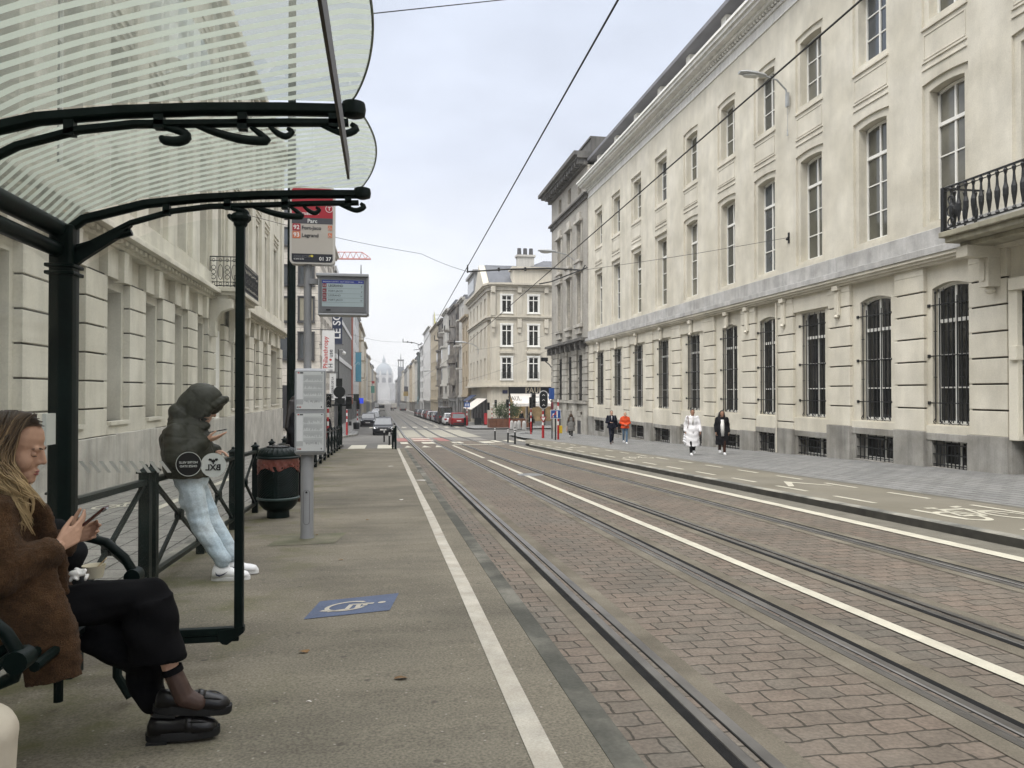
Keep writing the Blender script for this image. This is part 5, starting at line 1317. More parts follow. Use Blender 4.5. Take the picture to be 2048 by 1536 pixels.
    for k, s in enumerate(("NOTRE VILLE", "ONZE STAD")): text_part(d1, t.loc, s, .0165, (c1.x, Ys - .003, c1.z + .004 - k * .021), (R90, 0, 0), WH, align='CENTER', mirror=True, bold=.02, ext=.0003)
    text_part(d2, t.loc, "BXL", .046, (c2.x, Ys - .003, c2.z - .028), (R90, 0, 0), BKS, align='CENTER', mirror=True, bold=.03, ext=.0003)
    m = MB()      # bird emblem above the letters
    for sg in (-1, 1):
        pts = [(0, .008), (.010, .022), (.022, .024), (.027, .012), (.022, .014), (.018, .008), (.013, .012), (.008, .002)]
        m.add([(c2.x + sg * x, Ys - .003, c2.z + .014 + z) for x, z in pts] + [(c2.x, Ys - .003, c2.z + .014)], [tuple(range(len(pts) + 1))])
    m.add([(c2.x - .004, Ys - .0035, c2.z + .006), (c2.x + .004, Ys - .0035, c2.z + .006), (c2.x + .003, Ys - .0035, c2.z + .03), (c2.x, Ys - .0035, c2.z + .036), (c2.x - .003, Ys - .0035, c2.z + .03)], [tuple(range(5))]); t.part("bird_emblem", m, BKS, parent=d2)
    m = MB()
    FRO = mat("frosted_film", (.52, .52, .49), .7, .05, 3)
    for k in range(10):
        a = onY(158 + k * 20, 922, Ys); b = onY(176 + k * 20, 945, Ys); w = .020
        if b.x > c1.x - r - .02: break
        m.add([(a.x, Ys, a.z), (a.x + w, Ys, a.z), (b.x + w, Ys, b.z), (b.x, Ys, b.z)], [(0, 1, 2, 3)])
    t.part("frosted_stripes", m, FRO, parent=side); m = MB()
    for k in range(40):
        y = .7 + k * .085; m.add([(XB + .004, y, 1.17), (XB + .004, y + .03, 1.17), (XB + .004, y + .055, 1.26), (XB + .004, y + .025, 1.26)], [(0, 1, 2, 3)])
    t.part("frosted_stripes", m, FRO, parent=back)
    m = MB(); a = onX(95, 862, XB + .01); m.box(a.x, a.x + .02, a.y - .06, a.y + .05, a.z - .07, a.z + .09); t.part("label_holder", m, WH, parent=back)
shelter()
def bench(ya, yb, arms, legs, label):
    t = Thing("bench", label, "bench", (-1.4, ya, ZP(ya))); z = ZP(2.7)
    for k, (x, dz) in enumerate(((-1.25, .465), (-1.31, .47), (-1.38, .47), (-1.45, .468), (-1.52, .465))):
        m = MB(); m.tube([(x, ya + .2, z + dz), (x, yb, z + dz)], .02, 8); t.part("seat_slat", m, GREEN, smooth=40)
    for k, (x, dz) in enumerate(((-1.60, .56), (-1.625, .66), (-1.65, .76))):
        m = MB(); m.tube([(x, ya, z + dz), (x, yb, z + dz)], .02, 8); t.part("back_slat", m, GREEN, smooth=40)
    for y in arms:
        m = MB(); m.tube([(-1.65, y, z + .64), (-1.58, y, z + .74), (-1.46, y, z + .765), (-1.34, y, z + .73), (-1.255, y, z + .65), (-1.21, y, z + .57), (-1.23, y, z + .50), (-1.33, y, z + .46)], [.018, .021, .022, .022, .022, .024, .022, .02], 10)
        m.tube([(-1.21, y - .04, z + .56), (-1.21, y + .04, z + .56)], .038, 14); t.part("armrest", m, GREEN, smooth=50)
    for y in legs:
        m = MB(); m.tube([(-1.26, y, z + .44), (-1.26, y, z + .1), (-1.2, y, z - .005)], .022, 8); m.tube([(-1.52, y, z + .44), (-1.52, y, z - .005)], .022, 8); m.box(-1.55, -1.22, y - .025, y + .025, z + .41, z + .445); t.part("leg", m, GREEN, smooth=40)
bench(2.8, 3.98, (2.8, 3.98), (3.9,), "dark green tubular bench with curled armrests under the seated blond woman")
bench(1.25, 2.42, (1.25,), (1.4, 2.2), "dark green tubular bench under the second seated person at the left edge")
# ------------------------------------------------------------------ cross-braced fence
def fence(label, y0, n, pitch, x=-1.82):
    t = Thing("platform_fence", label, "fence", (x, y0, ZP(y0)), "fences at the back of the platform")
    for i in range(n + 1):
        y = y0 + i * pitch; z = ZP(y)
        m = MB(); m.box(x - .04, x + .04, y - .04, y + .04, z - .02, z + .95); m.box(x - .055, x + .055, y - .055, y + .055, z + .95, z + .965)
        m.loop2([(x - .05, y - .05, z + .965), (x + .05, y - .05, z + .965), (x + .05, y + .05, z + .965), (x - .05, y + .05, z + .965)], [(x - .012, y - .012, z + .995), (x + .012, y - .012, z + .995), (x + .012, y + .012, z + .995), (x - .012, y + .012, z + .995)]); m.sphere((x, y, z + 1.0), .02)
        t.part("post", m, GREEN, bevel=.004)
        if i < n:
            a = y + .04; b = y + pitch - .04; za, zb = ZP(a), ZP(b)
            m = MB()
            def bar(p, q, w=.02, h=.022):
                p, q = Vector(p), Vector(q); d = (q - p).normalized(); nn = Vector((0, -d.z, d.y))
                m.loop2([p + nn * h + Vector((w, 0, 0)), p + nn * h - Vector((w, 0, 0)), p - nn * h - Vector((w, 0, 0)), p - nn * h + Vector((w, 0, 0))], [q + nn * h + Vector((w, 0, 0)), q + nn * h - Vector((w, 0, 0)), q - nn * h - Vector((w, 0, 0)), q - nn * h + Vector((w, 0, 0))])
            bar((x, a, za + .88), (x, b, zb + .88), .03, .02); t.part("top_rail", m, GREEN); m = MB()
            bar((x, a, za + .13), (x, b, zb + .13), .025, .018); t.part("bottom_rail", m, GREEN); m = MB()
            bar((x, a, za + .15), (x, b, zb + .86), .012, .018); bar((x - .001, a, za + .86), (x - .001, b, zb + .15), .0125, .018)
            c = (y + pitch / 2, (za + zb) / 2 + .505); m.lathe([(.03, -.035), (.055, -.03), (.055, .03), (.03, .035)], (x, c[0], c[1]), 12, 'x'); t.part("cross_brace", m, GREEN)
fence("dark green cross-braced fence section behind the shelter's side glass", 4.66, 1, 1.58)
fence("long dark green cross-braced fence running from the hooded man to the platform's far end", 6.42, 16, 1.64)
# ------------------------------------------------------------------ litter bin
def bin_():
    x, y = -1.42, 10.75; z = ZP(y); t = Thing("litter_bin", "round dark green litter bin with red bag collar by the stop pole", "litter bin", (x, y, z))
    m = MB(); m.lathe([(.15, 0), (.15, .1), (.19, .12), (.24, .17), (.268, .24), (.275, .26)], (x, y, z), 28); t.part("foot", m, GREEN, smooth=40)
    m = MB(); m.lathe([(.28, .255), (.287, .265), (.287, .28), (.275, .29)], (x, y, z), 28); t.part("lower_ring", m, mat("green_ring", (.03, .05, .047), .4, .1, 4))
    m = MB(); R = []
    nz, na = 26, 72
    for j in range(nz + 1):
        ring = []
        for i in range(na):
            a = 2 * math.pi * i / na; seam = abs((i % 18) - 9) > 7.5
            r = .262 + (0.010 if seam else (.008 * (((i + (j % 2) * 1) % 2) * 1.0) if 0 < j < nz else 0)); ring.append((x + r * math.cos(a), y + r * math.sin(a), z + .29 + .43 * j / nz))
        R.append(ring)
    m.rings(R); t.part("body", m, GREEN)
    m = MB(); R = []; rr = random.Random(3)
    for j in range(8):
        R.append([(x + (.272 + .012 * math.sin(i * 1.9 + j) * (j < 6)) * math.cos(2 * math.pi * i / 60), y + (.272 + .012 * math.sin(i * 1.9 + j) * (j < 6)) * math.sin(2 * math.pi * i / 60), z + .68 - .03 * math.sin(i * .45) * (1 if j < 3 else 0) + .14 * j / 7 - (.06 * max(0, math.sin(i * .21 + 1)) if j == 0 else 0)) for i in range(60)])
    m.rings(R, cap=False); t.part("bag_collar", m, mat("red_bag", (.16, .045, .032), .35, .3, 12, spec=.6), smooth=1)
    m = MB(); m.lathe([(.27, .815), (.292, .82), (.295, .835), (.28, .85)], (x, y, z), 28); t.part("rim", m, GREEN, smooth=40)
    m = MB(); R = []
    for j in range(7):
        f = j / 6; rad = .275 * math.cos(f * 1.0); h = .845 + .12 * math.sin(f * 1.35)
        R.append([(x + (rad + .010 * (i % 2) * math.sin(math.pi * min(1, f * 1.1))) * math.cos(2 * math.pi * i / 48), y + (rad + .01 * (i % 2) * math.sin(math.pi * min(1, f * 1.1))) * math.sin(2 * math.pi * i / 48), z + h + .006 * (i % 2)) for i in range(48)])
    m.rings(R); t.part("lid", m, GREEN, smooth=30)
    m = MB(); m.lathe([(.10, .955), (.155, .96), (.16, .975), (.15, .985), (.1, .985)], (x, y, z), 24); t.part("ash_ring", m, IRON)
    m = MB(); m.box(x + .1, x + .15, y - .06, y - .01, z + .98, z + 1.0); m.tube([(x - .08, y, z + .985), (x - .05, y - .05, z + 1.01), (x + .0, y - .05, z + .99)], .008, 5); t.part("chain", m, STEEL)
bin_()
# ------------------------------------------------------------------ stop pole with sign, screen and timetables
def stop_pole():
    X, Y = -.85, 8.83; z = ZP(Y); t = Thing("stop_pole", "grey stop pole with route sign, departure screen and two timetables", "stop sign", (X, Y, z))
    PG = mat("pole_grey", (.235, .24, .245), .5, .08, 3, .05, 60); AL = mat("cabinet_aluminium", (.34, .35, .36), .4, .08, 3, metal=.3); DKG = mat("screen_bezel", (.13, .135, .14), .5, .1, 4)
    m = MB(); m.lathe([(.078, 0), (.076, .02), (.072, .04), (.072, .95), (.066, .97), (.046, .99), (.044, 1.0), (.044, 3.9)], (X, Y, z), 24); p = t.part("pole", m, PG, smooth=35)
    m = MB(); pts = [(-.03 + .0, .33)]
    pts = [(.034 * math.cos(a), .52 + .034 * math.sin(a)) for a in [math.pi * k / 10 for k in range(11)]] + [(-.034, .2)] + [(-.034 * math.cos(a), .2 - .034 * math.sin(a)) for a in [math.pi * k / 10 for k in range(11)]] + [(.034, .52)]
    m.tube([(X + u, Y - math.sqrt(.072 ** 2 - u * u) - .0005, z + v) for u, v in pts], .0016, 4); m.lathe([(.012, -.003), (.012, 0.001)], (X, Y - .0735, z + .53), 10, 'y'); t.part("access_hatch", m, IRON, parent=p)
    # timetable cabinet
    a = onY(590, 910, Y - .1); b = onY(651, 738, Y - .1); yf = Y - .13
    m = MB(); m.box(a.x, b.x, yf, Y + .03, a.z + .03, b.z - .02); m.loop2([(a.x + .02, yf + .02, a.z), (b.x - .02, yf + .02, a.z), (b.x - .02, Y + .01, a.z), (a.x + .02, Y + .01, a.z)], [(a.x, yf, a.z + .03), (b.x, yf, a.z + .03), (b.x, Y + .03, a.z + .03), (a.x, Y + .03, a.z + .03)]); m.loop2([(a.x, yf, b.z - .02), (b.x, yf, b.z - .02), (b.x, Y + .03, b.z - .02), (a.x, Y + .03, b.z - .02)], [(a.x + .015, yf + .01, b.z + .005), (b.x - .015, yf + .01, b.z + .005), (b.x - .015, Y + .02, b.z + .005), (a.x + .015, Y + .02, b.z + .005)])
    cab = t.part("timetable_cabinet", m, AL)
    PAP = mat("timetable_paper", (.52, .54, .53), .35, .05, 4, spec=.6); INK = mat("print_grey", (.25, .26, .26), .8, .1, 9); INKR = mat("print_red", (.42, .07, .07), .7, .1, 9); INKB = mat("print_black", (.05, .05, .055), .7, .1, 9); INKM = mat("print_mid", (.38, .39, .39), .8, .1, 9)
    H = (b.z - a.z - .1) / 2; W = b.x - a.x
    for k in range(2):
        z0 = a.z + .045 + k * (H + .035); z1 = z0 + H - .01; x0, x1 = a.x + .018, b.x - .014; yq = yf - .003
        m = MB(); m.box(x0 - .004, x1 + .004, yf - .006, yf + .01, z0 - .004, z1 + .004); fr = t.part("timetable_frame", m, DKG, parent=cab)
        m = MB(); m.box(x0, x1, yf - .008, yf, z0, z1); sh = t.part("timetable", m, PAP, parent=cab)
        m = MB(); q = yf - .0095; h = z1 - z0; w = x1 - x0
        rr = random.Random(k + 5); xs = x0 + w * .27
        for r_ in range(4):
            zt = z1 - h * (.12 + .19 * r_); m.box(xs, x1 - .012, q, q + .001, zt + .007, zt + .010)
            for c in range(22): 
                hh = h * rr.uniform(.07, .145); xx = xs + (x1 - .014 - xs) * c / 22; m.box(xx, xx + .0035, q, q + .001, zt - hh, zt)
        t.part("timetable_print", m, INK, parent=sh); m = MB(); m.box(x0 + .006, xs - .012, q, q + .001, z0 + h * .27, z1 - .03); m.box(x0 + .01, x0 + .035, q - .001, q, z0 + .016, z0 + .03); t.part("stop_list", m, mat("print_pale", (.62, .63, .63), .6, .03, 9), parent=sh)
        m = MB()
        for i in range(3): m.box(x0 + .01 + i * .016, x0 + .022 + i * .016, q - .001, q + .001, z0 + .018, z0 + .032)
        m.box(x0 + .014, x0 + .034, q, q + .001, z1 - .022, z1 - .008); t.part("route_marks", m, INKR, parent=sh)
        m = MB(); m.box(x0 + .04, x0 + .075, q, q + .001, z1 - .022, z1 - .008); m.sphere((x1 - .028, q, z0 + .026), (.005, .001, .011)); m.box(x1 - .03, x1 - .015, q, q + .001, z1 - .02, z1 - .01); t.part("header_mark", m, INKB, parent=sh)
        m = MB()
        for i in range(3): m.box(xs + .02 + i * .052, xs + .045 + i * .052, q, q + .001, z0 + h * .2, z0 + h * .23)
        m.box(x0, xs - .008, q + .0005, q + .0012, z0 + h * .13, z0 + h * .26); t.part("print_block", m, INKM, parent=sh)
    # departure screen
    a = onY(632, 628, Y - .12); b = onY(737, 549, Y - .12); ys_ = Y - .15
    m = MB(); m.box(a.x + .02, b.x - .015, ys_, Y + .08, a.z + .01, b.z - .035); m.box(a.x + .0, b.x + .0, ys_ - .03, Y + .10, b.z - .035, b.z); m.box(b.x - .015, b.x, ys_ - .02, Y + .09, a.z, b.z - .035); m.box(a.x + .02, b.x - .015, ys_ - .005, Y + .06, a.z - .012, a.z + .01); sc = t.part("screen_housing", m, AL, bevel=.006)
    m = MB(); m.box(a.x + .035, b.x - .03, ys_ - .008, ys_ + .001, a.z + .02, b.z - .045); bz = t.part("screen_bezel", m, DKG, parent=sc)
    sx0, sx1 = a.x + .065, b.x - .055; sz0, sz1 = a.z + .085, b.z - .075; yq = ys_ - .009
    LCD = mat("lcd_panel", (.21, .255, .26), .25, .03, 4, spec=.6, emit=.25); m = MB(); m.box(sx0, sx1, yq - .001, yq + .001, sz0, sz1); lc = t.part("display", m, LCD, parent=sc)
    m = MB(); m.box(sx0, sx1, yq - .002, yq, sz1 - .04, sz1 - .001); t.part("display_header", m, mat("lcd_blue", (.02, .03, .16), .3, .05, 4, emit=.2), parent=lc)
    LCW = mat("lcd_white", (.5, .53, .56), .4, .02, 4); LCK = mat("lcd_ink", (.02, .025, .028), .5, .05, 5); LCR = mat("lcd_red", (.18, .02, .025), .4, .05, 5)
    text_part(lc, t.loc, "PROCHAINS DEPARTS - NEXT DEPARTURES", .0175, (sx0 + .01, yq - .003, sz1 - .027), (R90, 0, 0), LCW, ext=.0004); text_part(lc, t.loc, "09:54", .02, (sx1 - .06, yq - .003, sz1 - .028), (R90, 0, 0), LCW, ext=.0004)
    rows = [("93", "LEGRAND", "4'", .036), ("92", "FORT-JACO", "6'", .030), ("93", "LEGRAND", "14'", .030), ("92", "FORT-JACO", "19'", .030)]
    zc = sz1 - .07; m = MB()
    for i, (nn, ds, mn, s) in enumerate(rows):
        text_part(lc, t.loc, ds, s, (sx0 + .07, yq - .003, zc - .008), (R90, 0, 0), LCK, ext=.0004, bold=.015 if i == 0 else 0); text_part(lc, t.loc, mn, s * .85, (sx1 - .012, yq - .003, zc - .012), (R90, 0, 0), LCK, align='RIGHT', ext=.0004)
        k = MB(); k.box(sx0 + .006, sx0 + .05, yq - .0025, yq, zc - .016, zc + .028); q = t.part("route_badge", k, LCR, parent=lc); text_part(q, t.loc, nn, s * .85, (sx0 + .028, yq - .004, zc - .006), (R90, 0, 0), LCW, align='CENTER', ext=.0004)
        m.box(sx0 + .004, sx1 - .004, yq - .002, yq, zc - .026, zc - .0245); zc -= .058 if i == 0 else .05
    t.part("divider_lines", m, LCK, parent=lc); m = MB(); m.box(a.x + .11, a.x + .16, ys_ - .012, ys_, a.z + .04, a.z + .053); t.part("sensor_slot", m, IRON, parent=sc)
    m = MB(); m.box(X + .02, a.x + .05, Y - .05, Y + .03, b.z - .11, b.z - .05); m.tube([(b.x - .09, Y, b.z), (b.x - .09, Y, b.z + .13)], [.009, .005], 6); t.part("screen_bracket", m, PG)
    # route sign
    a = onY(579, 527, Y - .06); b = onY(669, 375, Y - .06); yf = Y - .085; W = b.x - a.x; R = .045
    def rr_(x0, x1, z0, z1, r, n=6):
        P = []
        for cx, cz, a0 in ((x1 - r, z0 + r, -90), (x1 - r, z1 - r, 0), (x0 + r, z1 - r, 90), (x0 + r, z0 + r, 180)):
            for k in range(n + 1): w = math.radians(a0 + 90 * k / n); P.append((cx + r * math.cos(w), cz + r * math.sin(w)))
        return P
    pts = rr_(a.x, b.x, a.z, b.z, R); m = MB(); m.loop2([(x, yf, z_) for x, z_ in pts], [(x, Y + .05, z_) for x, z_ in pts]); sg = t.part("sign_board", m, mat("sign_cream_edge", (.52, .50, .46), .45, .04, 4))
    SG = mat("sign_field", (.44, .41, .36), .4, .03, 4); SRED = mat("sign_red", (.36, .018, .03), .4, .05, 4); SDK = mat("sign_grey", (.07, .07, .078), .45, .05, 4); SBK = mat("sign_black", (.018, .02, .026), .4, .05, 4); SOR = mat("sign_orange", (.55, .16, .07), .45, .05, 4); SW = mat("sign_white", (.72, .72, .70), .5, .02, 4)
    inner = rr_(a.x + .022, b.x - .022, a.z + .02, b.z - .022, R - .012); m = MB(); m.loop2([(x, yf - .004, z_) for x, z_ in inner], [(x, yf + .002, z_) for x, z_ in inner]); fl = t.part("sign_face", m, SG, parent=sg)
    zv = lambda y: onY(620, y, Y - .06).z
    def panel(z0, z1, mt, nm, dy=.0055):
        m = MB(); P = [(x, min(max(z_, z0), z1)) for x, z_ in inner]; Q = []
        for p_ in P:
            if not Q or (abs(p_[0] - Q[-1][0]) + abs(p_[1] - Q[-1][1])) > 1e-6: Q.append(p_)
        if (abs(Q[0][0] - Q[-1][0]) + abs(Q[0][1] - Q[-1][1])) < 1e-6: Q.pop()
        m.loop2([(x, yf - dy, z_) for x, z_ in Q], [(x, yf - .003, z_) for x, z_ in Q]); return t.part(nm, m, mt, parent=sg)
    rd = panel(zv(436), b.z, SRED, "red_header"); gy = panel(zv(448), zv(436), SDK, "stop_name_band"); bk = panel(a.z, zv(508), SBK, "black_footer"); yt = yf - .0075
    text_part(gy, t.loc, "Parc", .062, ((a.x + b.x) / 2, yt, zv(446)), (R90, 0, 0), SW, align='CENTER', bold=.012)
    xt = onY(658, 418, Y - .06); 
    text_part(rd, t.loc, "T", .055, (xt.x, yt, xt.z - .018), (R90, 0, 0), SW, align='CENTER', bold=.02); m = MB(); A, B = ringpoly(xt.x, xt.z, .043, .006)
    for i in range(len(A) - 1): m.add([(A[i][0], yt, A[i][1]), (A[i + 1][0], yt, A[i + 1][1]), (B[i + 1][0], yt, B[i + 1][1]), (B[i][0], yt, B[i][1])], [(0, 1, 2, 3)])
    t.part("ring_mark", m, SW, parent=rd)
    text_part(rd, t.loc, ".brussels", .052, (onY(597, 430, Y - .06).x, yt, zv(430)), (R90, 0, 0), SW, bold=.015); m = MB(); c = onY(633, 428, Y - .06)
    m.add([(c.x - .024, yt, c.z - .006), (c.x + .026, yt, c.z - .006), (c.x + .02, yt, c.z + .004), (c.x + .008, yt, c.z + .006), (c.x, yt, c.z + .014), (c.x - .01, yt, c.z + .006), (c.x - .022, yt, c.z + .003)], [tuple(range(7))]); t.part("flower_mark", m, SW, parent=rd)
    for i, (nn, ds, mt, y0, y1) in enumerate((("92", "Fort-Jaco", SRED, 463, 448.5), ("93", "Legrand", SOR, 478, 463.8))):
        z0, z1 = zv(y0), zv(y1); m = MB(); x0 = a.x + .03; m.box(x0, x0 + .088, yf - .007, yf - .003, z0 + .003, z1); q = t.part("route_badge", m, mt, parent=sg)
        text_part(q, t.loc, nn, .068, (x0 + .044, yf - .0085, z0 + .02), (R90, 0, 0), SW, align='CENTER', bold=.02); text_part(sg, t.loc, ds, .058, (x0 + .1, yt, z0 + .02), (R90, 0, 0), SBK, bold=.012)
        m = MB(); m.box(b.x - .075, b.x - .03, yf - .007, yf - .003, z0 + .018, z1 - .01); q2 = t.part("access_badge", m, SOR, parent=sg); m = MB()
        xc = b.x - .052; zc = (z0 + z1) / 2; m.tube([(xc - .004, yf - .009, zc + .02), (xc - .004, yf - .009, zc), (xc + .01, yf - .009, zc), (xc + .014, yf - .009, zc - .012)], .0025, 4); m.tube([(xc - .004 + .013 * math.cos(w), yf - .009, zc - .006 + .012 * math.sin(w)) for w in [2.4 + k * .4 for k in range(9)]], .002, 4); t.part("wheelchair_icon", m, SW, parent=q2)
    text_part(bk, t.loc, "01 37", .058, (b.x - .04, yt, zv(521)), (R90, 0, 0), SW, align='RIGHT', bold=.015); text_part(bk, t.loc, "COLLECTO", .036, (a.x + .045, yt, zv(516)), (R90, 0, 0), mat("sign_dimtext", (.13, .13, .14), .5, .1, 3), bold=.01); text_part(bk, t.loc, "02 800 36 36", .021, (a.x + .045, yt, zv(520)), (R90, 0, 0), SW)
    m = MB(); m.sphere((a.x + .245, yt, zv(512.5)), (.014, .001, .013)); m.box(a.x + .21, a.x + .232, yt - .001, yt, zv(512.5) - .004, zv(512.5) + .006); t.part("yellow_dot", m, mat("sign_yellow", (.6, .5, .08), .5, .05, 4), parent=bk)
stop_pole()
# ------------------------------------------------------------------ tram mast
def mast():
    x, y = -1.66, 14.25; z = G(y) + .24; t = Thing("tram_mast", "tall dark green overhead-line mast behind the stop pole", "mast", (x, y, z)); m = MB()
    A = lambda r: [(x + r * math.cos(math.pi * k / 4 + .39), y + r * math.sin(math.pi * k / 4 + .39)) for k in range(8)]
    m.loop2([(a, b, z) for a, b in A(.10)], [(a, b, z + .9) for a, b in A(.10)]); m.loop2([(a, b, z + .9) for a, b in A(.082)], [(a, b, 9.2) for a, b in A(.07)]); t.part("shaft", m, GREEN)
    m = MB(); m.lathe([(.11, 0), (.11, .06), (.02, .16)], (x, y, 9.2), 10); t.part("cap", m, GREEN)
mast()
for k, (x, y, s) in enumerate(((.1, 4.0, .05), (-.35, 3.75, .018), (.75, 16.2, .22), (.2, 21, .10), (-.2, 10.2, .035), (.3, 12.5, .05), (-.75, 9.0, .03), (-.4, 7.4, .03), (-1.1, 2.95, .03), (-.45, 4.55, .04))):
    scrap("paper_scrap" if k in (1, 2, 3, 5) else "fallen_leaf", x, y, .242, s, BIT if k in (1, 2, 3, 5) else LEAF, ["brown leaf on the platform below the blue wheelchair marking", "small white scrap near the seated woman's shoes", "large pale scrap beside the platform's white line", "far pale scrap on the platform beyond the stop pole", "small leaf on the platform beside the litter bin", "pale scrap on the platform past the stop pole", "leaf lying on the pole's footing patch", "leaf on the platform near the hooded man's shoes", "dry leaf under the bench near the woman's coat hem", "dark leaf just short of the blue wheelchair marking"][k], "litter")
# ------------------------------------------------------------------ people: union of rounded pieces, fused to one skin
def fuse(mb, voxel, name, mt, parent, loc, it=4, fac=.5, post=None):
    me = bpy.data.meshes.new("fuse"); ox, oy, oz = loc
    me.from_pydata([(a - ox, b - oy, c - oz) for a, b, c in mb.v], [], mb.f); o = bpy.data.objects.new("fuse", me); COL.objects.link(o)
    r = o.modifiers.new("r", 'REMESH'); r.mode = 'VOXEL'; r.voxel_size = voxel
    if it: s = o.modifiers.new("s", 'SMOOTH'); s.factor = fac; s.iterations = it
    dg = bpy.context.evaluated_depsgraph_get(); m2 = bpy.data.meshes.new_from_object(o.evaluated_get(dg)); bpy.data.objects.remove(o); bpy.data.meshes.remove(me)
    if post:
        no = [v.normal.copy() for v in m2.vertices]
        for v, n in zip(m2.vertices, no): v.co += post(v.co + Vector(loc), n)
        m2.update()
    m2.materials.clear(); m2.materials.append(mt); m2.polygons.foreach_set("use_smooth", [True] * len(m2.polygons)); m2.name = name
    q = bpy.data.objects.new(name, m2); COL.objects.link(q)
    if parent is not None: q.parent = parent
    return q
def frame(o, f, u):        # matrix with x forward, y left, z up
    f = f.normalized(); l = u.cross(f).normalized(); u = f.cross(l)
    M = Matrix.Identity(4); M.col[0][:3] = f; M.col[1][:3] = l; M.col[2][:3] = u; M.col[3][:3] = o; return M
def head_prims(mb, M, s=1.0, ears=True):
    R = M.to_3x3()
    def S(c, r): mb.sphere(M @ (Vector(c) * s), tuple(x * s for x in r), R, 14, 9)
    def C(a, b, r1, r2): mb.cap(M @ (Vector(a) * s), M @ (Vector(b) * s), r1 * s, r2 * s, 10)
    S((-.012, 0, .035), (.098, .076, .085)); S((.028, 0, -.035), (.064, .062, .085)); S((.04, 0, -.085), (.046, .044, .036)); C((.080, -.008, -.106), (.080, .008, -.106), .018, .018); S((.058, 0, -.088), (.04, .04, .03))
    C((.088, 0, .008), (.106, 0, -.030), .0085, .0115); C((.094, -.010, -.036), (.094, .010, -.036), .009, .009)
    C((.076, -.034, .014), (.076, .034, .014), .012, .012); S((.05, .038, -.042), (.034, .024, .036)); S((.05, -.038, -.042), (.034, .024, .036))
    C((.090, -.016, -.069), (.090, .016, -.069), .0075, .0075); C((.088, -.014, -.081), (.088, .014, -.081), .0085, .0085)
    if ears:
        for y in (-.074, .074): S((-.006, y, -.02), (.02, .009, .031))
SKIN = mat("skin_light", (.52, .315, .225), .55, .09, 22, .06, 160, spec=.2); SKIND = mat("skin_brown", (.30, .165, .105), .5, .08, 14, .06, 160)
EYEW = mat("eye_white", (.55, .52, .48), .25, .02, 5); LASH = mat("eyelash", (.02, .013, .01), .7, .1, 5)
LIPS = mat("lips", (.36, .13, .11), .45, .06, 20)
def hand_prims(mb, W, f, n, tdir, s=1.0, curl=(.25, .3, .35, .4), thumb=(.7, .55, .25), sp=.0):
    """W wrist, f towards the fingers, n out of the palm, tdir thumb side"""
    f, n, tdir = f.normalized(), n.normalized(), tdir.normalized(); offs = (.028, .0095, -.0095, -.027); L = (.078, .088, .082, .064); K = (.088, .094, .089, .079)
    for o, l, k, c in zip(offs, L, K, curl):
        kn = W + (f * k + tdir * o) * s; mb.cap(W + tdir * o * .6 * s + f * .01 * s, kn, .0145 * s, .0115 * s, 8); p = kn; a = c * .5
        for j, fr in enumerate((.45, .32, .23)):
            a += c * (.5 if j == 0 else 1); d = f * math.cos(a) + n * math.sin(a) + tdir * (o * sp * 8); q = p + d * l * fr * s; mb.cap(p, q, (.0098 - j * .001) * s, (.0092 - j * .0012) * s, 8); p = q
    b = W + (f * .022 + tdir * .022) * s; d = f * thumb[0] + tdir * thumb[1] + n * thumb[2]; d.normalize(); q = b + d * .045 * s; mb.cap(b, q, .0145 * s, .0115 * s, 8); d2 = (d + f * .45).normalized(); q2 = q + d2 * .033 * s; mb.cap(q, q2, .011 * s, .0095 * s, 8); mb.cap(q2, q2 + (d2 + f * .2).normalized() * .024 * s, .0095 * s, .008 * s, 8)
    return q2
def ell(c, a, b, n=16):       # ellipse ring spanned by vectors a, b
    return [c + a * math.cos(2 * math.pi * i / n) + b * math.sin(2 * math.pi * i / n) for i in range(n)]
def loftrings(mb, secs, f, l, n=18):   # secs: (centre, rx forward, ry sideways)
    mb.rings([ell(Vector(c), f * rx, l * ry, n) for c, rx, ry in secs])
def fine_mat(name, c, rough=.9, **k): return mat(name, c, rough, spec=k.pop('spec', .08), var=k.pop('var', .12), scale=k.pop('scale', 6), bump=k.pop('bump', .15), bscale=k.pop('bscale', 90), **k)
def fine_mat_old(name, c, rough=.85, **k): return mat(name, c, rough, k.pop('var', .12), k.pop('scale', 6), k.pop('bump', .15), k.pop('bscale', 90), **k)
CO_WHITE = fine_mat("white_coat_cloth", (.74, .73, .74)); CO_BLACK = fine_mat("black_coat_cloth", (.014, .014, .016)); CO_NAVY = fine_mat("navy_coat_cloth", (.012, .014, .024)); CO_RED = fine_mat("orange_red_jacket", (.62, .085, .03)); CO_GREY = fine_mat("grey_coat_cloth", (.17, .165, .155), var=.2)
JEANB = fine_mat("blue_denim", (.10, .16, .23)); TRK = fine_mat("black_trouser_cloth", (.010, .010, .011)); SHW = mat("white_shoe_leather", (.72, .72, .72), .5, .05, 9); SHB = mat("black_shoe_leather", (.012, .011, .011), .3, .15, 9, spec=.6, coat=.2); SHBR = mat("brown_shoe_leather", (.06, .03, .018), .4, .15, 9)
HAIRK = mat("black_hair", (.012, .009, .008), .5, .3, 30, .4, 120); HAIRB = mat("brown_hair", (.06, .035, .02), .5, .3, 30, .4, 120); HAIRG = mat("grey_blond_hair", (.42, .34, .25), .6, .2, 30, .3, 120); HAIRS = mat("short_grey_hair", (.16, .13, .11), .7, .2, 30, .3, 120)
BAGW = mat("white_plastic_bag", (.62, .62, .63), .4, .08, 8, .5, 20)
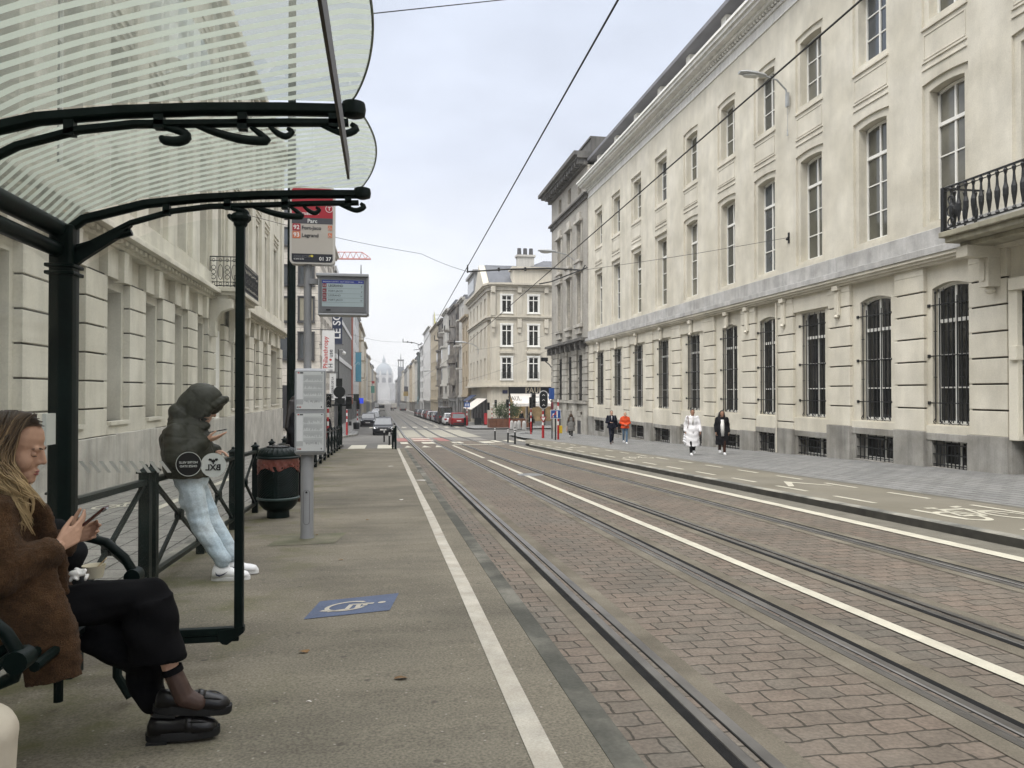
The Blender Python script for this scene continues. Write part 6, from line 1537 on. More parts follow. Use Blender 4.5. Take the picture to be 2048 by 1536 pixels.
def shoe(t, ank, toe, mt, sole_mt, L=.27, w=.048, zoff=.0, par=None):
    d = Vector(toe) - Vector(ank); d.z = 0; d.normalize(); l = Vector((-d.y, d.x, 0)); a = Vector(ank); fl = a - d * .06; up = Vector((0, 0, 1)); fl.z = zoff
    R = []
    for u, h, ww in ((-.01, .055, .6), (.04, .085, .82), (.10, .085, .88), (.15, .065, .95), (.20, .052, 1.05), (.24, .045, .95), (L - .005, .028, .55)):
        c = fl + d * (u * L / .27) + up * .016; R.append([c + l * w * ww * math.cos(k * math.pi / 6) + up * h * max(0, math.sin(k * math.pi / 6)) ** .8 for k in range(7)] + [c + l * w * ww * math.cos(k * math.pi / 6) for k in (8, 10)])
    m = MB(); m.rings(R); o = t.part("shoe", m, mt, parent=par, smooth=1); m = MB(); R = []
    for z in (0, .022): R.append([fl + d * ((.135 + .142 * math.cos(k * math.pi / 8)) * L / .27) + l * w * 1.08 * math.sin(k * math.pi / 8) * (1 + .1 * math.cos(k * math.pi / 8)) + up * z for k in range(16)])
    m.rings(R); t.part("sole", m, sole_mt, parent=o); return o
def ped(label, pos, head_deg, H=1.72, coat=CO_BLACK, coat_len=.45, coat_w=1.0, trous=TRK, shoes=SHB, sole=None, skin=SKIN, hair=HAIRK, hairstyle='short', stride=.16, armsw=.12, flip=1, arms=None, extras=None, group=None, open_front=None, hood=False, belt=False):
    X, Y, Z = pos; t = Thing("person", label, "person", pos, group); B = Vector(pos); a = math.radians(head_deg); F = Vector((math.cos(a), math.sin(a), 0)); Lf = Vector((-F.y, F.x, 0)); U = Vector((0, 0, 1)); k = H / 1.72
    P = lambda f, l, u: B + (F * f + Lf * l + U * u) * k
    st = stride * flip
    hips = [P(0, -.085, .90), P(0, .085, .90)]; ank = [P(st * 1.15, -.07, .085 + (.0 if st > 0 else .07)), P(-st * 1.15, .07, .085 + (.0 if st < 0 else .07))]
    kn = [hips[i].lerp(ank[i], .5) + F * (.05 * k) for i in (0, 1)]; sh = [P(.0, -.185, 1.40), P(.0, .185, 1.40)]
    if arms: el, wr = [P(*q) for q in arms[0]], [P(*q) for q in arms[1]]
    else: el = [P(-armsw * flip * .6 - .03, -.25, 1.13), P(armsw * flip * .6 - .03, .25, 1.13)]; wr = [P(-armsw * flip + .07, -.26, .88), P(armsw * flip + .07, .26, .88)]
    hc = P(.03, 0, 1.60)
    b = MB(); M = frame(hc, F - U * .05, U); head_prims(b, M, k); b.cap(P(-.005, 0, 1.38), P(.012, 0, 1.53), .06 * k, .052 * k)
    loftrings(b, [(P(0, 0, .86), .08 * k, .13 * k), (P(0, 0, 1.05), .085 * k, .12 * k), (P(0, 0, 1.3), .10 * k, .15 * k), (P(-.01, 0, 1.42), .06 * k, .10 * k)], F, Lf)
    for i in (0, 1):
        b.cap(sh[i], el[i], .042 * k, .035 * k); b.cap(el[i], wr[i], .035 * k, .024 * k); b.cap(hips[i], kn[i], .068 * k, .045 * k); b.cap(kn[i], ank[i], .045 * k, .032 * k); b.cap(ank[i], ank[i] + F * .1 * k - U * .04 * k, .03, .025)
        d = (wr[i] - el[i]).normalized(); side = Lf if i == 0 else -Lf; hand_prims(b, wr[i] + d * .01, d + U * -.1, side, F - d * F.dot(d), k, curl=(.5, .55, .6, .65))
    fuse(b, .0095, "body", skin, t.o, t.loc, 2)
    m = MB()       # trousers
    for i in (0, 1): m.cap(hips[i], kn[i], .092 * k, .068 * k); m.cap(kn[i], ank[i] + U * .04, .068 * k, .058 * k)
    m.cap(P(0, -.06, .93), P(0, .06, .93), .11 * k, .11 * k); fuse(m, .014, "trousers", trous, t.o, t.loc, 3)
    for i in (0, 1): shoe(t, (ank[i].x, ank[i].y, 0), ank[i] + F, shoes, sole or shoes, .27 * k, .047 * k, ank[i].z - .085 * k)
    m = MB(); zh = coat_len; w = coat_w     # coat
    secs = [(P(0, 0, zh), .15 * w * k, .21 * w * k), (P(0, 0, (zh + .95) / 2), .145 * w * k, .20 * w * k), (P(0, 0, .98), .13 * w * k, .185 * w * k), (P(.0, 0, 1.12), .125 * k, .178 * k), (P(.0, 0, 1.28), .132 * k, .20 * k), (P(-.005, 0, 1.40), .115 * k, .185 * k), (P(-.01, 0, 1.46), .08 * k, .10 * k)]
    loftrings(m, secs, F, Lf, 24)
    for i in (0, 1): m.cap(sh[i], el[i], .075 * k, .068 * k); m.cap(el[i], wr[i].lerp(el[i], .1), .066 * k, .06 * k)
    if hood: m.cap(P(-.07, -.08, 1.45), P(-.07, .08, 1.45), .07 * k, .07 * k); m.cap(P(.05, -.06, 1.44), P(.05, .06, 1.44), .055, .055)
    for s_ in (-1, 1): m.cap(P(-.05, s_ * .075, 1.475), P(.09, s_ * .055, 1.40), .026 * k, .02 * k)
    def folds(co, n): q = co - B; return n * (.009 * math.sin(9 * math.atan2(q.dot(Lf), q.dot(F)) + q.z * 3) * max(0, 1.1 - q.z) + .006 * math.sin(q.z * 30 + q.dot(F) * 25))
    co = fuse(m, .015, "coat", coat, t.o, t.loc, 3, post=folds)
    if open_front:
        mt, w0, z0, z1 = open_front; m = MB(); R = []
        for zz, ww in ((z0, w0 * .9), ((z0 + z1) / 2, w0), (z1, w0 * .8)): r = .135 if zz > 1.1 else .15 * coat_w; R.append(ell(P(.015 + r * .35, 0, zz), F * r * .72 * k, Lf * ww * k, 12))
        m.rings(R); t.part("inner_top", m, mt, smooth=1)
    if belt: m = MB(); R = [ell(P(0, 0, z_), F * .137 * k, Lf * .192 * k, 20) for z_ in (1.03, 1.075)]; m.rings(R); m.tube([P(.14, .02, 1.05), P(.155, .03, .95), P(.16, .0, .8)], .018, 6, flat=(1.4, .5)); t.part("belt", m, coat, smooth=1)
    m = MB(); R3 = M.to_3x3()
    def S(c, r): m.sphere(M @ (Vector(c) * k), tuple(x * k for x in r), R3, 14, 9)
    S((-.022, 0, .05), (.096, .082, .082)); S((-.045, 0, .0), (.075, .08, .085))
    if hairstyle == 'short': pass
    if hairstyle == 'bun': S((-.11, 0, .05), (.045, .045, .045))
    if hairstyle == 'long':
        for s_ in (-1, 1):
            for j in range(5): m.cap(M @ Vector((-.03 - .02 * j, s_ * (.07 + .008 * (j % 2)), .02)), P(-.04 - .02 * j + .05 * (j == 0), s_ * (.12 + .02 * j), 1.18 + .03 * (j % 3)), .035 * k, .045 * k)
        S((-.08, 0, -.05), (.06, .09, .12))
    fuse(m, .011, "hair", hair, t.o, t.loc, 2)
    for s_ in (-1, 1):
        m = MB(); m.sphere(M @ (Vector((.079, s_ * .031, .0)) * k), .0095 * k, None, 8, 6); t.part("eye", m, LASH if H < 1.9 else EYEW)
    m = MB(); m.cap(M @ (Vector((.097, -.016, -.0745)) * k), M @ (Vector((.097, .016, -.0745)) * k), .0045, .0045); t.part("mouth", m, LIPS)
    if extras: extras(t, P, k, F, Lf, U, wr, sh)
    return t
def Zs(Y): return G(Y) + .122
# --- the pedestrians on the right-hand pavement
def bag_white(t, P, k, F, Lf, U, wr, sh):
    m = MB(); w = wr[0]; m.cap(w - U * .12, w - U * .36, .055, .10); m.cap(w - U * .3 - F * .04, w - U * .42 + F * .04, .08, .07); fuse(m, .014, "carrier_bag", BAGW, t.o, t.loc, 1, post=lambda c, n: n * .012 * math.sin(c.z * 60 + c.x * 50))
    m = MB(); m.tube([sh[0] + U * .06 + F * .02, sh[0] + U * .05 + F * .1, P(.13, -.16, 1.2), P(.1, -.2, 1.0)], .011, 5); t.part("bag_strap", m, mat("brown_strap", (.10, .03, .02), .5, .1, 8))
ped("woman striding in a long white belted coat with a white carrier bag", (11.4, 26.5, Zs(26.5)), -104, 1.72, CO_WHITE, .33, 1.22, TRK, SHW, SHW, SKIND, HAIRK, 'bun', .11, .10, 1, extras=bag_white, belt=True, open_front=(fine_mat("white_top", (.62, .6, .58)), .05, 1.15, 1.42), group="people walking on the right-hand pavement")
ped("long-haired woman in a black coat open over a short white jacket dress", (12.6, 26.55, Zs(26.5)), -106, 1.66, CO_BLACK, .38, 1.22, fine_mat("sheer_black_tights", (.05, .025, .018)), SHW, SHW, SKIND, HAIRK, 'long', .12, .08, -1, open_front=(fine_mat("white_dress", (.66, .65, .63)), .085, .72, 1.36), group="people walking on the right-hand pavement")
def pack(t, P, k, F, Lf, U, wr, sh):
    m = MB(); m.cap(P(-.2, -.06, 1.0), P(-.2, -.06, 1.3), .13, .12); m.cap(P(-.2, .06, 1.0), P(-.2, .06, 1.3), .13, .12); fuse(m, .016, "backpack", CO_BLACK, t.o, t.loc, 2)
    for s_ in (-1, 1): m = MB(); m.tube([P(-.1, s_ * .13, 1.45), P(.08, s_ * .13, 1.44), P(.14, s_ * .14, 1.25), P(.0, s_ * .19, 1.08)], .018, 6); t.part("backpack_strap", m, fine_mat("grey_strap", (.05, .055, .06)))
ped("man in black jacket and trousers with a backpack, arm bent across", (11.75, 37.7, Zs(37.7)), -100, 1.75, CO_NAVY, .82, 1.12, CO_NAVY, SHBR, SHBR, SKIN, HAIRS, 'short', .16, .1, 1, arms=([(-.02, -.26, 1.12), (-.08, .26, 1.13)], [(.17, -.10, 1.12), (-.05, .28, .88)]), extras=pack, open_front=(fine_mat("pale_shirt", (.5, .5, .52)), .035, 1.22, 1.44), group="people walking on the right-hand pavement")
ped("blond person in an orange-red padded jacket and blue jeans", (12.62, 38.1, Zs(38.1)), -102, 1.66, CO_RED, .84, 1.15, JEANB, SHW, SHW, SKIN, HAIRG, 'short', .13, .06, -1, arms=([(.0, -.25, 1.13), (.0, .25, 1.13)], [(.19, -.05, 1.05), (.19, .06, 1.03)]), hood=True, group="people walking on the right-hand pavement")
def tote(t, P, k, F, Lf, U, wr, sh):
    m = MB(); w = wr[1]; m.loop2([w + F * .12 - U * .12, w - F * .1 - U * .12, w - F * .1 - U * .42, w + F * .12 - U * .42], [w + F * .12 - U * .12 + Lf * .05, w - F * .1 - U * .12 + Lf * .05, w - F * .1 - U * .42 + Lf * .08, w + F * .12 - U * .42 + Lf * .08]); m.tube([w + F * .06 - U * .12, w - U * .02, w - F * .05 - U * .12], .008, 5); t.part("shopping_bag", m, mat("pink_bag", (.45, .28, .22), .6, .1, 5))
ped("woman seen from behind in a wide grey coat, long hair, by the grey block", (12.6, 49.6, Zs(49.6)), 78, 1.64, CO_GREY, .48, 1.3, TRK, SHW, SHW, SKIN, HAIRB, 'long', .10, .06, 1, extras=tote, group="people walking on the right-hand pavement")
ped("person with a black backpack and shoulder bag facing the bakery corner", (12.35, 62.3, Zs(62.3)), 80, 1.74, fine_mat("khaki_jacket", (.14, .12, .09)), .85, 1.1, TRK, SHB, SHB, SKIN, HAIRB, 'short', .08, .05, 1, extras=pack, group="people near the bakery")
ped("person in dark clothes standing by the rusty planter at the bakery", (14.9, 80.5, Zs(80.5)), -60, 1.7, CO_BLACK, .6, 1.1, TRK, SHB, SHB, SKIN, HAIRG, 'short', .10, .05, 1, group="people near the bakery")
ped("dark-clad person leaning towards the bakery's lit shop window", (16.2, 82.0, Zs(82)), 60, 1.66, CO_NAVY, .55, 1.05, TRK, SHB, SHB, SKIN, HAIRK, 'long', .14, .05, 1, group="people near the bakery")
# --- half-hidden people on the left
ped("person in a black jacket mostly hidden behind the stop pole's timetables", (-1.42, 12.75, ZP(12.75)), 5, 1.72, CO_BLACK, .78, 1.1, TRK, SHBR, SHBR, SKIN, HAIRK, 'long', .05, .03, 1)
ped("pedestrian in dark clothes behind the red and white traffic post", (-3.6, 50.0, G(50) + .02), -80, 1.72, CO_BLACK, .75, 1.15, TRK, SHB, SHB, SKIN, HAIRK, 'short', .12, .08, 1, extras=pack)
ped("distant pedestrian crossing the hazy street, left of the pair", (3.3, 305, G(305)), -90, 1.72, CO_NAVY, .7, 1.1, TRK, group="far pedestrians in the haze"); ped("distant pedestrian crossing the hazy street, right of the pair", (4.1, 307, G(307)), -90, 1.72, CO_GREY, .6, 1.1, TRK, group="far pedestrians in the haze")
# ------------------------------------------------------------------ seated woman
def planept(O, Lf):
    def q(x, y, off=0.0):
        d = px(x, y, 1.0) - Vector((0, 0, CAMZ)); o = Vector((0, 0, CAMZ)); tt = (O + Lf * off - o).dot(Lf) / d.dot(Lf); return o + d * tt
    return q
def seated_woman():
    a = math.radians(4); F = Vector((math.cos(a), math.sin(a), 0)); Lf = Vector((-F.y, F.x, 0)); U = Vector((0, 0, 1)); O = px(38, 890, 3.12); q = planept(O, Lf)
    base = q(60, 1300); t = Thing("person", "seated woman with long wavy blond hair and brown furry coat looking at her phone", "person", (base.x, base.y, ZP(base.y)))
    COAT = mat("brown_fur_coat", (.085, .046, .024), .95, .35, 14, .9, 260, spec=.05, fine=.35, sheen=.08); TR = fine_mat("seated_black_trousers", (.006, .006, .007)); SOCK = mat("sheer_sock", (.05, .027, .02), .6, .15, 60)
    hc = q(34, 893); pitch = math.radians(-17); HF = F * math.cos(pitch) + U * math.sin(pitch); M = frame(hc, HF, U); hs = 1.10
    nb = q(8, 985); shR, shL = q(-8, 1032, -.18), q(18, 1030, .17); hipR, hipL = q(75, 1222, -.09), q(78, 1240, .09)
    kT, aT, tT = q(306, 1188, -.03), q(349, 1352, -.06), q(452, 1412, -.07); kB, aB, tB = q(288, 1255, .12), q(318, 1412, .10), q(436, 1452, .08)
    elR, wrR = q(8, 1150, -.25), q(118, 1092, -.15); elL, wrL = q(52, 1130, .2), q(140, 1080, .05)
    b = MB(); head_prims(b, M, hs, ears=False); b.cap(nb, M @ Vector((-.02, 0, -.08)), .062, .052)
    loftrings(b, [(q(70, 1265), .10, .15), (q(45, 1180), .09, .13), (q(18, 1080), .10, .15), (q(5, 1015), .06, .1)], F, Lf)
    for A in ((shR, elR, wrR), (shL, elL, wrL)): b.cap(A[0], A[1], .045, .036); b.cap(A[1], A[2], .036, .025)
    for A in ((hipR, kT, aT), (hipL, kB, aB)): b.cap(A[0], A[1], .07, .05); b.cap(A[1], A[2], .048, .034)
    pc = q(186, 1036, -.03); pd = (F * .72 + U * .62).normalized(); pn = (-F * .62 + U * .72).normalized()    # phone axis and screen normal
    # right hand below and around the phone, thumb on the screen; left hand beyond, thumb up
    fR = (pc - pd * .03 - wrR).normalized(); hand_prims(b, wrR, (fR + F * .15), (U * .75 + Lf * .4 - F * .2), (-Lf * .1 + U * .8 - F * .3), .98, curl=(.35, .55, .75, .9), thumb=(.75, .35, .35))
    hand_prims(b, wrL + U * .01, F * .8 + U * .25, (-Lf * .9 + U * .1), U * .9 - F * .3, .98, curl=(.45, .5, .6, .7), thumb=(.35, .9, -.1), sp=.3)
    fuse(b, .0046, "body", SKIN, t.o, t.loc, 4)
    # face details
    for s_ in (-1, 1):
        e = MB(); e.sphere(M @ (Vector((.0735, s_ * .034, -.006)) * hs), .0115 * hs, None, 12, 9); t.part("eyelid", e, SKIN, smooth=1)
        e = MB(); e.tube([M @ (Vector((.0735 + .0120 * math.cos(w), s_ * (.034 + .0125 * math.sin(w)), -.0115)) * hs) for w in (-1.1, -.6, 0, .5, 1.0, 1.4)], [.0006, .0011, .0014, .0014, .0012, .0006], 5); t.part("eyelashes", e, LASH)
        e = MB(); e.tube([M @ (Vector((.0925 - .0095 * k * k * .3, s_ * (.014 + .012 * k), .017 + .004 * k - .0018 * k * k)) * hs) for k in range(4)], [.002, .003, .0026, .001], 5, flat=(1, 1.3)); t.part("eyebrow", e, HAIRB)
    for z_, r_ in ((-.0695, .0052), (-.0805, .006)):
        e = MB(); e.tube([M @ (Vector((.0905 + .0065 * math.cos(w), .021 * math.sin(w), z_)) * hs) for w in (-1.3, -.7, 0, .7, 1.3)], [.0015, r_ * .8, r_, r_ * .8, .0015], 6); t.part("lip", e, LIPS, smooth=1)
    # coat: body, sleeves, hanging skirt, lapel
    m = MB(); loftrings(m, [(q(66, 1300), .17, .20), (q(60, 1240), .18, .215), (q(38, 1150), .165, .215), (q(16, 1080), .15, .215), (q(2, 1030), .125, .21), (q(0, 1000), .10, .15), (q(6, 975), .075, .085)], F, Lf, 28)
    m.cap(shR, elR, .088, .082); m.cap(elR, wrR - (wrR - elR).normalized() * .055, .080, .074); m.cap(shL, elL, .085, .075); m.cap(elL, wrL - (wrL - elL).normalized() * .045, .072, .066)
    for (x0, x1, y, off) in ((-10, 128, 1180, -.225), (5, 150, 1260, -.235), (30, 166, 1310, -.235), (58, 172, 1352, -.23)): pass
    R = []
    for (x0, x1, y0, y1, off) in ((-15, 118, 1165, 1140, -.19), (0, 140, 1210, 1200, -.215), (22, 156, 1262, 1255, -.225), (42, 165, 1315, 1308, -.225), (55, 172, 1372, 1348, -.22)):
        A, Bp = q(x0, y0, off), q(x1, y1, off); c = (A + Bp) / 2; h = (Bp - A) / 2; R.append([c + h * math.cos(w) + Lf * (.042 * math.sin(w)) for w in [2 * math.pi * i / 20 for i in range(20)]])
    m.rings(R)
    m.tube([q(28, 985, -.03), q(56, 1003, -.045), q(82, 1030, -.06), (q(104, 1085, -.075)), q(120, 1130, -.10), q(128, 1190, -.13)], [.03, .045, .05, .048, .04, .03], 10, flat=(.55, 1))
    m.tube([q(-28, 1000, -.06), q(-20, 988, -.05), q(8, 980, .0), q(34, 985, .05), q(58, 1012, .09)], [.035, .04, .04, .04, .035], 10)
    fuse(m, .0085, "coat", COAT, t.o, t.loc, 3, post=lambda c, n: n * (mnoise.noise(c * 90) * .0045 + mnoise.noise(c * 22) * .007 + mnoise.noise(c * 7) * .012))
    m = MB(); wd = (wrR - elR).normalized(); c0 = wrR - wd * .005; m.tube([c0 - wd * .012, c0 + wd * .012], [.0315, .0315], 18); t.part("wristband", m, SHB, smooth=40)
    # trousers
    m = MB(); m.cap(hipR, kT, .108, .076); m.cap(kT, q(326, 1250, -.04), .076, .076); m.cap(hipL, kB, .115, .088); m.cap(kB, q(296, 1345, .10), .10, .085); m.cap(q(296, 1345, .10), q(308, 1402, .10), .085, .06); m.cap(q(80, 1245, -.08), q(80, 1245, .08), .14, .14)
    R = []
    for x0, x1, y0, y1 in ((246, 352, 1215, 1180), (250, 362, 1262, 1245), (256, 371, 1300, 1288), (266, 376, 1326, 1312)):
        A, Bp = q(x0, y0, -.05), q(x1, y1, -.05); c = (A + Bp) / 2; h = (Bp - A) / 2; R.append([c + h * math.cos(w) + Lf * (.085 * math.sin(w)) for w in [2 * math.pi * i / 18 for i in range(18)]])
    m.rings(R); m.cap(q(190, 1270, .02), q(270, 1310, .05), .07, .08)
    fuse(m, .010, "trousers", TR, t.o, t.loc, 4, post=lambda c, n: n * (.006 * math.sin(c.z * 40 + c.x * 22) + mnoise.noise(c * 12) * .008))
    # ankle socks
    m = MB(); m.cap(q(350, 1345, -.06), q(372, 1392, -.065), .040, .042); m.cap(q(372, 1392, -.065), q(400, 1402, -.065), .042, .035); so = fuse(m, .006, "sock", SOCK, t.o, t.loc, 3)
    m = MB(); m.tube([q(346, 1332, -.06), q(350, 1343, -.06)], [.0415, .0425], 18); t.part("sock_band", m, TR, parent=so, smooth=40)
    m = MB(); m.cap(aB, q(345, 1442, .10), .04, .045); m.cap(q(345, 1442, .10), q(375, 1448, .10), .042, .03); fuse(m, .006, "sock", SOCK, t.o, t.loc, 3)
    # loafers
    LEA = mat("loafer_leather", (.006, .0055, .006), .32, .2, 12, .12, 90, spec=.3, coat=.06); SOL = mat("loafer_sole", (.009, .009, .0095), .8, .2, 14, .2, 90)
    def loafer(heel, toe, nrm_off, L):
        heel, toe = Vector(heel), Vector(toe); d = (toe - heel).normalized(); l = U.cross(d).normalized(); u = d.cross(l); Ln = (toe - heel).length
        def rg(uu, w, h, z0=0.0, n=16):
            c = heel + d * (uu * Ln) + u * z0; return [c + l * w * math.cos(2 * math.pi * i / n) + u * (h * max(0, math.sin(2 * math.pi * i / n)) ** .75 - .002 * (math.sin(2 * math.pi * i / n) < 0)) for i in range(n)]
        m = MB(); m.rings([rg(.01, .022, .045, .03), rg(.05, .034, .068, .03), rg(.18, .037, .064, .03), rg(.34, .038, .056, .03), rg(.50, .041, .062, .03), rg(.58, .044, .066, .03), rg(.70, .047, .055, .03), rg(.84, .046, .044, .03), rg(.94, .036, .034, .03), rg(.99, .018, .018, .03)]); o = t.part("loafer", m, LEA, smooth=1)
        m = MB(); R = []
        for z_, g in ((.0, 1.0), (.006, 1.03), (.034, 1.03), (.036, 1.0)): R.append([heel + d * ((.5 + .512 * g * math.cos(w)) * Ln) + l * (.044 * g * (1 + .14 * math.cos(w)) * (abs(math.sin(w)) ** .7) * (1 if math.sin(w) > 0 else -1)) + u * z_ for w in [2 * math.pi * i / 32 for i in range(32)]])
        m.rings(R); t.part("sole", m, SOL, parent=o, smooth=35); m = MB(); c = heel - u * .0; hh = [heel + d * (.005 * Ln), heel + d * (.30 * Ln)]
        m.loop2([hh[0] + l * .036, hh[1] + l * .04, hh[1] - l * .04, hh[0] - l * .036], [p - u * .012 for p in (hh[0] + l * .036, hh[1] + l * .04, hh[1] - l * .04, hh[0] - l * .036)]); t.part("heel", m, SOL, parent=o)
        m = MB(); R = []
        for uu in (.56, .60, .66): R.append(rg(uu, .0455, .068 - (uu - .56) * .08, .031))
        m.rings(R); s_ = t.part("saddle_strap", m, LEA, parent=o, smooth=1); m = MB()
        pts = [heel + d * ((.70 + .22 * math.cos(w)) * Ln) + l * .037 * math.sin(w) + u * (.076 + .006 * math.cos(w) - .03 * max(0, math.cos(w)) ** 2) for w in [-2.2 + 4.4 * i / 20 for i in range(21)]]; m.tube(pts, .0035, 5); t.part("seam", m, LEA, parent=o)
    of = min((k * .01 for k in range(-10, 40)), key=lambda o_: abs(q(299, 1477, o_).z - ZP(q(299, 1477, o_).y) - .012)); hl = q(299, 1477, of); te = q(440, 1464, of - .02); te.z = ZP(te.y) + .018
    loafer(q(312, 1420, -.03), q(462, 1421, -.04), 0, .3); loafer(hl, te, 0, .29)
    # hair: cap and wavy strands with their own root-to-tip colour
    m = MB(); R3 = M.to_3x3()
    def S(c, r): m.sphere(M @ (Vector(c) * hs), tuple(x * hs for x in r), R3, 16, 10)
    S((-.034, 0, .040), (.092, .081, .089)); S((-.05, 0, -.03), (.074, .082, .11))
    m.cap(M @ Vector((-.06, -.05, -.06)), q(2, 1000, -.10), .06, .05); m.cap(M @ Vector((-.06, .03, -.06)), q(-20, 1000, .0), .07, .07)
    HM = bpy.data.materials.new("ombre_hair"); HM.use_nodes = True; N = HM.node_tree.nodes; L = HM.node_tree.links; pb = N["Principled BSDF"]; pb.inputs["Roughness"].default_value = .42; pb.inputs["Specular IOR Level"].default_value = .5
    at = N.new("ShaderNodeAttribute"); at.attribute_name = "tone"; rp_ = N.new("ShaderNodeValToRGB"); L.new(at.outputs["Fac"], rp_.inputs[0]); e = rp_.color_ramp.elements; e[0].position = 0; e[0].color = (.040, .024, .014, 1); e[1].position = 1; e[1].color = (.50, .36, .19, 1)
    for p_, c_ in ((.30, (.075, .045, .024, 1)), (.55, (.24, .155, .08, 1)), (.8, (.40, .28, .145, 1))): el_ = e.new(p_); el_.color = c_
    L.new(rp_.outputs[0], pb.inputs["Base Color"])
    hcap = fuse(m, .009, "hair", mat("hair_root_brown", (.045, .027, .016), .5, .3, 40, .6, 220), t.o, t.loc, 2)
    rr = random.Random(11); hm = MB(); tones = []
    for gi in range(64):
        side = -1 if gi % 5 else 1; th = rr.random() if gi > 12 else rr.random() * .35; ph_ = math.radians(50 - 128 * th); EL = lambda pz, az: (-.014 + .104 * math.sin(pz) * math.cos(az), side * .083 * math.sin(az), .035 + .094 * math.cos(pz) * math.cos(az))
        az0 = rr.uniform(.0, .16); lift = rr.uniform(1.0, 1.05); part = M @ (Vector(EL(ph_, az0)) * hs * lift); p1 = M @ (Vector(EL(ph_ * .93 - .1, .95)) * hs * lift); fx = .033 - .122 * th + rr.uniform(-.006, .006); p2 = M @ (Vector((fx, side * (.088 + rr.uniform(-.004, .012)), -.035)) * hs)
        if side < 0: e3 = q(54 - 56 * th + rr.uniform(-10, 10), 975 + rr.uniform(-12, 12), -.115 - rr.uniform(0, .035)); e4 = q(70 - 60 * th + rr.uniform(-14, 22), 1040 + rr.uniform(-50, 36), -.165 - rr.uniform(.0, .035))
        else: e3 = q(58 - 70 * th, 978, .10); e4 = q(66 - 90 * th + rr.uniform(-8, 12), 1000 + rr.uniform(-40, 30), .12)
        C = [part, p1, p2, p2.lerp(e3, .5) - Lf * (.012 if side < 0 else -.012), e3, e4]; K = 18; gp = []; ph = rr.uniform(0, 6.28); amp = rr.uniform(.010, .022); fq = rr.uniform(1.7, 2.5); gb = rr.uniform(-.2, .2)
        for j in range(K + 1):
            s_ = j / K * (len(C) - 1); n0 = min(int(s_), len(C) - 2); u_ = s_ - n0; g = lambda z_: C[max(0, min(len(C) - 1, z_))]
            a0, a1, a2, a3 = g(n0 - 1), g(n0), g(n0 + 1), g(n0 + 2); p = .5 * ((2 * a1) + (a2 - a0) * u_ + (2 * a0 - 5 * a1 + 4 * a2 - a3) * u_ ** 2 + (3 * a1 - a0 - 3 * a2 + a3) * u_ ** 3)
            w = max(0, j / K - .3); gp.append(p + F * amp * 2.2 * w * math.sin(ph + fq * 6.28 * j / K) - Lf * amp * 1.6 * w * math.cos(ph + fq * 6.28 * j / K))
        for si in range(26):
            o1, o2 = rr.gauss(0, .5), rr.gauss(0, .5); t_end = rr.uniform(.82, 1.0); dA = M.to_3x3() @ Vector((1, 0, .3)); o1 = o1 if th > .3 else -abs(o1) * .8; pts = []
            for j in range(K + 1):
                f_ = j / K * t_end * K; n0 = min(int(f_), K - 1); p = gp[n0].lerp(gp[n0 + 1], f_ - n0); tt = j / K; sp_ = (.030 * (1 - tt) ** 1.2 + .010 + .010 * math.sin(3.14 * tt)) * (1 if tt > .04 else .8)
                pts.append(p + (F * o1 + U * .3 * o1 if tt > .3 else dA * o1 * .8) * sp_ + Lf * o2 * sp_ * (.9 if tt > .35 else .12))
            r0 = rr.uniform(.0012, .0026); n0 = len(hm.v); hm.tube(pts, [r0 * (1 if j < K * .7 else 1 - .8 * (j / K - .7) / .3) for j in range(K + 1)], 4, flat=(1.6, .7)); bb = gb + rr.uniform(-.12, .12)
            for v in range(len(hm.v) - n0): tones.append(min(1, max(0, (v // 4) / K * 1.05 + bb)))
    ho = hm.build("hair_strands", HM, hcap, t.loc, smooth=1); ca = ho.data.attributes.new("tone", 'FLOAT', 'POINT'); ca.data.foreach_set("value", tones)
    # nails
    # phone and things in her lap are things of their own
    PH = Thing("phone", "dark red-brown phone held by the seated woman", "phone", tuple(pc)); m = MB(); hx, hy, hz = .072, .036, .0042
    def bxo(c, h3): 
        A = [c + pd * sx * h3[0] + Lf * sy * h3[1] + pn * sz * h3[2] for sz in (-1, 1) for sx, sy in ((-1, -1), (1, -1), (1, 1), (-1, 1))]; m.loop2(A[:4], A[4:])
    bxo(pc, (hx, hy, hz)); PH.part("case", m, mat("phone_case_brown", (.06, .017, .014), .35, .1, 6), bevel=.002); m = MB(); bxo(pc + pn * (hz + .0006), (hx - .004, hy - .003, .0005)); PH.part("screen", m, mat("phone_screen", (.02, .02, .022), .1, .1, 6, spec=.7)); m = MB(); bxo(pc + pd * .062 - pn * (hz + .003) + Lf * -.01, (.011, .014, .003)); PH.part("camera_bump", m, mat("phone_lens_silver", (.5, .5, .5), .2, .05, 6, metal=.8))
    c = q(190, 1131, .12); c.z = q(190, 1140, .12).z; CU = Thing("food_tub", "small cream paper tub with wooden fork on the seated woman's lap", "food tub", tuple(c)); m = MB(); m.lathe([(.036, -.03), (.046, .02), (.048, .024), (.044, .02), (.034, -.02)], tuple(c), 20); CU.part("tub", m, mat("cream_paper_tub", (.60, .55, .42), .6, .05, 5), smooth=40); m = MB(); m.tube([c + Vector((0, 0, .0)), c + F * .05 + U * .052], .004, 5, flat=(1.6, .6)); CU.part("fork", m, mat("wooden_fork", (.55, .42, .26), .7, .1, 12))
    c = q(160, 1150, -.12); m = MB(); R = []
    for i in range(9): m.sphere(c + F * rr.uniform(-.03, .035) + Lf * rr.uniform(-.03, .03) + U * rr.uniform(-.012, .02), (rr.uniform(.012, .03), rr.uniform(.01, .02), rr.uniform(.004, .012)), Matrix.Rotation(rr.uniform(0, 3), 3, Vector((rr.random(), rr.random(), rr.random())).normalized()), 8, 5)
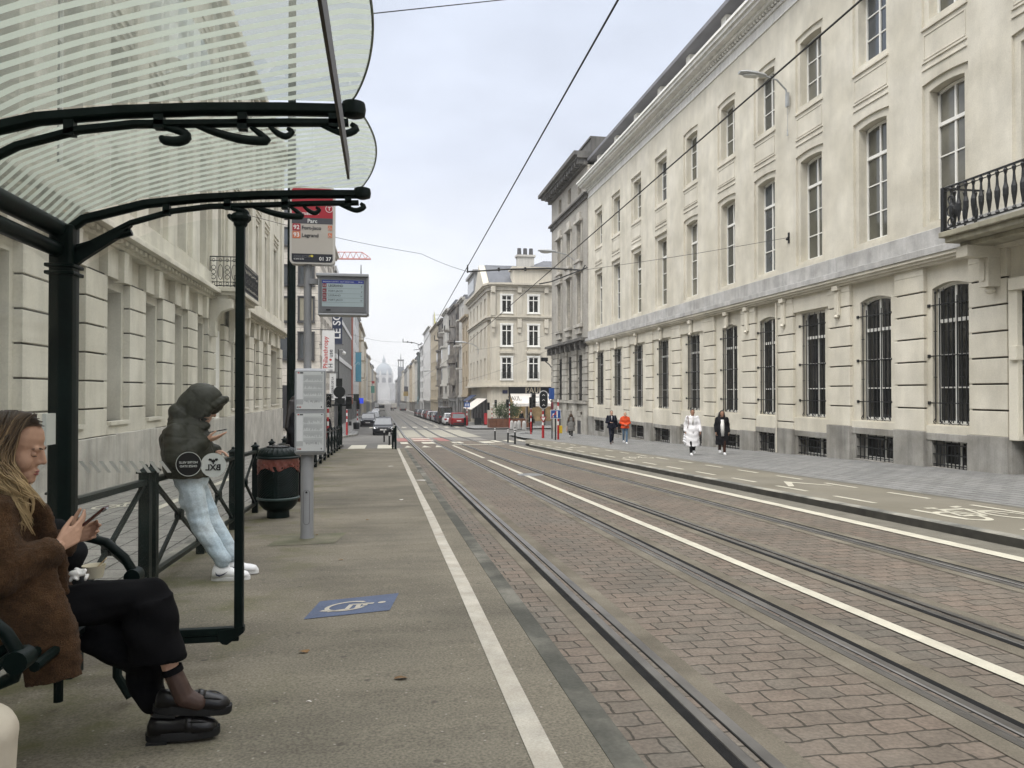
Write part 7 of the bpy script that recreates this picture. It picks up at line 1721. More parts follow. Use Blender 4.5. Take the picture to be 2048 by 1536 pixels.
    tag(fuse(m, .005, "napkin", mat("white_napkin", (.70, .69, .67), .8, .06, 20, .3, 60), None, (0, 0, 0), 1, post=lambda c_, n: n * mnoise.noise(c_ * 60) * .004), "crumpled white napkin on the seated woman's lap", "napkin")
    m = MB(); m.cap(q(95, 1075, .26), q(135, 1110, .27), .10, .09); m.cap(q(95, 1120, .27), q(150, 1200, .27), .10, .10); m.tube([q(80, 1050, .22), q(105, 1035, .24), q(130, 1060, .26)], .012, 6); tag(fuse(m, .014, "shoulder_bag", fine_mat("black_bag_cloth", (.014, .015, .017)), None, (0, 0, 0), 3, post=lambda c_, n: n * mnoise.noise(c_ * 14) * .02), "soft black bag on the bench behind the seated woman", "bag")
seated_woman()
# ------------------------------------------------------------------ neighbour at the picture's left edge
def neighbour():
    x0, y0 = -1.40, 2.02; z = ZP(y0); t = Thing("person", "second seated person at the left edge in cream trousers and black fluffy coat", "person", (x0, y0, z)); V = lambda f, l, u: Vector((x0 + f, y0 + l, z + u)); F = Vector((1, 0, 0)); Lf = Vector((0, 1, 0))
    b = MB(); M = frame(V(.06, 0, 1.33), Vector((1, .0, -.1)), Vector((0, 0, 1))); head_prims(b, M); b.cap(V(0, 0, 1.1), V(.04, 0, 1.25), .06, .05); loftrings(b, [(V(0, 0, .5), .1, .15), (V(0, 0, 1.0), .1, .16), (V(0, 0, 1.12), .06, .1)], F, Lf)
    for s_ in (-1, 1):
        b.cap(V(0, s_ * .09, .56), V(.40, s_ * .09, .56), .07, .05); b.cap(V(.40, s_ * .09, .56), V(.36, s_ * .09, .09), .05, .035); b.cap(V(0, s_ * .18, 1.06), V(.05, s_ * .24, .8), .045, .036); b.cap(V(.05, s_ * .24, .8), V(.26, s_ * .12, .68), .036, .026); hand_prims(b, V(.26, s_ * .12, .68), F - Lf * s_ * .4, Vector((0, 0, -1)), -Lf * s_)
    fuse(b, .008, "body", SKIN, t.o, t.loc, 3); m = MB()
    for s_ in (-1, 1): m.cap(V(0, s_ * .09, .57), V(.40, s_ * .09, .575), .095, .082); m.cap(V(.40, s_ * .09, .575), V(.375, s_ * .09, .13), .082, .088)
    fuse(m, .011, "trousers", fine_mat("cream_trousers", (.50, .45, .37)), t.o, t.loc, 3); m = MB()
    loftrings(m, [(V(.02, 0, .42), .18, .22), (V(.02, 0, .7), .17, .21), (V(0, 0, 1.0), .15, .21), (V(0, 0, 1.12), .11, .17), (V(.01, 0, 1.18), .08, .09)], F, Lf)
    for s_ in (-1, 1): m.cap(V(0, s_ * .18, 1.06), V(.05, s_ * .24, .8), .08, .075); m.cap(V(.05, s_ * .24, .8), V(.22, s_ * .14, .69), .075, .065); m.cap(V(.06, s_ * .16, .62), V(.30, s_ * .17, .62), .07, .05)
    fuse(m, .011, "coat", mat("black_fluffy_coat", (.012, .011, .012), .95, .3, 14, .9, 200, spec=.15), t.o, t.loc, 3, post=lambda c, n: n * mnoise.noise(c * 60) * .012); m = MB(); R3 = M.to_3x3(); m.sphere(M @ Vector((-.022, 0, .045)), (.098, .083, .087), R3, 14, 9); m.sphere(M @ Vector((-.05, 0, -.03)), (.075, .085, .1), R3, 14, 9); fuse(m, .01, "hair", HAIRB, t.o, t.loc, 2)
    for s_ in (-1, 1): shoe(t, (x0 + .36, y0 + s_ * .09, 0), V(.7, s_ * .09, .05), SHB, SHB, .26, .047, z)
neighbour()
# ------------------------------------------------------------------ hooded man leaning on the fence
def hooded_man():
    F = Vector((1, 0, 0)).normalized(); Lf = Vector((0, 1, 0)); U = Vector((0, 0, 1)); O = Vector((-1.33, 6.80, 0)); q = planept(O, Lf)
    base = q(465, 1140); zf = ZP(6.8); t = Thing("person", "man in dark hooded puffer jacket and light jeans leaning on the fence with a phone", "person", (base.x, base.y, zf))
    JK = mat("puffer_olive_black", (.022, .023, .016), .55, .15, 9, .5, 24, spec=.15); DN = mat("light_blue_denim", (.42, .51, .58), .92, .22, 7, .3, 120, fine=.12, col2=(.56, .63, .67), c2amt=.45, spec=.1)
    hc = q(411, 813); M = frame(hc, F * .86 - U * .5, U * .86 + F * .5); hipR, hipL = q(380, 962, -.10), q(386, 962, .10)
    knR, anR, toR = q(403, 1052, -.10), q(447, 1122, -.09), q(500, 1140, -.09); knL, anL, toL = q(424, 1040, .12), q(466, 1112, .13), q(512, 1128, .13)
    shR, shL = q(352, 868, -.20), q(366, 866, .20); elR, wrR = q(352, 915, -.27), q(411, 881, -.12); elL, wrL = q(400, 925, .26), q(428, 902, .10)
    b = MB(); head_prims(b, M, 1.02); b.cap(q(384, 858), M @ Vector((-.02, 0, -.08)), .062, .054); loftrings(b, [(q(385, 975), .1, .15), (q(378, 920), .1, .15), (q(368, 870), .11, .17), (q(376, 852), .07, .11)], F, Lf)
    for A in ((shR, elR, wrR), (shL, elL, wrL)): b.cap(A[0], A[1], .048, .038); b.cap(A[1], A[2], .038, .027)
    for A in ((hipR, knR, anR), (hipL, knL, anL)): b.cap(A[0], A[1], .075, .05); b.cap(A[1], A[2], .05, .036)
    pc = q(436, 864.5, -.08); hand_prims(b, wrR, F * .9 + U * .22, U * .9 + Lf * .35, -F * .05 + U * .35 - Lf * .9, 1.0, curl=(.12, .18, .25, .3), thumb=(.8, .5, .55)); hand_prims(b, wrL, F * .8 - Lf * .5, -U, -Lf, 1.0)
    fuse(b, .0058, "body", SKIN, t.o, t.loc, 3)
    e = MB(); e.tube([M @ Vector((.082 + .01 * math.cos(w), .034 * math.sin(w) * 1.6, -.006 + .02)) for w in (-1, 0, 1)], .004, 5); t.part("eyebrows", e, HAIRK)
    e = MB(); R3 = M.to_3x3(); e.sphere(M @ Vector((.045, 0, -.085)), (.05, .05, .04), R3); e.sphere(M @ Vector((.02, 0, -.07)), (.055, .062, .05), R3); t.part("beard", e, HAIRK, smooth=1)
    # puffer jacket made of swollen rings
    m = MB(); pts = [(q(383, 952), .195, .26), (q(380, 936), .21, .275), (q(378, 920), .205, .265), (q(376, 905), .212, .27), (q(374, 890), .205, .265), (q(372, 874), .205, .265), (q(372, 858), .165, .23), (q(377, 846), .12, .15)]
    loftrings(m, pts, F, Lf, 28)
    for A in ((shR, elR, wrR - (wrR - elR).normalized() * .035), (shL, elL, wrL)):
        for k in range(3): p0 = A[0].lerp(A[1], (k + .3) / 3); m.sphere(p0, (.10, .094, .085), (A[1] - A[0]).to_track_quat('Z', 'Y').to_matrix(), 16, 10)
        m.cap(A[0], A[1], .095, .092)
        for k in range(4): p0 = A[1].lerp(A[2], (k + .2) / 3.6); m.sphere(p0, (.096 - .004 * k, .092 - .004 * k, .075), (A[2] - A[1]).to_track_quat('Z', 'Y').to_matrix(), 16, 10)
        m.cap(A[1], A[2], .088, .072)
    J = fuse(m, .011, "puffer_jacket", JK, t.o, t.loc, 7, post=lambda c, n: n * (mnoise.noise(c * 26) * .004 + mnoise.noise(c * 9) * .008 - .006 * max(0, 1 - abs(math.sin(c.z * 24 + c.x * 3)) * 5)))
    m = MB(); MH = frame(q(402, 806), F * .88 - U * .46, U * .88 + F * .46); RH = MH.to_3x3()
    def SH(c, r): m.sphere(MH @ Vector(c), r, RH, 18, 12)
    SH((.012, 0, .045), (.168, .125, .132)); SH((.03, .088, -.03), (.085, .035, .10)); SH((.03, -.088, -.03), (.085, .035, .10)); SH((-.06, 0, -.05), (.12, .125, .15)); SH((-.09, 0, -.15), (.115, .15, .10))
    for w in [math.pi * (-.12 + 1.24 * k / 12) for k in range(13)]: m.sphere(MH @ Vector(((.11 + .055 * max(0, math.sin(w))), .102 * math.cos(w), .0 + .125 * math.sin(w))), .030, None, 10, 7)
    m.cap(q(376, 850, -.1), q(412, 852, -.05), .06, .04); m.cap(q(378, 850, .1), q(412, 852, .05), .06, .04); m.cap(q(412, 852, -.05), q(412, 852, .05), .036, .036)
    m.cap(q(390, 806), q(364, 846), .13, .12); m.cap(q(356, 856, -.1), q(356, 856, .1), .09, .09)
    H = fuse(m, .010, "hood", JK, J, t.loc, 3, post=lambda c, n: n * (mnoise.noise(c * 24) * .003 - .005 * max(0, 1 - abs(math.sin((c.z - c.x) * 17)) * 5) - .005 * max(0, 1 - abs(math.sin((c.z + c.x * .8) * 15 + 1)) * 5))); H.parent = J
    m = MB(); m.cap(q(383, 952, -.05), q(383, 952, .05), .155, .155)
    for A, r in (((hipR, knR, anR), 1.0), ((hipL, knL, anL), 1.0)): m.cap(A[0], A[1], .112, .082); m.cap(A[1], A[2] + U * .015, .082, .07)
    m.cap(q(383, 1000, -.08), q(384, 975, .08), .10, .10)
    fuse(m, .009, "jeans", DN, t.o, t.loc, 4, post=lambda c, n: n * (mnoise.noise(Vector((c.x * 9, c.y * 9, c.z * 30))) * .004 + .0022 * math.sin(c.z * 55 + c.x * 18) * (1 if c.z - zf < .32 or abs(c.z - zf - .5) < .1 else .25)))
    WS = mat("white_sneaker", (.74, .74, .74), .45, .05, 12, .08, 90); NV = mat("navy_mark", (.012, .016, .05), .4, .05, 5)
    for A, off in (((anR, toR), -.09), ((anL, toL), .13)):
        d = Vector((1, -.02, 0)).normalized(); l = Vector((-d.y, d.x, 0)); h0 = Vector((A[0].x - .085, A[0].y, zf + .001)); L = .305
        def rg(u, w, h, z0): c = h0 + d * u * L + U * z0; return [c + l * w * math.cos(2 * math.pi * i / 18) + U * (h * max(0, math.sin(2 * math.pi * i / 18)) ** .7) for i in range(18)]
        m = MB(); m.rings([rg(.01, .03, .065, .03), rg(.06, .04, .105, .03), rg(.2, .045, .10, .03), rg(.34, .046, .088, .03), rg(.5, .047, .075, .03), rg(.66, .05, .058, .03), rg(.82, .049, .05, .03), rg(.93, .038, .04, .03), rg(.995, .012, .014, .03)]); s = t.part("sneaker", m, WS, smooth=1)
        m = MB(); m.rings([[h0 + d * ((.5 + .515 * g * math.cos(w)) * L) + l * (.05 * g * (1 + .1 * math.cos(w)) * abs(math.sin(w)) ** .75 * (1 if math.sin(w) > 0 else -1)) + U * z_ for w in [2 * math.pi * i / 30 for i in range(30)]] for z_, g in ((0, .98), (.004, 1.02), (.034, 1.0))]); t.part("sole", m, mat("sneaker_sole", (.66, .66, .65), .6, .05, 12), parent=s, smooth=35)
        m = MB(); yk = -.0505
        cv = [(.12, .085), (.16, .062), (.24, .055), (.34, .066), (.46, .085)]; cv2 = [(.12, .085), (.135, .055), (.22, .04), (.34, .055), (.46, .085)]
        R = [[h0 + d * u * L + l * (-.0475 - .002) + U * z_ for u, z_ in (a_, b_)] for a_, b_ in zip(cv, cv2)]
        for r0, r1 in zip(R, R[1:]): m.add([r0[0], r1[0], r1[1], r0[1]], [(0, 1, 2, 3)])
        t.part("swoosh", m, NV, parent=s); m = MB()
        for k in range(4): c = h0 + d * (.42 + .06 * k) * L + U * (.112 - .011 * k); m.tube([c - l * .025, c + l * .025 + d * .01], .0035, 5)
        t.part("laces", m, WS, parent=s)
    PH = Thing("phone", "black phone lying flat in the hooded man's hand", "phone", tuple(pc)); m = MB(); a = F * .97 + U * .17; n = (-F * .17 + U * .97); A = [pc + a * sx * .075 + Lf * sy * .037 + n * (sz * .0045 + .012) for sz in (-1, 1) for sx, sy in ((-1, -1), (1, -1), (1, 1), (-1, 1))]; m.loop2(A[:4], A[4:]); PH.part("case", m, mat("black_phone", (.014, .014, .015), .3, .1, 6), bevel=.002)
    m = MB(); A = [pc + a * sx * .070 + Lf * sy * .034 + n * (.0168 + sz * .0004) for sz in (-1, 1) for sx, sy in ((-1, -1), (1, -1), (1, 1), (-1, 1))]; m.loop2(A[:4], A[4:]); PH.part("screen", m, mat("phone_screen", (.02, .02, .022), .1, .1, 6))
hooded_man()
# ------------------------------------------------------------------ cars
CARGL = mat("car_glass", (.02, .024, .026), .05, .1, 3, spec=.9); TYRE = mat("tyre", (.014, .014, .014), .85, .1, 9); RIM = mat("alloy_rim", (.32, .33, .34), .3, .1, 9, metal=.7); HL = mat("headlamp", (.62, .64, .66), .12, .1, 9, spec=.9); TL = mat("tail_lamp", (.30, .012, .012), .2, .1, 9, spec=.7); TRIM = mat("black_trim", (.016, .016, .017), .5, .1, 9); PLATE = mat("number_plate", (.62, .6, .57), .5, .05, 9)
def carpaint(name, c): return mat("paint_" + name, c, .38, .06, 3, spec=.25, coat=.1)
def car(label, loc, rz, paint, kind='hatch', L=4.1, W=1.76, H=1.48, group=None):
    t = Thing("parked_car" if group else "car", label, "car", loc, group, rz); h = L / 2
    P = {'hatch': dict(belt=.92, hood=.86, nose=.70, tail=.95, ws0=.62, ws1=.02, rw1=-.62, rw0=-.92), 'suv': dict(belt=1.02, hood=.98, nose=.82, tail=1.05, ws0=.58, ws1=.08, rw1=-.70, rw0=-.95), 'van': dict(belt=1.1, hood=1.05, nose=.85, tail=1.15, ws0=.82, ws1=.52, rw1=-.96, rw0=-.99)}[kind]
    def ring(x, w, z0, z1, tuck=.92):
        return [(x, -w * .86, z0), (x, -w, z0 + .14), (x, -w * 1.0, (z0 + z1) / 2 + .05), (x, -w * tuck, z1), (x, w * tuck, z1), (x, w, (z0 + z1) / 2 + .05), (x, w, z0 + .14), (x, w * .86, z0)]
    w = W / 2; m = MB()
    S = [(h, w * .62, .30, P['nose'] - .14), (h - .06, w * .80, .24, P['nose']), (h - .25, w * .95, .2, P['nose'] + .08), (h * P['ws0'], w, .2, P['hood']), (h * P['ws1'], w, .2, P['belt'] + .01), (-h * .5, w, .2, P['belt'] + .02), (-h + .25, w * .97, .22, P['tail']), (-h + .06, w * .88, .28, P['tail'] - .06), (-h, w * .74, .34, P['tail'] - .2)]
    m.rings([ring(*s) for s in S[::-1]]); body = t.part("body", m, paint, world=False, smooth=42)
    # greenhouse: glass block with roof panel and pillars
    zb = P['belt'] - .02; x0, x1, x2, x3 = h * P['ws0'], h * P['ws1'], h * P['rw1'], h * P['rw0']; rw = w * .74; bw = w * .93; zr = H - .05
    m = MB(); base = [(x0, -bw * .93, zb), (x0, bw * .93, zb), (x3, bw * .93, zb), (x3, -bw * .93, zb)]; top = [(x1, -rw, zr), (x1, rw, zr), (x2, rw, zr), (x2, -rw, zr)]; m.loop2(base, top); t.part("windows", m, CARGL, world=False)
    m = MB(); m.rings([[(x, -rw * k - .02, z), (x, rw * k + .02, z), (x, rw * k * .9, z + .05), (x, -rw * k * .9, z + .05)] for x, k, z in ((x2 - .08, .94, zr - .05), (x2 + .1, 1.0, zr - .005), (x1 - .15, 1.0, zr - .003), (x1 + .06, .95, zr - .06))]); t.part("roof", m, paint, world=False, smooth=50)
    for sy in (-1, 1):
        m = MB()
        for (xa, xb) in ((x0, x1), (x3, x2)): m.tube([(xa, sy * bw * .93, zb), (xb, sy * rw, zr)], .035, 6)
        xm = (x1 + x2) / 2 + .1; m.tube([(xm, sy * (bw * .93 + .005), zb), (xm, sy * (rw + .008), zr)], .035, 6)
        if kind == 'van': m.loop2([(x1 - .3, sy * (bw * .94), zb), (x3 + .05, sy * bw * .94, zb), (x2 + .05, sy * (rw + .012), zr), (x1 - .35, sy * (rw + .012), zr)], [(x1 - .3, sy * (bw * .92), zb), (x3 + .05, sy * bw * .92, zb), (x2 + .05, sy * (rw - .01), zr), (x1 - .35, sy * (rw - .01), zr)])
        t.part("pillar", m, paint, world=False); m = MB(); m.sphere((x0 - .12, sy * (w + .06), zb + .05), (.06, .10, .075), None, 8, 6); t.part("mirror", m, TRIM, world=False, smooth=1)
        m = MB(); m.rings([[(h - .26, sy * w * .93, P['nose'] - .08), (h - .26, sy * w * .93, P['nose'] + .05), (h - .26, sy * w * .5, P['nose'] + .05), (h - .26, sy * w * .5, P['nose'] - .08)], [(h - .035, sy * w * .84, P['nose'] - .10), (h - .10, sy * w * .84, P['nose'] - .0), (h - .05, sy * w * .52, P['nose'] - .01), (h - .02, sy * w * .52, P['nose'] - .10)]]); t.part("headlight", m, HL, world=False)
        m = MB(); m.box(-h - .005, -h + .2, sy * w * .60, sy * w * .93, P['tail'] - .26, P['tail'] - .04); t.part("tail_light", m, TL, world=False)
    for x in (h * .62, -h * .60):
        for sy in (-1, 1):
            m = MB(); m.lathe([(.22, -.09), (.30, -.085), (.315, -.05), (.315, .05), (.30, .085), (.22, .09)], (x, sy * (w - .10), .315), 18, 'y'); o = t.part("wheel", m, TYRE, world=False, smooth=40); m = MB(); m.lathe([(.02, sy * .095), (.05, sy * .10), (.19, sy * .085), (.21, sy * .06)], (x, sy * (w - .10), .315), 12, 'y'); t.part("rim", m, RIM, parent=o, world=False)
    m = MB(); m.box(h - .04, h + .015, -w * .55, w * .55, .36, .52); t.part("grille", m, TRIM, world=False); m = MB(); m.box(-h - .02, -h + .1, -w * .72, w * .72, .34, .48); t.part("rear_bumper", m, TRIM, world=False)
    for xx, zz in ((h + .012, .46), (-h - .03, .66)): m = MB(); m.box(xx, xx + .015, -.26, .26, zz, zz + .11); t.part("number_plate", m, PLATE, world=False)
    m = MB(); m.box(-h + .05, h - .05, -w * .84, w * .84, .12, .24); t.part("underbody", m, TRIM, world=False)
    return t
N90 = -math.pi / 2; P90 = math.pi / 2
car("dark hatchback with headlights driving towards the tram platform's end", (.02, 65.5, G(65.5) - .01), N90, carpaint("black", (.012, .013, .016)), 'hatch', 4.0, 1.76, 1.5)
car("red sport utility car parked first in the row beside the bakery corner", (8.75, 89.6, G(89.6)), P90, carpaint("red", (.22, .012, .016)), 'suv', 4.5, 1.85, 1.62, "cars parked down the street")
c0 = car("white hatchback parked just past the red car", (8.35, 95.2, G(95.2)), P90, carpaint("white", (.62, .63, .64)), 'hatch', 4.3, 1.8, 1.52, "cars parked down the street")
car("tall dark brown van parked between the white and dark blue cars", (8.2, 101.3, G(101.3)), P90, carpaint("brown", (.045, .038, .033)), 'van', 5.2, 1.95, 2.3, "cars parked down the street")
pal_ = [("dark blue", (.015, .02, .05), 'hatch'), ("silver", (.34, .35, .36), 'suv'), ("black", (.013, .013, .015), 'hatch'), ("pale grey", (.48, .49, .5), 'hatch'), ("dull red", (.2, .03, .025), 'hatch'), ("graphite", (.06, .062, .068), 'suv'), ("white", (.6, .6, .61), 'hatch'), ("dark green", (.02, .035, .03), 'hatch'), ("dark grey", (.05, .05, .055), 'suv'), ("light silver", (.42, .43, .44), 'hatch'), ("navy", (.012, .016, .03), 'hatch'), ("charcoal", (.03, .03, .032), 'suv')]
after = ["just past the brown van", "past the dark blue car", "after the silver car", "after the black one", "in the middle of the row", "past the dull red car", "past the graphite car", "far along the row", "in the hazy part of the row", "near the row's far end", "second from the row's end", "at the hazy end of the row"]
for k, (nm, c, kd) in enumerate(pal_):
    y = 107.4 + k * 5.9; car(f"{nm} car parked on the street's east side, {after[k]}", (8.15 - .02 * k, y, G(y)), P90, carpaint(nm.replace(" ", "_"), c), kd, 4.2, 1.78, 1.5 if kd == 'hatch' else 1.62, "cars parked down the street")
car("black car parked nearest on the west side, facing the tram stop", (-1.75, 92, G(92)), N90, carpaint("black", (.012, .013, .016)), 'suv', 4.3, 1.8, 1.6, "cars parked down the street")
car("silver car parked behind the nearest black west-side car", (-1.25, 99.5, G(99.5)), N90, carpaint("silver", (.34, .35, .36)), 'suv', 4.4, 1.8, 1.65, "cars parked down the street")
for k, (nm, c) in enumerate((("grey", (.2, .2, .21)), ("white", (.6, .6, .61)), ("dark", (.03, .03, .032)))): y = 190 + 28 * k; car(f"{nm} car on the far west side of the hazy street, {['before the bus', 'nearing the bus', 'beside the bus'][k]}", (-1.9, y, G(y)), N90, carpaint("far_" + nm, c), 'hatch', group="cars parked down the street")
def bus():
    x, y = -.5, 312; t = Thing("bus", "small pale bus coming up the hazy street", "bus", (x, y, G(y))); z = G(y); m = MB(); m.rings([[(x - 1.25, yy, z + .35), (x + 1.25, yy, z + .35), (x + 1.25, yy, z + 2.7), (x + 1.1, yy, z + 2.95), (x - 1.1, yy, z + 2.95), (x - 1.25, yy, z + 2.7)] for yy in (y, y + 10)]); t.part("body", m, HPALE); m = MB(); m.box(x - 1.12, x + 1.12, y - .04, y + .02, z + 1.25, z + 2.55); t.part("windscreen", m, CARGL)
    for sx in (-1, 1): m = MB(); m.box(x + sx * .7, x + sx * 1.1, y - .05, y, z + .6, z + .85); t.part("headlight", m, HL); m = MB(); m.lathe([(.3, -.12), (.45, -.12), (.45, .12), (.3, .12)], (x + sx * 1.1, y + 2, z + .45), 12, 'x'); t.part("wheel", m, TYRE)
bus()
def truck(x, y, label, c):
    t = Thing("delivery_van", label, "van", (x, y, G(y)), "vans in the far haze"); z = G(y); m = MB(); m.box(x - 1.1, x + 1.1, y, y + 6, z + .5, z + 3.0); t.part("cargo_box", m, c); m = MB(); m.box(x - 1.0, x + 1.0, y - .06, y, z + .55, z + 1.2); t.part("tail_panel", m, TRIM)
    for sx in (-1, 1): m = MB(); m.box(x + sx * .75, x + sx * 1.05, y - .1, y - .05, z + .9, z + 1.2); t.part("tail_light", m, TL)
truck(6.8, 262, "grey delivery van stopped on the right in the haze", HGREY); truck(4.8, 330, "pale delivery van farther up the hazy street", HPALE); truck(-2.6, 345, "white van behind the small bus", HWHITE)
def moto(x, y, label):
    t = Thing("motorcycle", label, "motorcycle", (x, y, G(y)), "motorcycles parked on the left"); z = G(y)
    for yy in (-.65, .65): m = MB(); m.tube([(x, y + yy + .28 * math.cos(w), z + .3 + .28 * math.sin(w)) for w in [k * .52 for k in range(12)]], .06, 6, closed=True); t.part("wheel", m, TYRE)
    m = MB(); m.cap((x, y - .5, z + .75), (x, y + .4, z + .7), .12, .16); m.cap((x, y - .45, z + .4), (x, y + .3, z + .4), .16, .16); t.part("body", m, mat("moto_brown", (.06, .03, .022), .4, .2, 5)); m = MB(); m.tube([(x - .35, y - .5, z + 1.0), (x, y - .6, z + .95), (x + .35, y - .5, z + 1.0)], .02, 5); t.part("handlebar", m, TRIM); m = MB(); m.box(x - .14, x + .14, y + .35, y + .7, z + .8, z + 1.1); t.part("top_box", m, TRIM); m = MB(); m.sphere((x, y - .7, z + .85), .1, None, 8, 6); t.part("headlight", m, HL)
moto(-.35, 97, "motorcycle parked outside the black west-side car"); moto(.15, 101.5, "brown motorcycle parked beyond the first one")
# ------------------------------------------------------------------ signals, posts and signs
SIGB = mat("signal_black", (.010, .012, .012), .5, .1, 6); SIGR = mat("post_red", (.36, .018, .022), .5, .1, 6); SIGW = mat("post_white", (.68, .68, .67), .5, .05, 6); SBLUE = mat("sign_blue", (.02, .07, .25), .45, .08, 5); LENSD = mat("signal_lens", (.03, .032, .033), .2, .1, 6)
def chevron(t, o, x, y, z, s=.07):
    m = MB()
    for sg in (-1, 1): m.tube([(x + sg * s, y, z - s * .6), (x, y, z + s * .5)], s * .17, 4)
    t.part("arrow_mark", m, SIGW, parent=o)
def striped(t, x, y, z0, z1, r=.055, red_to=.95, zt=None):
    m = MB(); m.lathe([(r * 1.25, z0), (r * 1.25, z0 + red_to)], (x, y, 0), 12); t.part("red_base", m, SIGR); z = z0 + red_to; k = 0
    while z < z1 - .02:
        z2 = min(z + .24, z1); m = MB(); m.lathe([(r, z), (r, z2)], (x, y, 0), 12); t.part("white_band" if k % 2 == 0 else "red_band", m, SIGW if k % 2 == 0 else SIGR); z = z2; k += 1
def sig_box(t, x, y, z, w=.13, h=.95, marks=True, face=-1):
    m = MB(); m.box(x - w, x + w, y - .12, y + .12, z, z + h); o = t.part("signal_head", m, SIGB, bevel=.02)
    for k in range(3):
        zz = z + h * (.18 + .32 * k); m = MB(); m.lathe([(.001, face * .125), (.095, face * .125), (.10, face * .12)], (x, y, zz), 14, 'y'); t.part("lens", m, LENSD, parent=o); m = MB(); m.rings([[(x + .105 * math.cos(w_), y + face * d, zz + .105 * math.sin(w_)) for w_ in [math.pi * (.0 + k_ / 8) for k_ in range(9)]] for d in (.12, .24)], cap=False); t.part("visor", m, SIGB, parent=o)
        if marks: chevron(t, o, x, y + face * .13, zz)
    return o
def px_at(x, y_, Y):     # X and Z at distance Y down the street
    p = onY(x, y_, Y); return p.x, p.z
# right-hand: tram signal on an oval board
def tram_signal():
    Y = 49.2; x, _ = px_at(1086, 876, Y); z = G(Y) + .12; t = Thing("traffic_signal", "oval black tram signal with white rim and three arrows on a red and white post", "traffic signal", (x, Y, z)); zb = px_at(1086, 818, Y)[1]; zt = px_at(1086, 781, Y)[1]; striped(t, x, Y, z, zb + .05, .07, .86)
    w = (px_at(1095, 800, Y)[0] - px_at(1077, 800, Y)[0]) / 2
    def stad(r, zz0, zz1, dy0, dy1, mt, nm, par=None):
        pts = [(x + r * math.cos(a), zz1 - r + r * math.sin(a)) for a in [math.pi * k / 12 for k in range(13)]] + [(x - r * math.cos(a), zz0 + r - r * math.sin(a)) for a in [math.pi * k / 12 for k in range(13)]]; m = MB(); m.loop2([(a, Y + dy0, b) for a, b in pts], [(a, Y + dy1, b) for a, b in pts]); return t.part(nm, m, mt, parent=par)
    a = stad(w, zb, zt, -.16, -.13, SIGW, "white_rim"); b = stad(w - .045, zb + .045, zt - .045, -.19, -.155, SIGB, "signal_board", a)
    for k in range(3): chevron(t, b, x, Y - .2, zb + (zt - zb) * (.22 + .27 * k), .085)
    m = MB(); m.box(x - .5, x - .28, Y - .05, Y + .05, zb + .4, zb + .5); m.box(x - .5, x - .28, Y - .05, Y + .05, zb + .75, zb + .85); t.part("clamp", m, SIGW); sig_box(t, x - .62, Y + .1, zb + .1, .12, .95, False)
    zc = px_at(1086, 838, Y)[1]; m = MB(); m.loop2([(x - .24, Y - .10, zc + .16), (x + .24, Y - .10, zc + .16), (x, Y - .10, zc - .26)], [(x - .24, Y - .08, zc + .16), (x + .24, Y - .08, zc + .16), (x, Y - .08, zc - .26)]); y_ = t.part("yield_sign", m, SIGR); m = MB(); m.loop2([(x - .14, Y - .115, zc + .1), (x + .14, Y - .115, zc + .1), (x, Y - .115, zc - .14)], [(x - .14, Y - .101, zc + .1), (x + .14, Y - .101, zc + .1), (x, Y - .101, zc - .14)]); t.part("yield_field", m, SIGW, parent=y_)
tram_signal()
def small_signal(pxx, ybase, Y, ytop, label, heads, arm=0):
    x, _ = px_at(pxx, ybase, Y); z = G(Y) + .12; t = Thing("traffic_signal", label, "traffic signal", (x, Y, z)); zt = px_at(pxx, ytop, Y)[1]; striped(t, x, Y, z, zt, .05, 1.05)
    for dx, yy in heads: zz = px_at(pxx, yy, Y)[1]; sig_box(t, x + dx, Y, zz, .13, .85, dx > 0, -1)
    m = MB()
    for dx, yy in heads: zz = px_at(pxx, yy, Y)[1]; m.box(min(x, x + dx), max(x, x + dx), Y - .02, Y + .02, zz + .4, zz + .45)
    if heads and any(abs(d) > .05 for d, _ in heads): t.part("bracket", m, SIGW)
    return t
small_signal(984, 853, 84, 812, "red and white signal post before the bakery's corner pillar", [(-.4, 820), (.42, 815)])
small_signal(1019, 857, 77, 804, "red and white signal post beside the rusty planter's right end", [(-.22, 815)])
small_signal(1062, 868, 58, 788, "red and white signal post left of the oval tram signal", [(0, 816)])
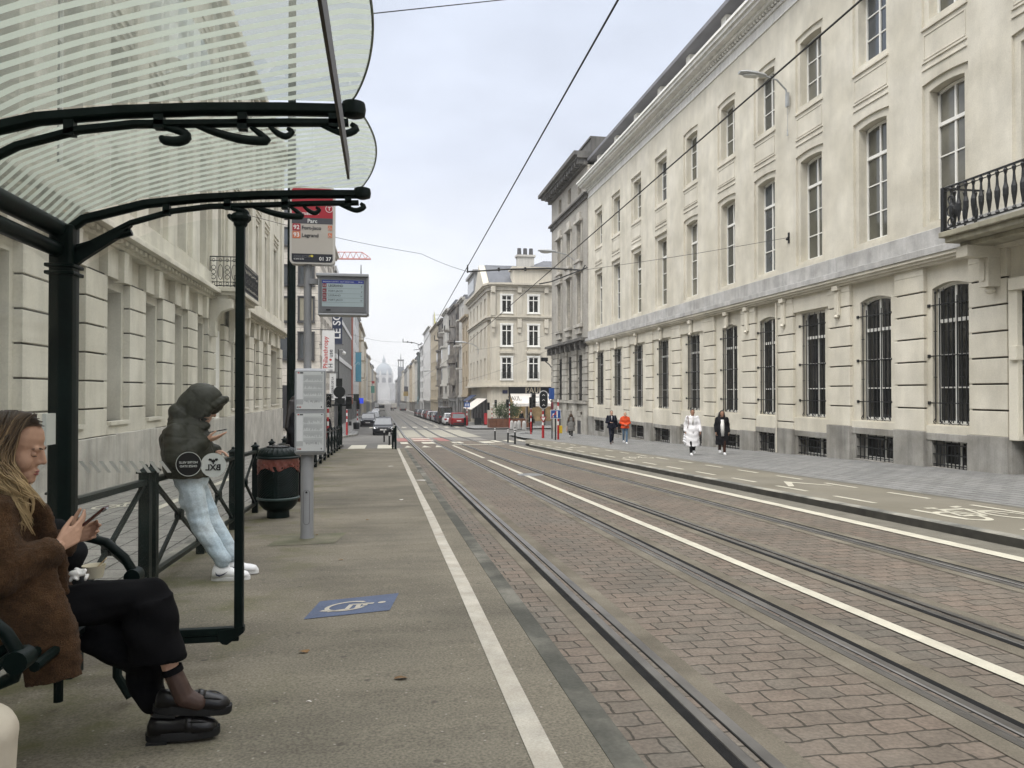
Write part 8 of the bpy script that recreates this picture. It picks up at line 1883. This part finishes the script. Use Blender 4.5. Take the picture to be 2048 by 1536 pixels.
def blue_post():
    Y = 45.0; x, _ = px_at(1111, 880, Y); z = G(Y) + .12; t = Thing("sign_post", "dark post with a square blue road sign near the grey block", "road sign", (x, Y, z)); m = MB(); m.lathe([(.045, z), (.045, px_at(1111, 818, Y)[1])], (x, Y, 0), 10); t.part("post", m, SIGB); zz0, zz1 = px_at(0, 844, Y)[1], px_at(0, 824, Y)[1]; m = MB(); m.box(x - .33, x + .33, Y - .07, Y - .05, zz0, zz1); s = t.part("sign_plate", m, SIGW); m = MB(); m.box(x - .30, x + .30, Y - .08, Y - .069, zz0 + .03, zz1 - .03); b = t.part("blue_field", m, SBLUE, parent=s)
    m = MB(); zc = (zz0 + zz1) / 2; m.box(x + .04, x + .12, Y - .09, Y - .079, zc - .2, zc + .2); m.box(x - .2, x - .12, Y - .09, Y - .079, zc - .2, zc + .05); t.part("lane_arrows", m, SIGW, parent=b); m = MB(); m.tube([(x - .27, Y - .092, zc - .2), (x + .02, Y - .092, zc + .12)], .025, 4); m.box(x - .02, x + .04, Y - .095, Y - .08, zc - .05, zc + .2); t.part("red_bar", m, SIGR, parent=b)
    Y2 = 47.6; x2, _ = px_at(1104, 872, Y2); t2 = Thing("sign_post", "dark post with narrow blue and red signs seen edge-on behind the square blue sign", "road sign", (x2, Y2, G(Y2) + .12)); m = MB(); m.lathe([(.04, G(Y2) + .12), (.04, px_at(0, 775, Y2)[1])], (x2, Y2, 0), 10); t2.part("post", m, SIGB); m = MB(); m.box(x2 - .12, x2 + .14, Y2 - .08, Y2 + .4, px_at(0, 800, Y2)[1], px_at(0, 775, Y2)[1]); t2.part("blue_sign", m, SBLUE); m = MB(); m.lathe([(.3, -.02), (.3, .02)], (x2, Y2, px_at(0, 816, Y2)[1]), 20, 'x'); t2.part("red_sign", m, mat("sign_dark_red", (.16, .02, .03), .5, .1, 5))
    x3 = px_at(1117, 870, 46)[0]; t3 = Thing("push_button_box", "yellow box low on a red and white post beside the blue road sign", "push button", (x3, 46, G(46) + .12)); striped(t3, x3 - .02, 46, G(46) + .12, px_at(0, 800, 46)[1], .05, .9); m = MB(); m.box(x3 + .04, x3 + .22, 45.85, 46.1, px_at(0, 877, 46)[1], px_at(0, 860, 46)[1]); t3.part("yellow_box", m, mat("yellow_box", (.58, .38, .02), .5, .1, 5), bevel=.02)
blue_post()
def bus_sign():
    Y = 86.5; x, _ = px_at(934, 852, Y); z = G(Y) + .12; t = Thing("sign_post", "blue sign on a red and white post behind the red parked car", "road sign", (x, Y, z)); striped(t, x, Y, z, px_at(0, 802, Y)[1], .05, 1.2); z0, z1 = px_at(0, 818, Y)[1], px_at(0, 807, Y)[1]; m = MB(); m.box(x - .32, x + .34, Y - .08, Y - .05, z0, z1); s = t.part("blue_plate", m, SBLUE); m = MB()
    for k in range(3): m.box(x - .22 + k * .18, x - .15 + k * .18, Y - .095, Y - .079, z0 + .12, z1 - .12)
    t.part("lane_marks", m, SIGW, parent=s); b = Thing("litter_bin", "small dark green street bin behind the red parked car", "litter bin", (x - .05, Y + .4, z)); m = MB(); m.lathe([(.2, z), (.26, z + .1), (.28, z + .85), (.2, z + .95)], (x - .05, Y + .4, 0), 14); b.part("body", m, GREEN); m = MB(); m.lathe([(.3, z + .82), (.3, z + .88)], (x - .05, Y + .4, 0), 14); b.part("rim", m, IRON)
bus_sign()
# left-hand signal cluster
def left_cluster():
    Y = 40.6; x, _ = px_at(680, 890, Y); z = G(Y) + .14; t = Thing("traffic_signal", "signal cluster on a green pole seen from behind, round black sign and arrow signals", "traffic signal", (x, Y, z)); zt = px_at(0, 755, Y)[1]; m = MB(); m.lathe([(.13, z), (.13, z + .9), (.11, z + .95), (.10, zt)], (x, Y, 0), 12); t.part("pole", m, GREEN)
    m = MB(); zc = px_at(0, 784, Y)[1]; m.lathe([(.30, -.02), (.305, .0), (.30, .02)], (x - .02, Y - .16, zc), 26, 'y'); t.part("round_sign_back", m, SIGB); z0, z1 = px_at(0, 772, Y)[1], px_at(0, 755, Y)[1]; m = MB(); m.box(x - .2, x + .12, Y - .14, Y - .1, z0, z1); t.part("sign_back", m, SIGB); z0, z1 = px_at(0, 810, Y)[1], px_at(0, 797, Y)[1]; m = MB(); m.box(x - .26, x + .26, Y - .2, Y - .12, z0, z1); t.part("lower_sign_back", m, SIGB)
    m = MB(); zz = px_at(0, 812, Y)[1]; m.tube([(x - .75, Y, zz), (x + .55, Y, zz)], .045, 8); t.part("cross_arm", m, GREEN); sig_box(t, x - .58, Y - .1, px_at(0, 817, Y)[1], .15, .72, True); sig_box(t, x + .46, Y, px_at(0, 821, Y)[1], .15, .68, False)
    p2 = Thing("traffic_post", "red and white traffic post below the arrow signal on the left", "traffic post", (px_at(656, 885, 43)[0], 43, G(43) + .12)); striped(p2, p2.loc[0], 43, G(43) + .12, px_at(0, 815, 43)[1], .055, 1.0)
    p3 = Thing("traffic_signal", "red and white signal post at the kerb of the left refuge", "traffic signal", (px_at(694, 868, 61.5)[0], 61.5, G(61.5) + .12)); striped(p3, p3.loc[0], 61.5, G(61.5) + .12, px_at(0, 800, 61.5)[1], .06, 1.05); m = MB(); m.box(p3.loc[0] + .12, p3.loc[0] + .36, 61.4, 61.6, px_at(0, 856, 61.5)[1], px_at(0, 847, 61.5)[1]); p3.part("button_box", m, SIGB)
    p4 = Thing("traffic_signal", "dark signal over a red and white post by the black street bin", "traffic signal", (px_at(715, 858, 78.5)[0], 78.5, G(78.5) + .12)); striped(p4, p4.loc[0], 78.5, G(78.5) + .12, px_at(0, 822, 78.5)[1], .055, .6); sig_box(p4, p4.loc[0] + .05, 78.5, px_at(0, 821, 78.5)[1], .17, .95, False)
    bx_, by_ = px_at(713, 857, 77)[0], 77; b = Thing("litter_bin", "black street bin on the left pavement's corner", "litter bin", (bx_, by_, G(by_) + .12)); m = MB(); m.lathe([(.26, 0), (.3, .05), (.32, .6), (.26, .68), (.1, .7)], (bx_, by_, G(by_) + .12), 14); b.part("body", m, SIGB); m = MB(); m.lathe([(.34, .5), (.34, .56)], (bx_, by_, G(by_) + .12), 14); b.part("rim", m, IRON)
    t5 = Thing("camera_pole", "slim pole with a white dome camera in front of the ribbed office", "camera pole", (px_at(677, 870, 66)[0], 66, G(66) + .12)); xx = t5.loc[0]; zz = px_at(0, 700, 66)[1]; m = MB(); m.lathe([(.07, G(66)), (.05, zz + .3)], (xx, 66, 0), 8); t5.part("pole", m, FRAMED); m = MB(); m.tube([(xx, 66, zz + .25), (xx + .3, 66, zz + .3), (xx + .46, 66, zz + .12)], .035, 6); t5.part("arm", m, HWHITE); m = MB(); m.sphere((xx + .46, 66, zz - .02), (.17, .17, .16)); t5.part("dome_camera", m, SIGW)
left_cluster()
# flexible posts and platform-end posts
def flexpost(pxx, yb, h, label, hh=.12, r=.05, band=True, grp="black marker posts with white bands"):
    d = px(pxx, yb, 1) - Vector((0, 0, CAMZ)); lo, hi = 5.0, 200.0
    for _ in range(60):
        mid = (lo + hi) / 2
        if CAMZ + d.z * mid > G(d.y * mid) + hh: lo = mid
        else: hi = mid
    x, y = d.x * lo, d.y * lo; z = G(y) + hh; t = Thing("marker_post", label, "marker post", (x, y, z), grp); m = MB(); m.lathe([(r * 1.5, 0), (r * 1.2, .03), (r, .05), (r, h)], (x, y, z), 10); t.part("post", m, SIGB)
    if band:
        for zz in (h * .72, h * .86): m = MB(); m.lathe([(r * 1.04, zz), (r * 1.04, zz + .07)], (x, y, z), 10); t.part("white_band", m, SIGW)
flexpost(990, 880, .85, "leftmost of the three marker posts at the cycle path's start", .0); flexpost(1016, 885, .85, "middle of the three marker posts at the cycle path's start", .0); flexpost(1030, 888, .95, "rightmost marker post, standing at the kerb's tip", .0)
flexpost(768.5, 884, .85, "marker post left of the platform's end in front of the dark hatchback", .0); flexpost(779, 890, .75, "plain marker post between the banded ones at the platform's end", .0); flexpost(785.5, 894, 1.0, "banded marker post next to the platform's tallest end post", .05)
def endpost():
    x, y = .50, 32.1; z = ZP(y); t = Thing("platform_end_post", "tall dark flat post at the platform's far corner", "post", (x, y, z)); m = MB(); m.box(x - .02, x + .07, y - .05, y + .05, z, z + .98); m.box(x - .12, x - .05, y + .1, y + .2, z, z + .8); t.part("post", m, GREEN, bevel=.01); m = MB(); m.loop2([(x - .12, y + .15, z + .3), (x, y, z + .3), (x, y, z + .95), (x - .12, y + .15, z + .78)], [(x - .11, y + .19, z + .3), (x + .03, y + .03, z + .3), (x + .03, y + .03, z + .95), (x - .11, y + .19, z + .78)]); t.part("panel", m, GREEN)
endpost()
# planter, stone bollards, sandwich boards in front of the bakery
def planter():
    x, y = 12.5, 78.6; z = G(y) + .12; t = Thing("planter", "rust-coloured steel planter in front of the bakery", "planter", (x, y, z)); RU = mat("corten_rust", (.13, .055, .03), .85, .25, 4, .3, 40); m = MB()
    for k in range(6): m.box(x - 1.5 + k * .72, x - .8 + k * .72, y - .8, y + .8, z, z + .95)
    t.part("steel_box", m, RU, bevel=.01); m = MB(); m.box(x - 1.45, x + 2.75, y - .7, y + .7, z + .9, z + .97); t.part("soil", m, TRIM); p = Thing("bush", "loose green bush growing in the rusty planter", "bush", (x + .5, y, z + .9)); rr = random.Random(5)
    for k in range(7): m = MB(); m.tube([(x + rr.uniform(-.4, 1.2), y + rr.uniform(-.3, .3), z + .9), (x + rr.uniform(-1, 1.8), y + rr.uniform(-.5, .5), z + 2.0)], [.03, .01], 5); p.part("stem", m, HDARK)
    m = MB()
    for k in range(2600):
        a, b, c = rr.gauss(0, 1), rr.gauss(0, 1), rr.gauss(0, 1); l = (a * a + b * b + c * c) ** .5; rad = rr.uniform(.55, 1.0); o = Vector((x + .5 + a / l * 1.55 * rad * (1 + .2 * math.sin(7 * a)), y + b / l * .75 * rad, z + 1.75 + c / l * 1.0 * rad * (1 + .25 * math.sin(5 * b)))); u = Vector((rr.gauss(0, 1), rr.gauss(0, 1), rr.gauss(0, 1))).normalized() * .09; v = u.cross(Vector((rr.gauss(0, 1), rr.gauss(0, 1), rr.gauss(0, 1)))).normalized() * .035; m.add([o - u, o + v, o + u, o - v], [(0, 1, 2, 3)])
    p.part("foliage", m, mat("bush_leaf", (.055, .085, .03), .7, .4, 5))
planter()
for k, (pxx, yb) in enumerate(((1023.5, 857), (1031, 859), (1038, 857), (1048, 858))):
    Y = 74 - (yb - 857) * 1.5; x, _ = px_at(pxx, yb, Y); z = G(Y) + .11; m = MB(); m.lathe([(.21, 0), (.2, .1), (.18, .55), (.165, .7), (.11, .8), (.02, .83)], (x, Y, z), 14); tag(m.build("stone_bollard", LEDGE, smooth=40), ["grey stone bollard nearest the rusty planter", "second grey stone bollard from the rusty planter", "third grey stone bollard from the rusty planter", "grey stone bollard nearest the person with a shoulder bag"][k], "bollard", "stone bollards before the bakery")
def board(pxx, yb, yt, Y, w, mt, label, name="sandwich_board"):
    x, z0 = px_at(pxx, yb, Y); z0 = G(Y) + .12; z1 = px_at(pxx, yt, Y)[1]; t = Thing(name, label, "board", (x, Y, z0)); m = MB(); m.loop2([(x - w, Y - .3, z0 + .1), (x + w, Y - .3, z0 + .1), (x + w, Y, z1), (x - w, Y, z1)], [(x - w, Y - .26, z0 + .1), (x + w, Y - .26, z0 + .1), (x + w, Y + .04, z1), (x - w, Y + .04, z1)]); t.part("panel", m, mt); m = MB(); m.box(x - w, x - w + .05, Y, Y + .3, z0, z1 - .2); m.box(x - w, x + w, Y - .32, Y - .22, z0, z0 + .1); t.part("stand", m, TRIM)
board(975, 850, 826, 88.5, .42, SIGR, "red and white advertising board by the bakery's corner pillar"); board(956, 848, 836, 90, .4, SIGB, "black menu board under the side awning")
x, _ = px_at(1052, 870, 60); t = Thing("umbrella_stand", "thin pale pole on a flat dark foot by the crossing", "stand", (x, 60, G(60) + .12)); m = MB(); m.lathe([(.03, 0), (.025, 2.2)], (x, 60, G(60) + .12), 8); t.part("pole", m, LEDGE); m = MB(); m.lathe([(.62, 0), (.5, .08), (.12, .12), (.05, .14)], (x, 60, G(60) + .12), 18); t.part("foot", m, TRIM)
# security camera bracket on the grey block and banners on the left
x, z = 14.9, px_at(1098, 722, 66)[1]; t = Thing("wall_light", "dark floodlight bracket on the soot-stained corner block", "wall light", (15.05, 66.6, z)); m = MB(); m.tube([(15.05, 66.32, z - .6), (14.9, 66.6, z - .3), (14.6, 66.9, z)], .05, 6); t.part("bracket", m, IRON); m = MB(); m.box(14.2, 14.8, 66.7, 67.1, z, z + .35); t.part("lamp_head", m, IRON, bevel=.03)
def banner(x0, x1, y0, y1, Y, mt, label, texts=(), horiz=True):
    a, b = onY(x0, y1, Y), onY(x1, y0, Y); t = Thing("banner", label, "banner", (b.x, Y, b.z), "banners on the left-hand fronts"); m = MB(); m.box(a.x, b.x, Y - .015, Y + .015, a.z, b.z); o = t.part("cloth", m, mt)
    m = MB(); m.tube([(a.x - 1.2 if a.x > -6.5 else a.x - .3, Y, b.z + .06), (b.x + .15, Y, b.z + .06)], .035, 6); m.tube([(a.x - 1.0 if a.x > -6.5 else a.x - .3, Y, a.z - .05), (b.x + .1, Y, a.z - .05)], .03, 6); t.part("banner_arm", m, FRAMED)
    for s, sz, pxx, pyy, tm in texts:
        p = onY(pxx, pyy, Y); text_part(o, t.loc, s, sz, (p.x, Y - .02, p.z), (R90, R90, 0), tm, bold=.012, ext=.002)
    return t, o
NAVY = mat("banner_navy", (.018, .025, .05), .7, .06, 3); BW = mat("banner_white", (.58, .58, .57), .75, .05, 2); RT = mat("banner_red_text", (.42, .035, .03), .6, .05, 4); KT = mat("banner_dark_text", (.035, .035, .045), .6, .05, 4)
banner(664, 684, 560, 688, 60.6, NAVY, "dark navy vertical banner with white letters above the white banner", [("LE SOIR", .84, 680.5, 678, BW)])
tb, ob = banner(644, 669, 661, 742, 57.5, BW, "white vertical banner with red lettering on the left", [("Philanthropy", .47, 655, 737, RT), ("ii H", .44, 665, 744, KT), ("use", .44, 665, 715, KT)])
p = onY(661, 719.5, 57.5); m = MB(); m.lathe([(.001, -.022), (.09, -.022), (.09, -.016)], (p.x, 57.5, p.z), 14, 'y'); tb.part("red_dot", m, RT, parent=ob)
banner(659, 672, 747, 800, 59.0, BW, "lower white banner with small dark lettering behind the arrow signal", [("BRASSERIE DE LA", .22, 667, 797, KT)])
banner(711, 722.5, 705, 763, 135, mat("banner_turquoise", (.10, .30, .40), .7, .08, 1), "turquoise hanging banner beyond the striped house", [("S", 1.2, 719, 730, mat("banner_pale_blue", (.3, .48, .55), .7, .05, 2))])
def projsign(x0, x1, y0, y1, Y, mt, label, side=-1):
    a, b = onY(x0, y1, Y), onY(x1, y0, Y); t = Thing("shop_sign", label, "shop sign", ((a.x + b.x) / 2, Y, a.z), "projecting shop signs down the street"); m = MB(); m.box(a.x, b.x, Y - .1, Y + .1, a.z, b.z); t.part("panel", m, mt); m = MB(); xe = a.x - 1.6 if side < 0 else b.x + 1.6; m.box(min(a.x, xe), max(b.x, xe), Y - .04, Y + .04, b.z - .15, b.z - .05); t.part("arm", m, FRAMED)
projsign(707, 718, 788, 802, 108, mat("sign_black_green", (.02, .025, .015), .5, .2, 3), "black sign box before the blue sign on the left"); projsign(718, 727, 796, 807, 112, mat("sign_bright_blue", (.03, .06, .55), .4, .05, 3, emit=.6), "bright blue lit sign on the left-hand fronts"); projsign(742, 749, 772, 786, 260, mat("sign_green", (.10, .28, .22), .6, .1, 2), "green hanging flag far down the left side"); projsign(743, 749, 762, 767, 262, RT, "red and white hanging flag far down the left side"); projsign(807, 817, 783, 792, 330, mat("sign_ochre", (.35, .25, .08), .6, .1, 1), "ochre sign on the hazy right-hand row", 1); projsign(808, 816, 773, 783, 328, mat("sign_dark", (.05, .05, .06), .6, .1, 1), "dark square sign above the ochre one on the right", 1); projsign(835, 841, 793, 808, 246, mat("sign_pale_blue", (.22, .36, .42), .6, .1, 1), "pale blue sign at the foot of the green front", 1)
t = Thing("flag_spire", "slender yellow-green pennant pole above the beige block's roof", "flagpole", (13, 185, 17)); a = px(868, 657, 185); m = MB(); m.tube([a - Vector((0, 0, 3)), a, a + Vector((0, 0, 4.4))], [.12, .12, .04], 6); t.part("pole", m, HPALE); m = MB(); m.rings([[a + Vector((dx, 0, .3)) for dx in (-.1, .5)] + [a + Vector((dx, .05, .3)) for dx in (.5, -.1)], [a + Vector((dx, 0, 4.0)) for dx in (-.05, .12)] + [a + Vector((dx, .05, 4.0)) for dx in (.12, -.05)]]); t.part("pennant", m, mat("pennant_yellow", (.42, .42, .08), .7, .1, 2))
# ------------------------------------------------------------------ the hazy air of the street
m = MB(); m.box(-228, 228, -66, 1298, -11.9, 64)
hz = m.build("haze", bpy.data.materials.new("haze_air")); tag(hz, kind="stuff")
hm_ = hz.data.materials[0]; hm_.use_nodes = True; N = hm_.node_tree.nodes; N.remove(N["Principled BSDF"]); v = N.new("ShaderNodeVolumePrincipled")
v.inputs["Color"].default_value = (.97, .98, 1, 1); v.inputs["Density"].default_value = .00046; v.inputs["Anisotropy"].default_value = .2
hm_.node_tree.links.new(v.outputs[0], N["Material Output"].inputs["Volume"])
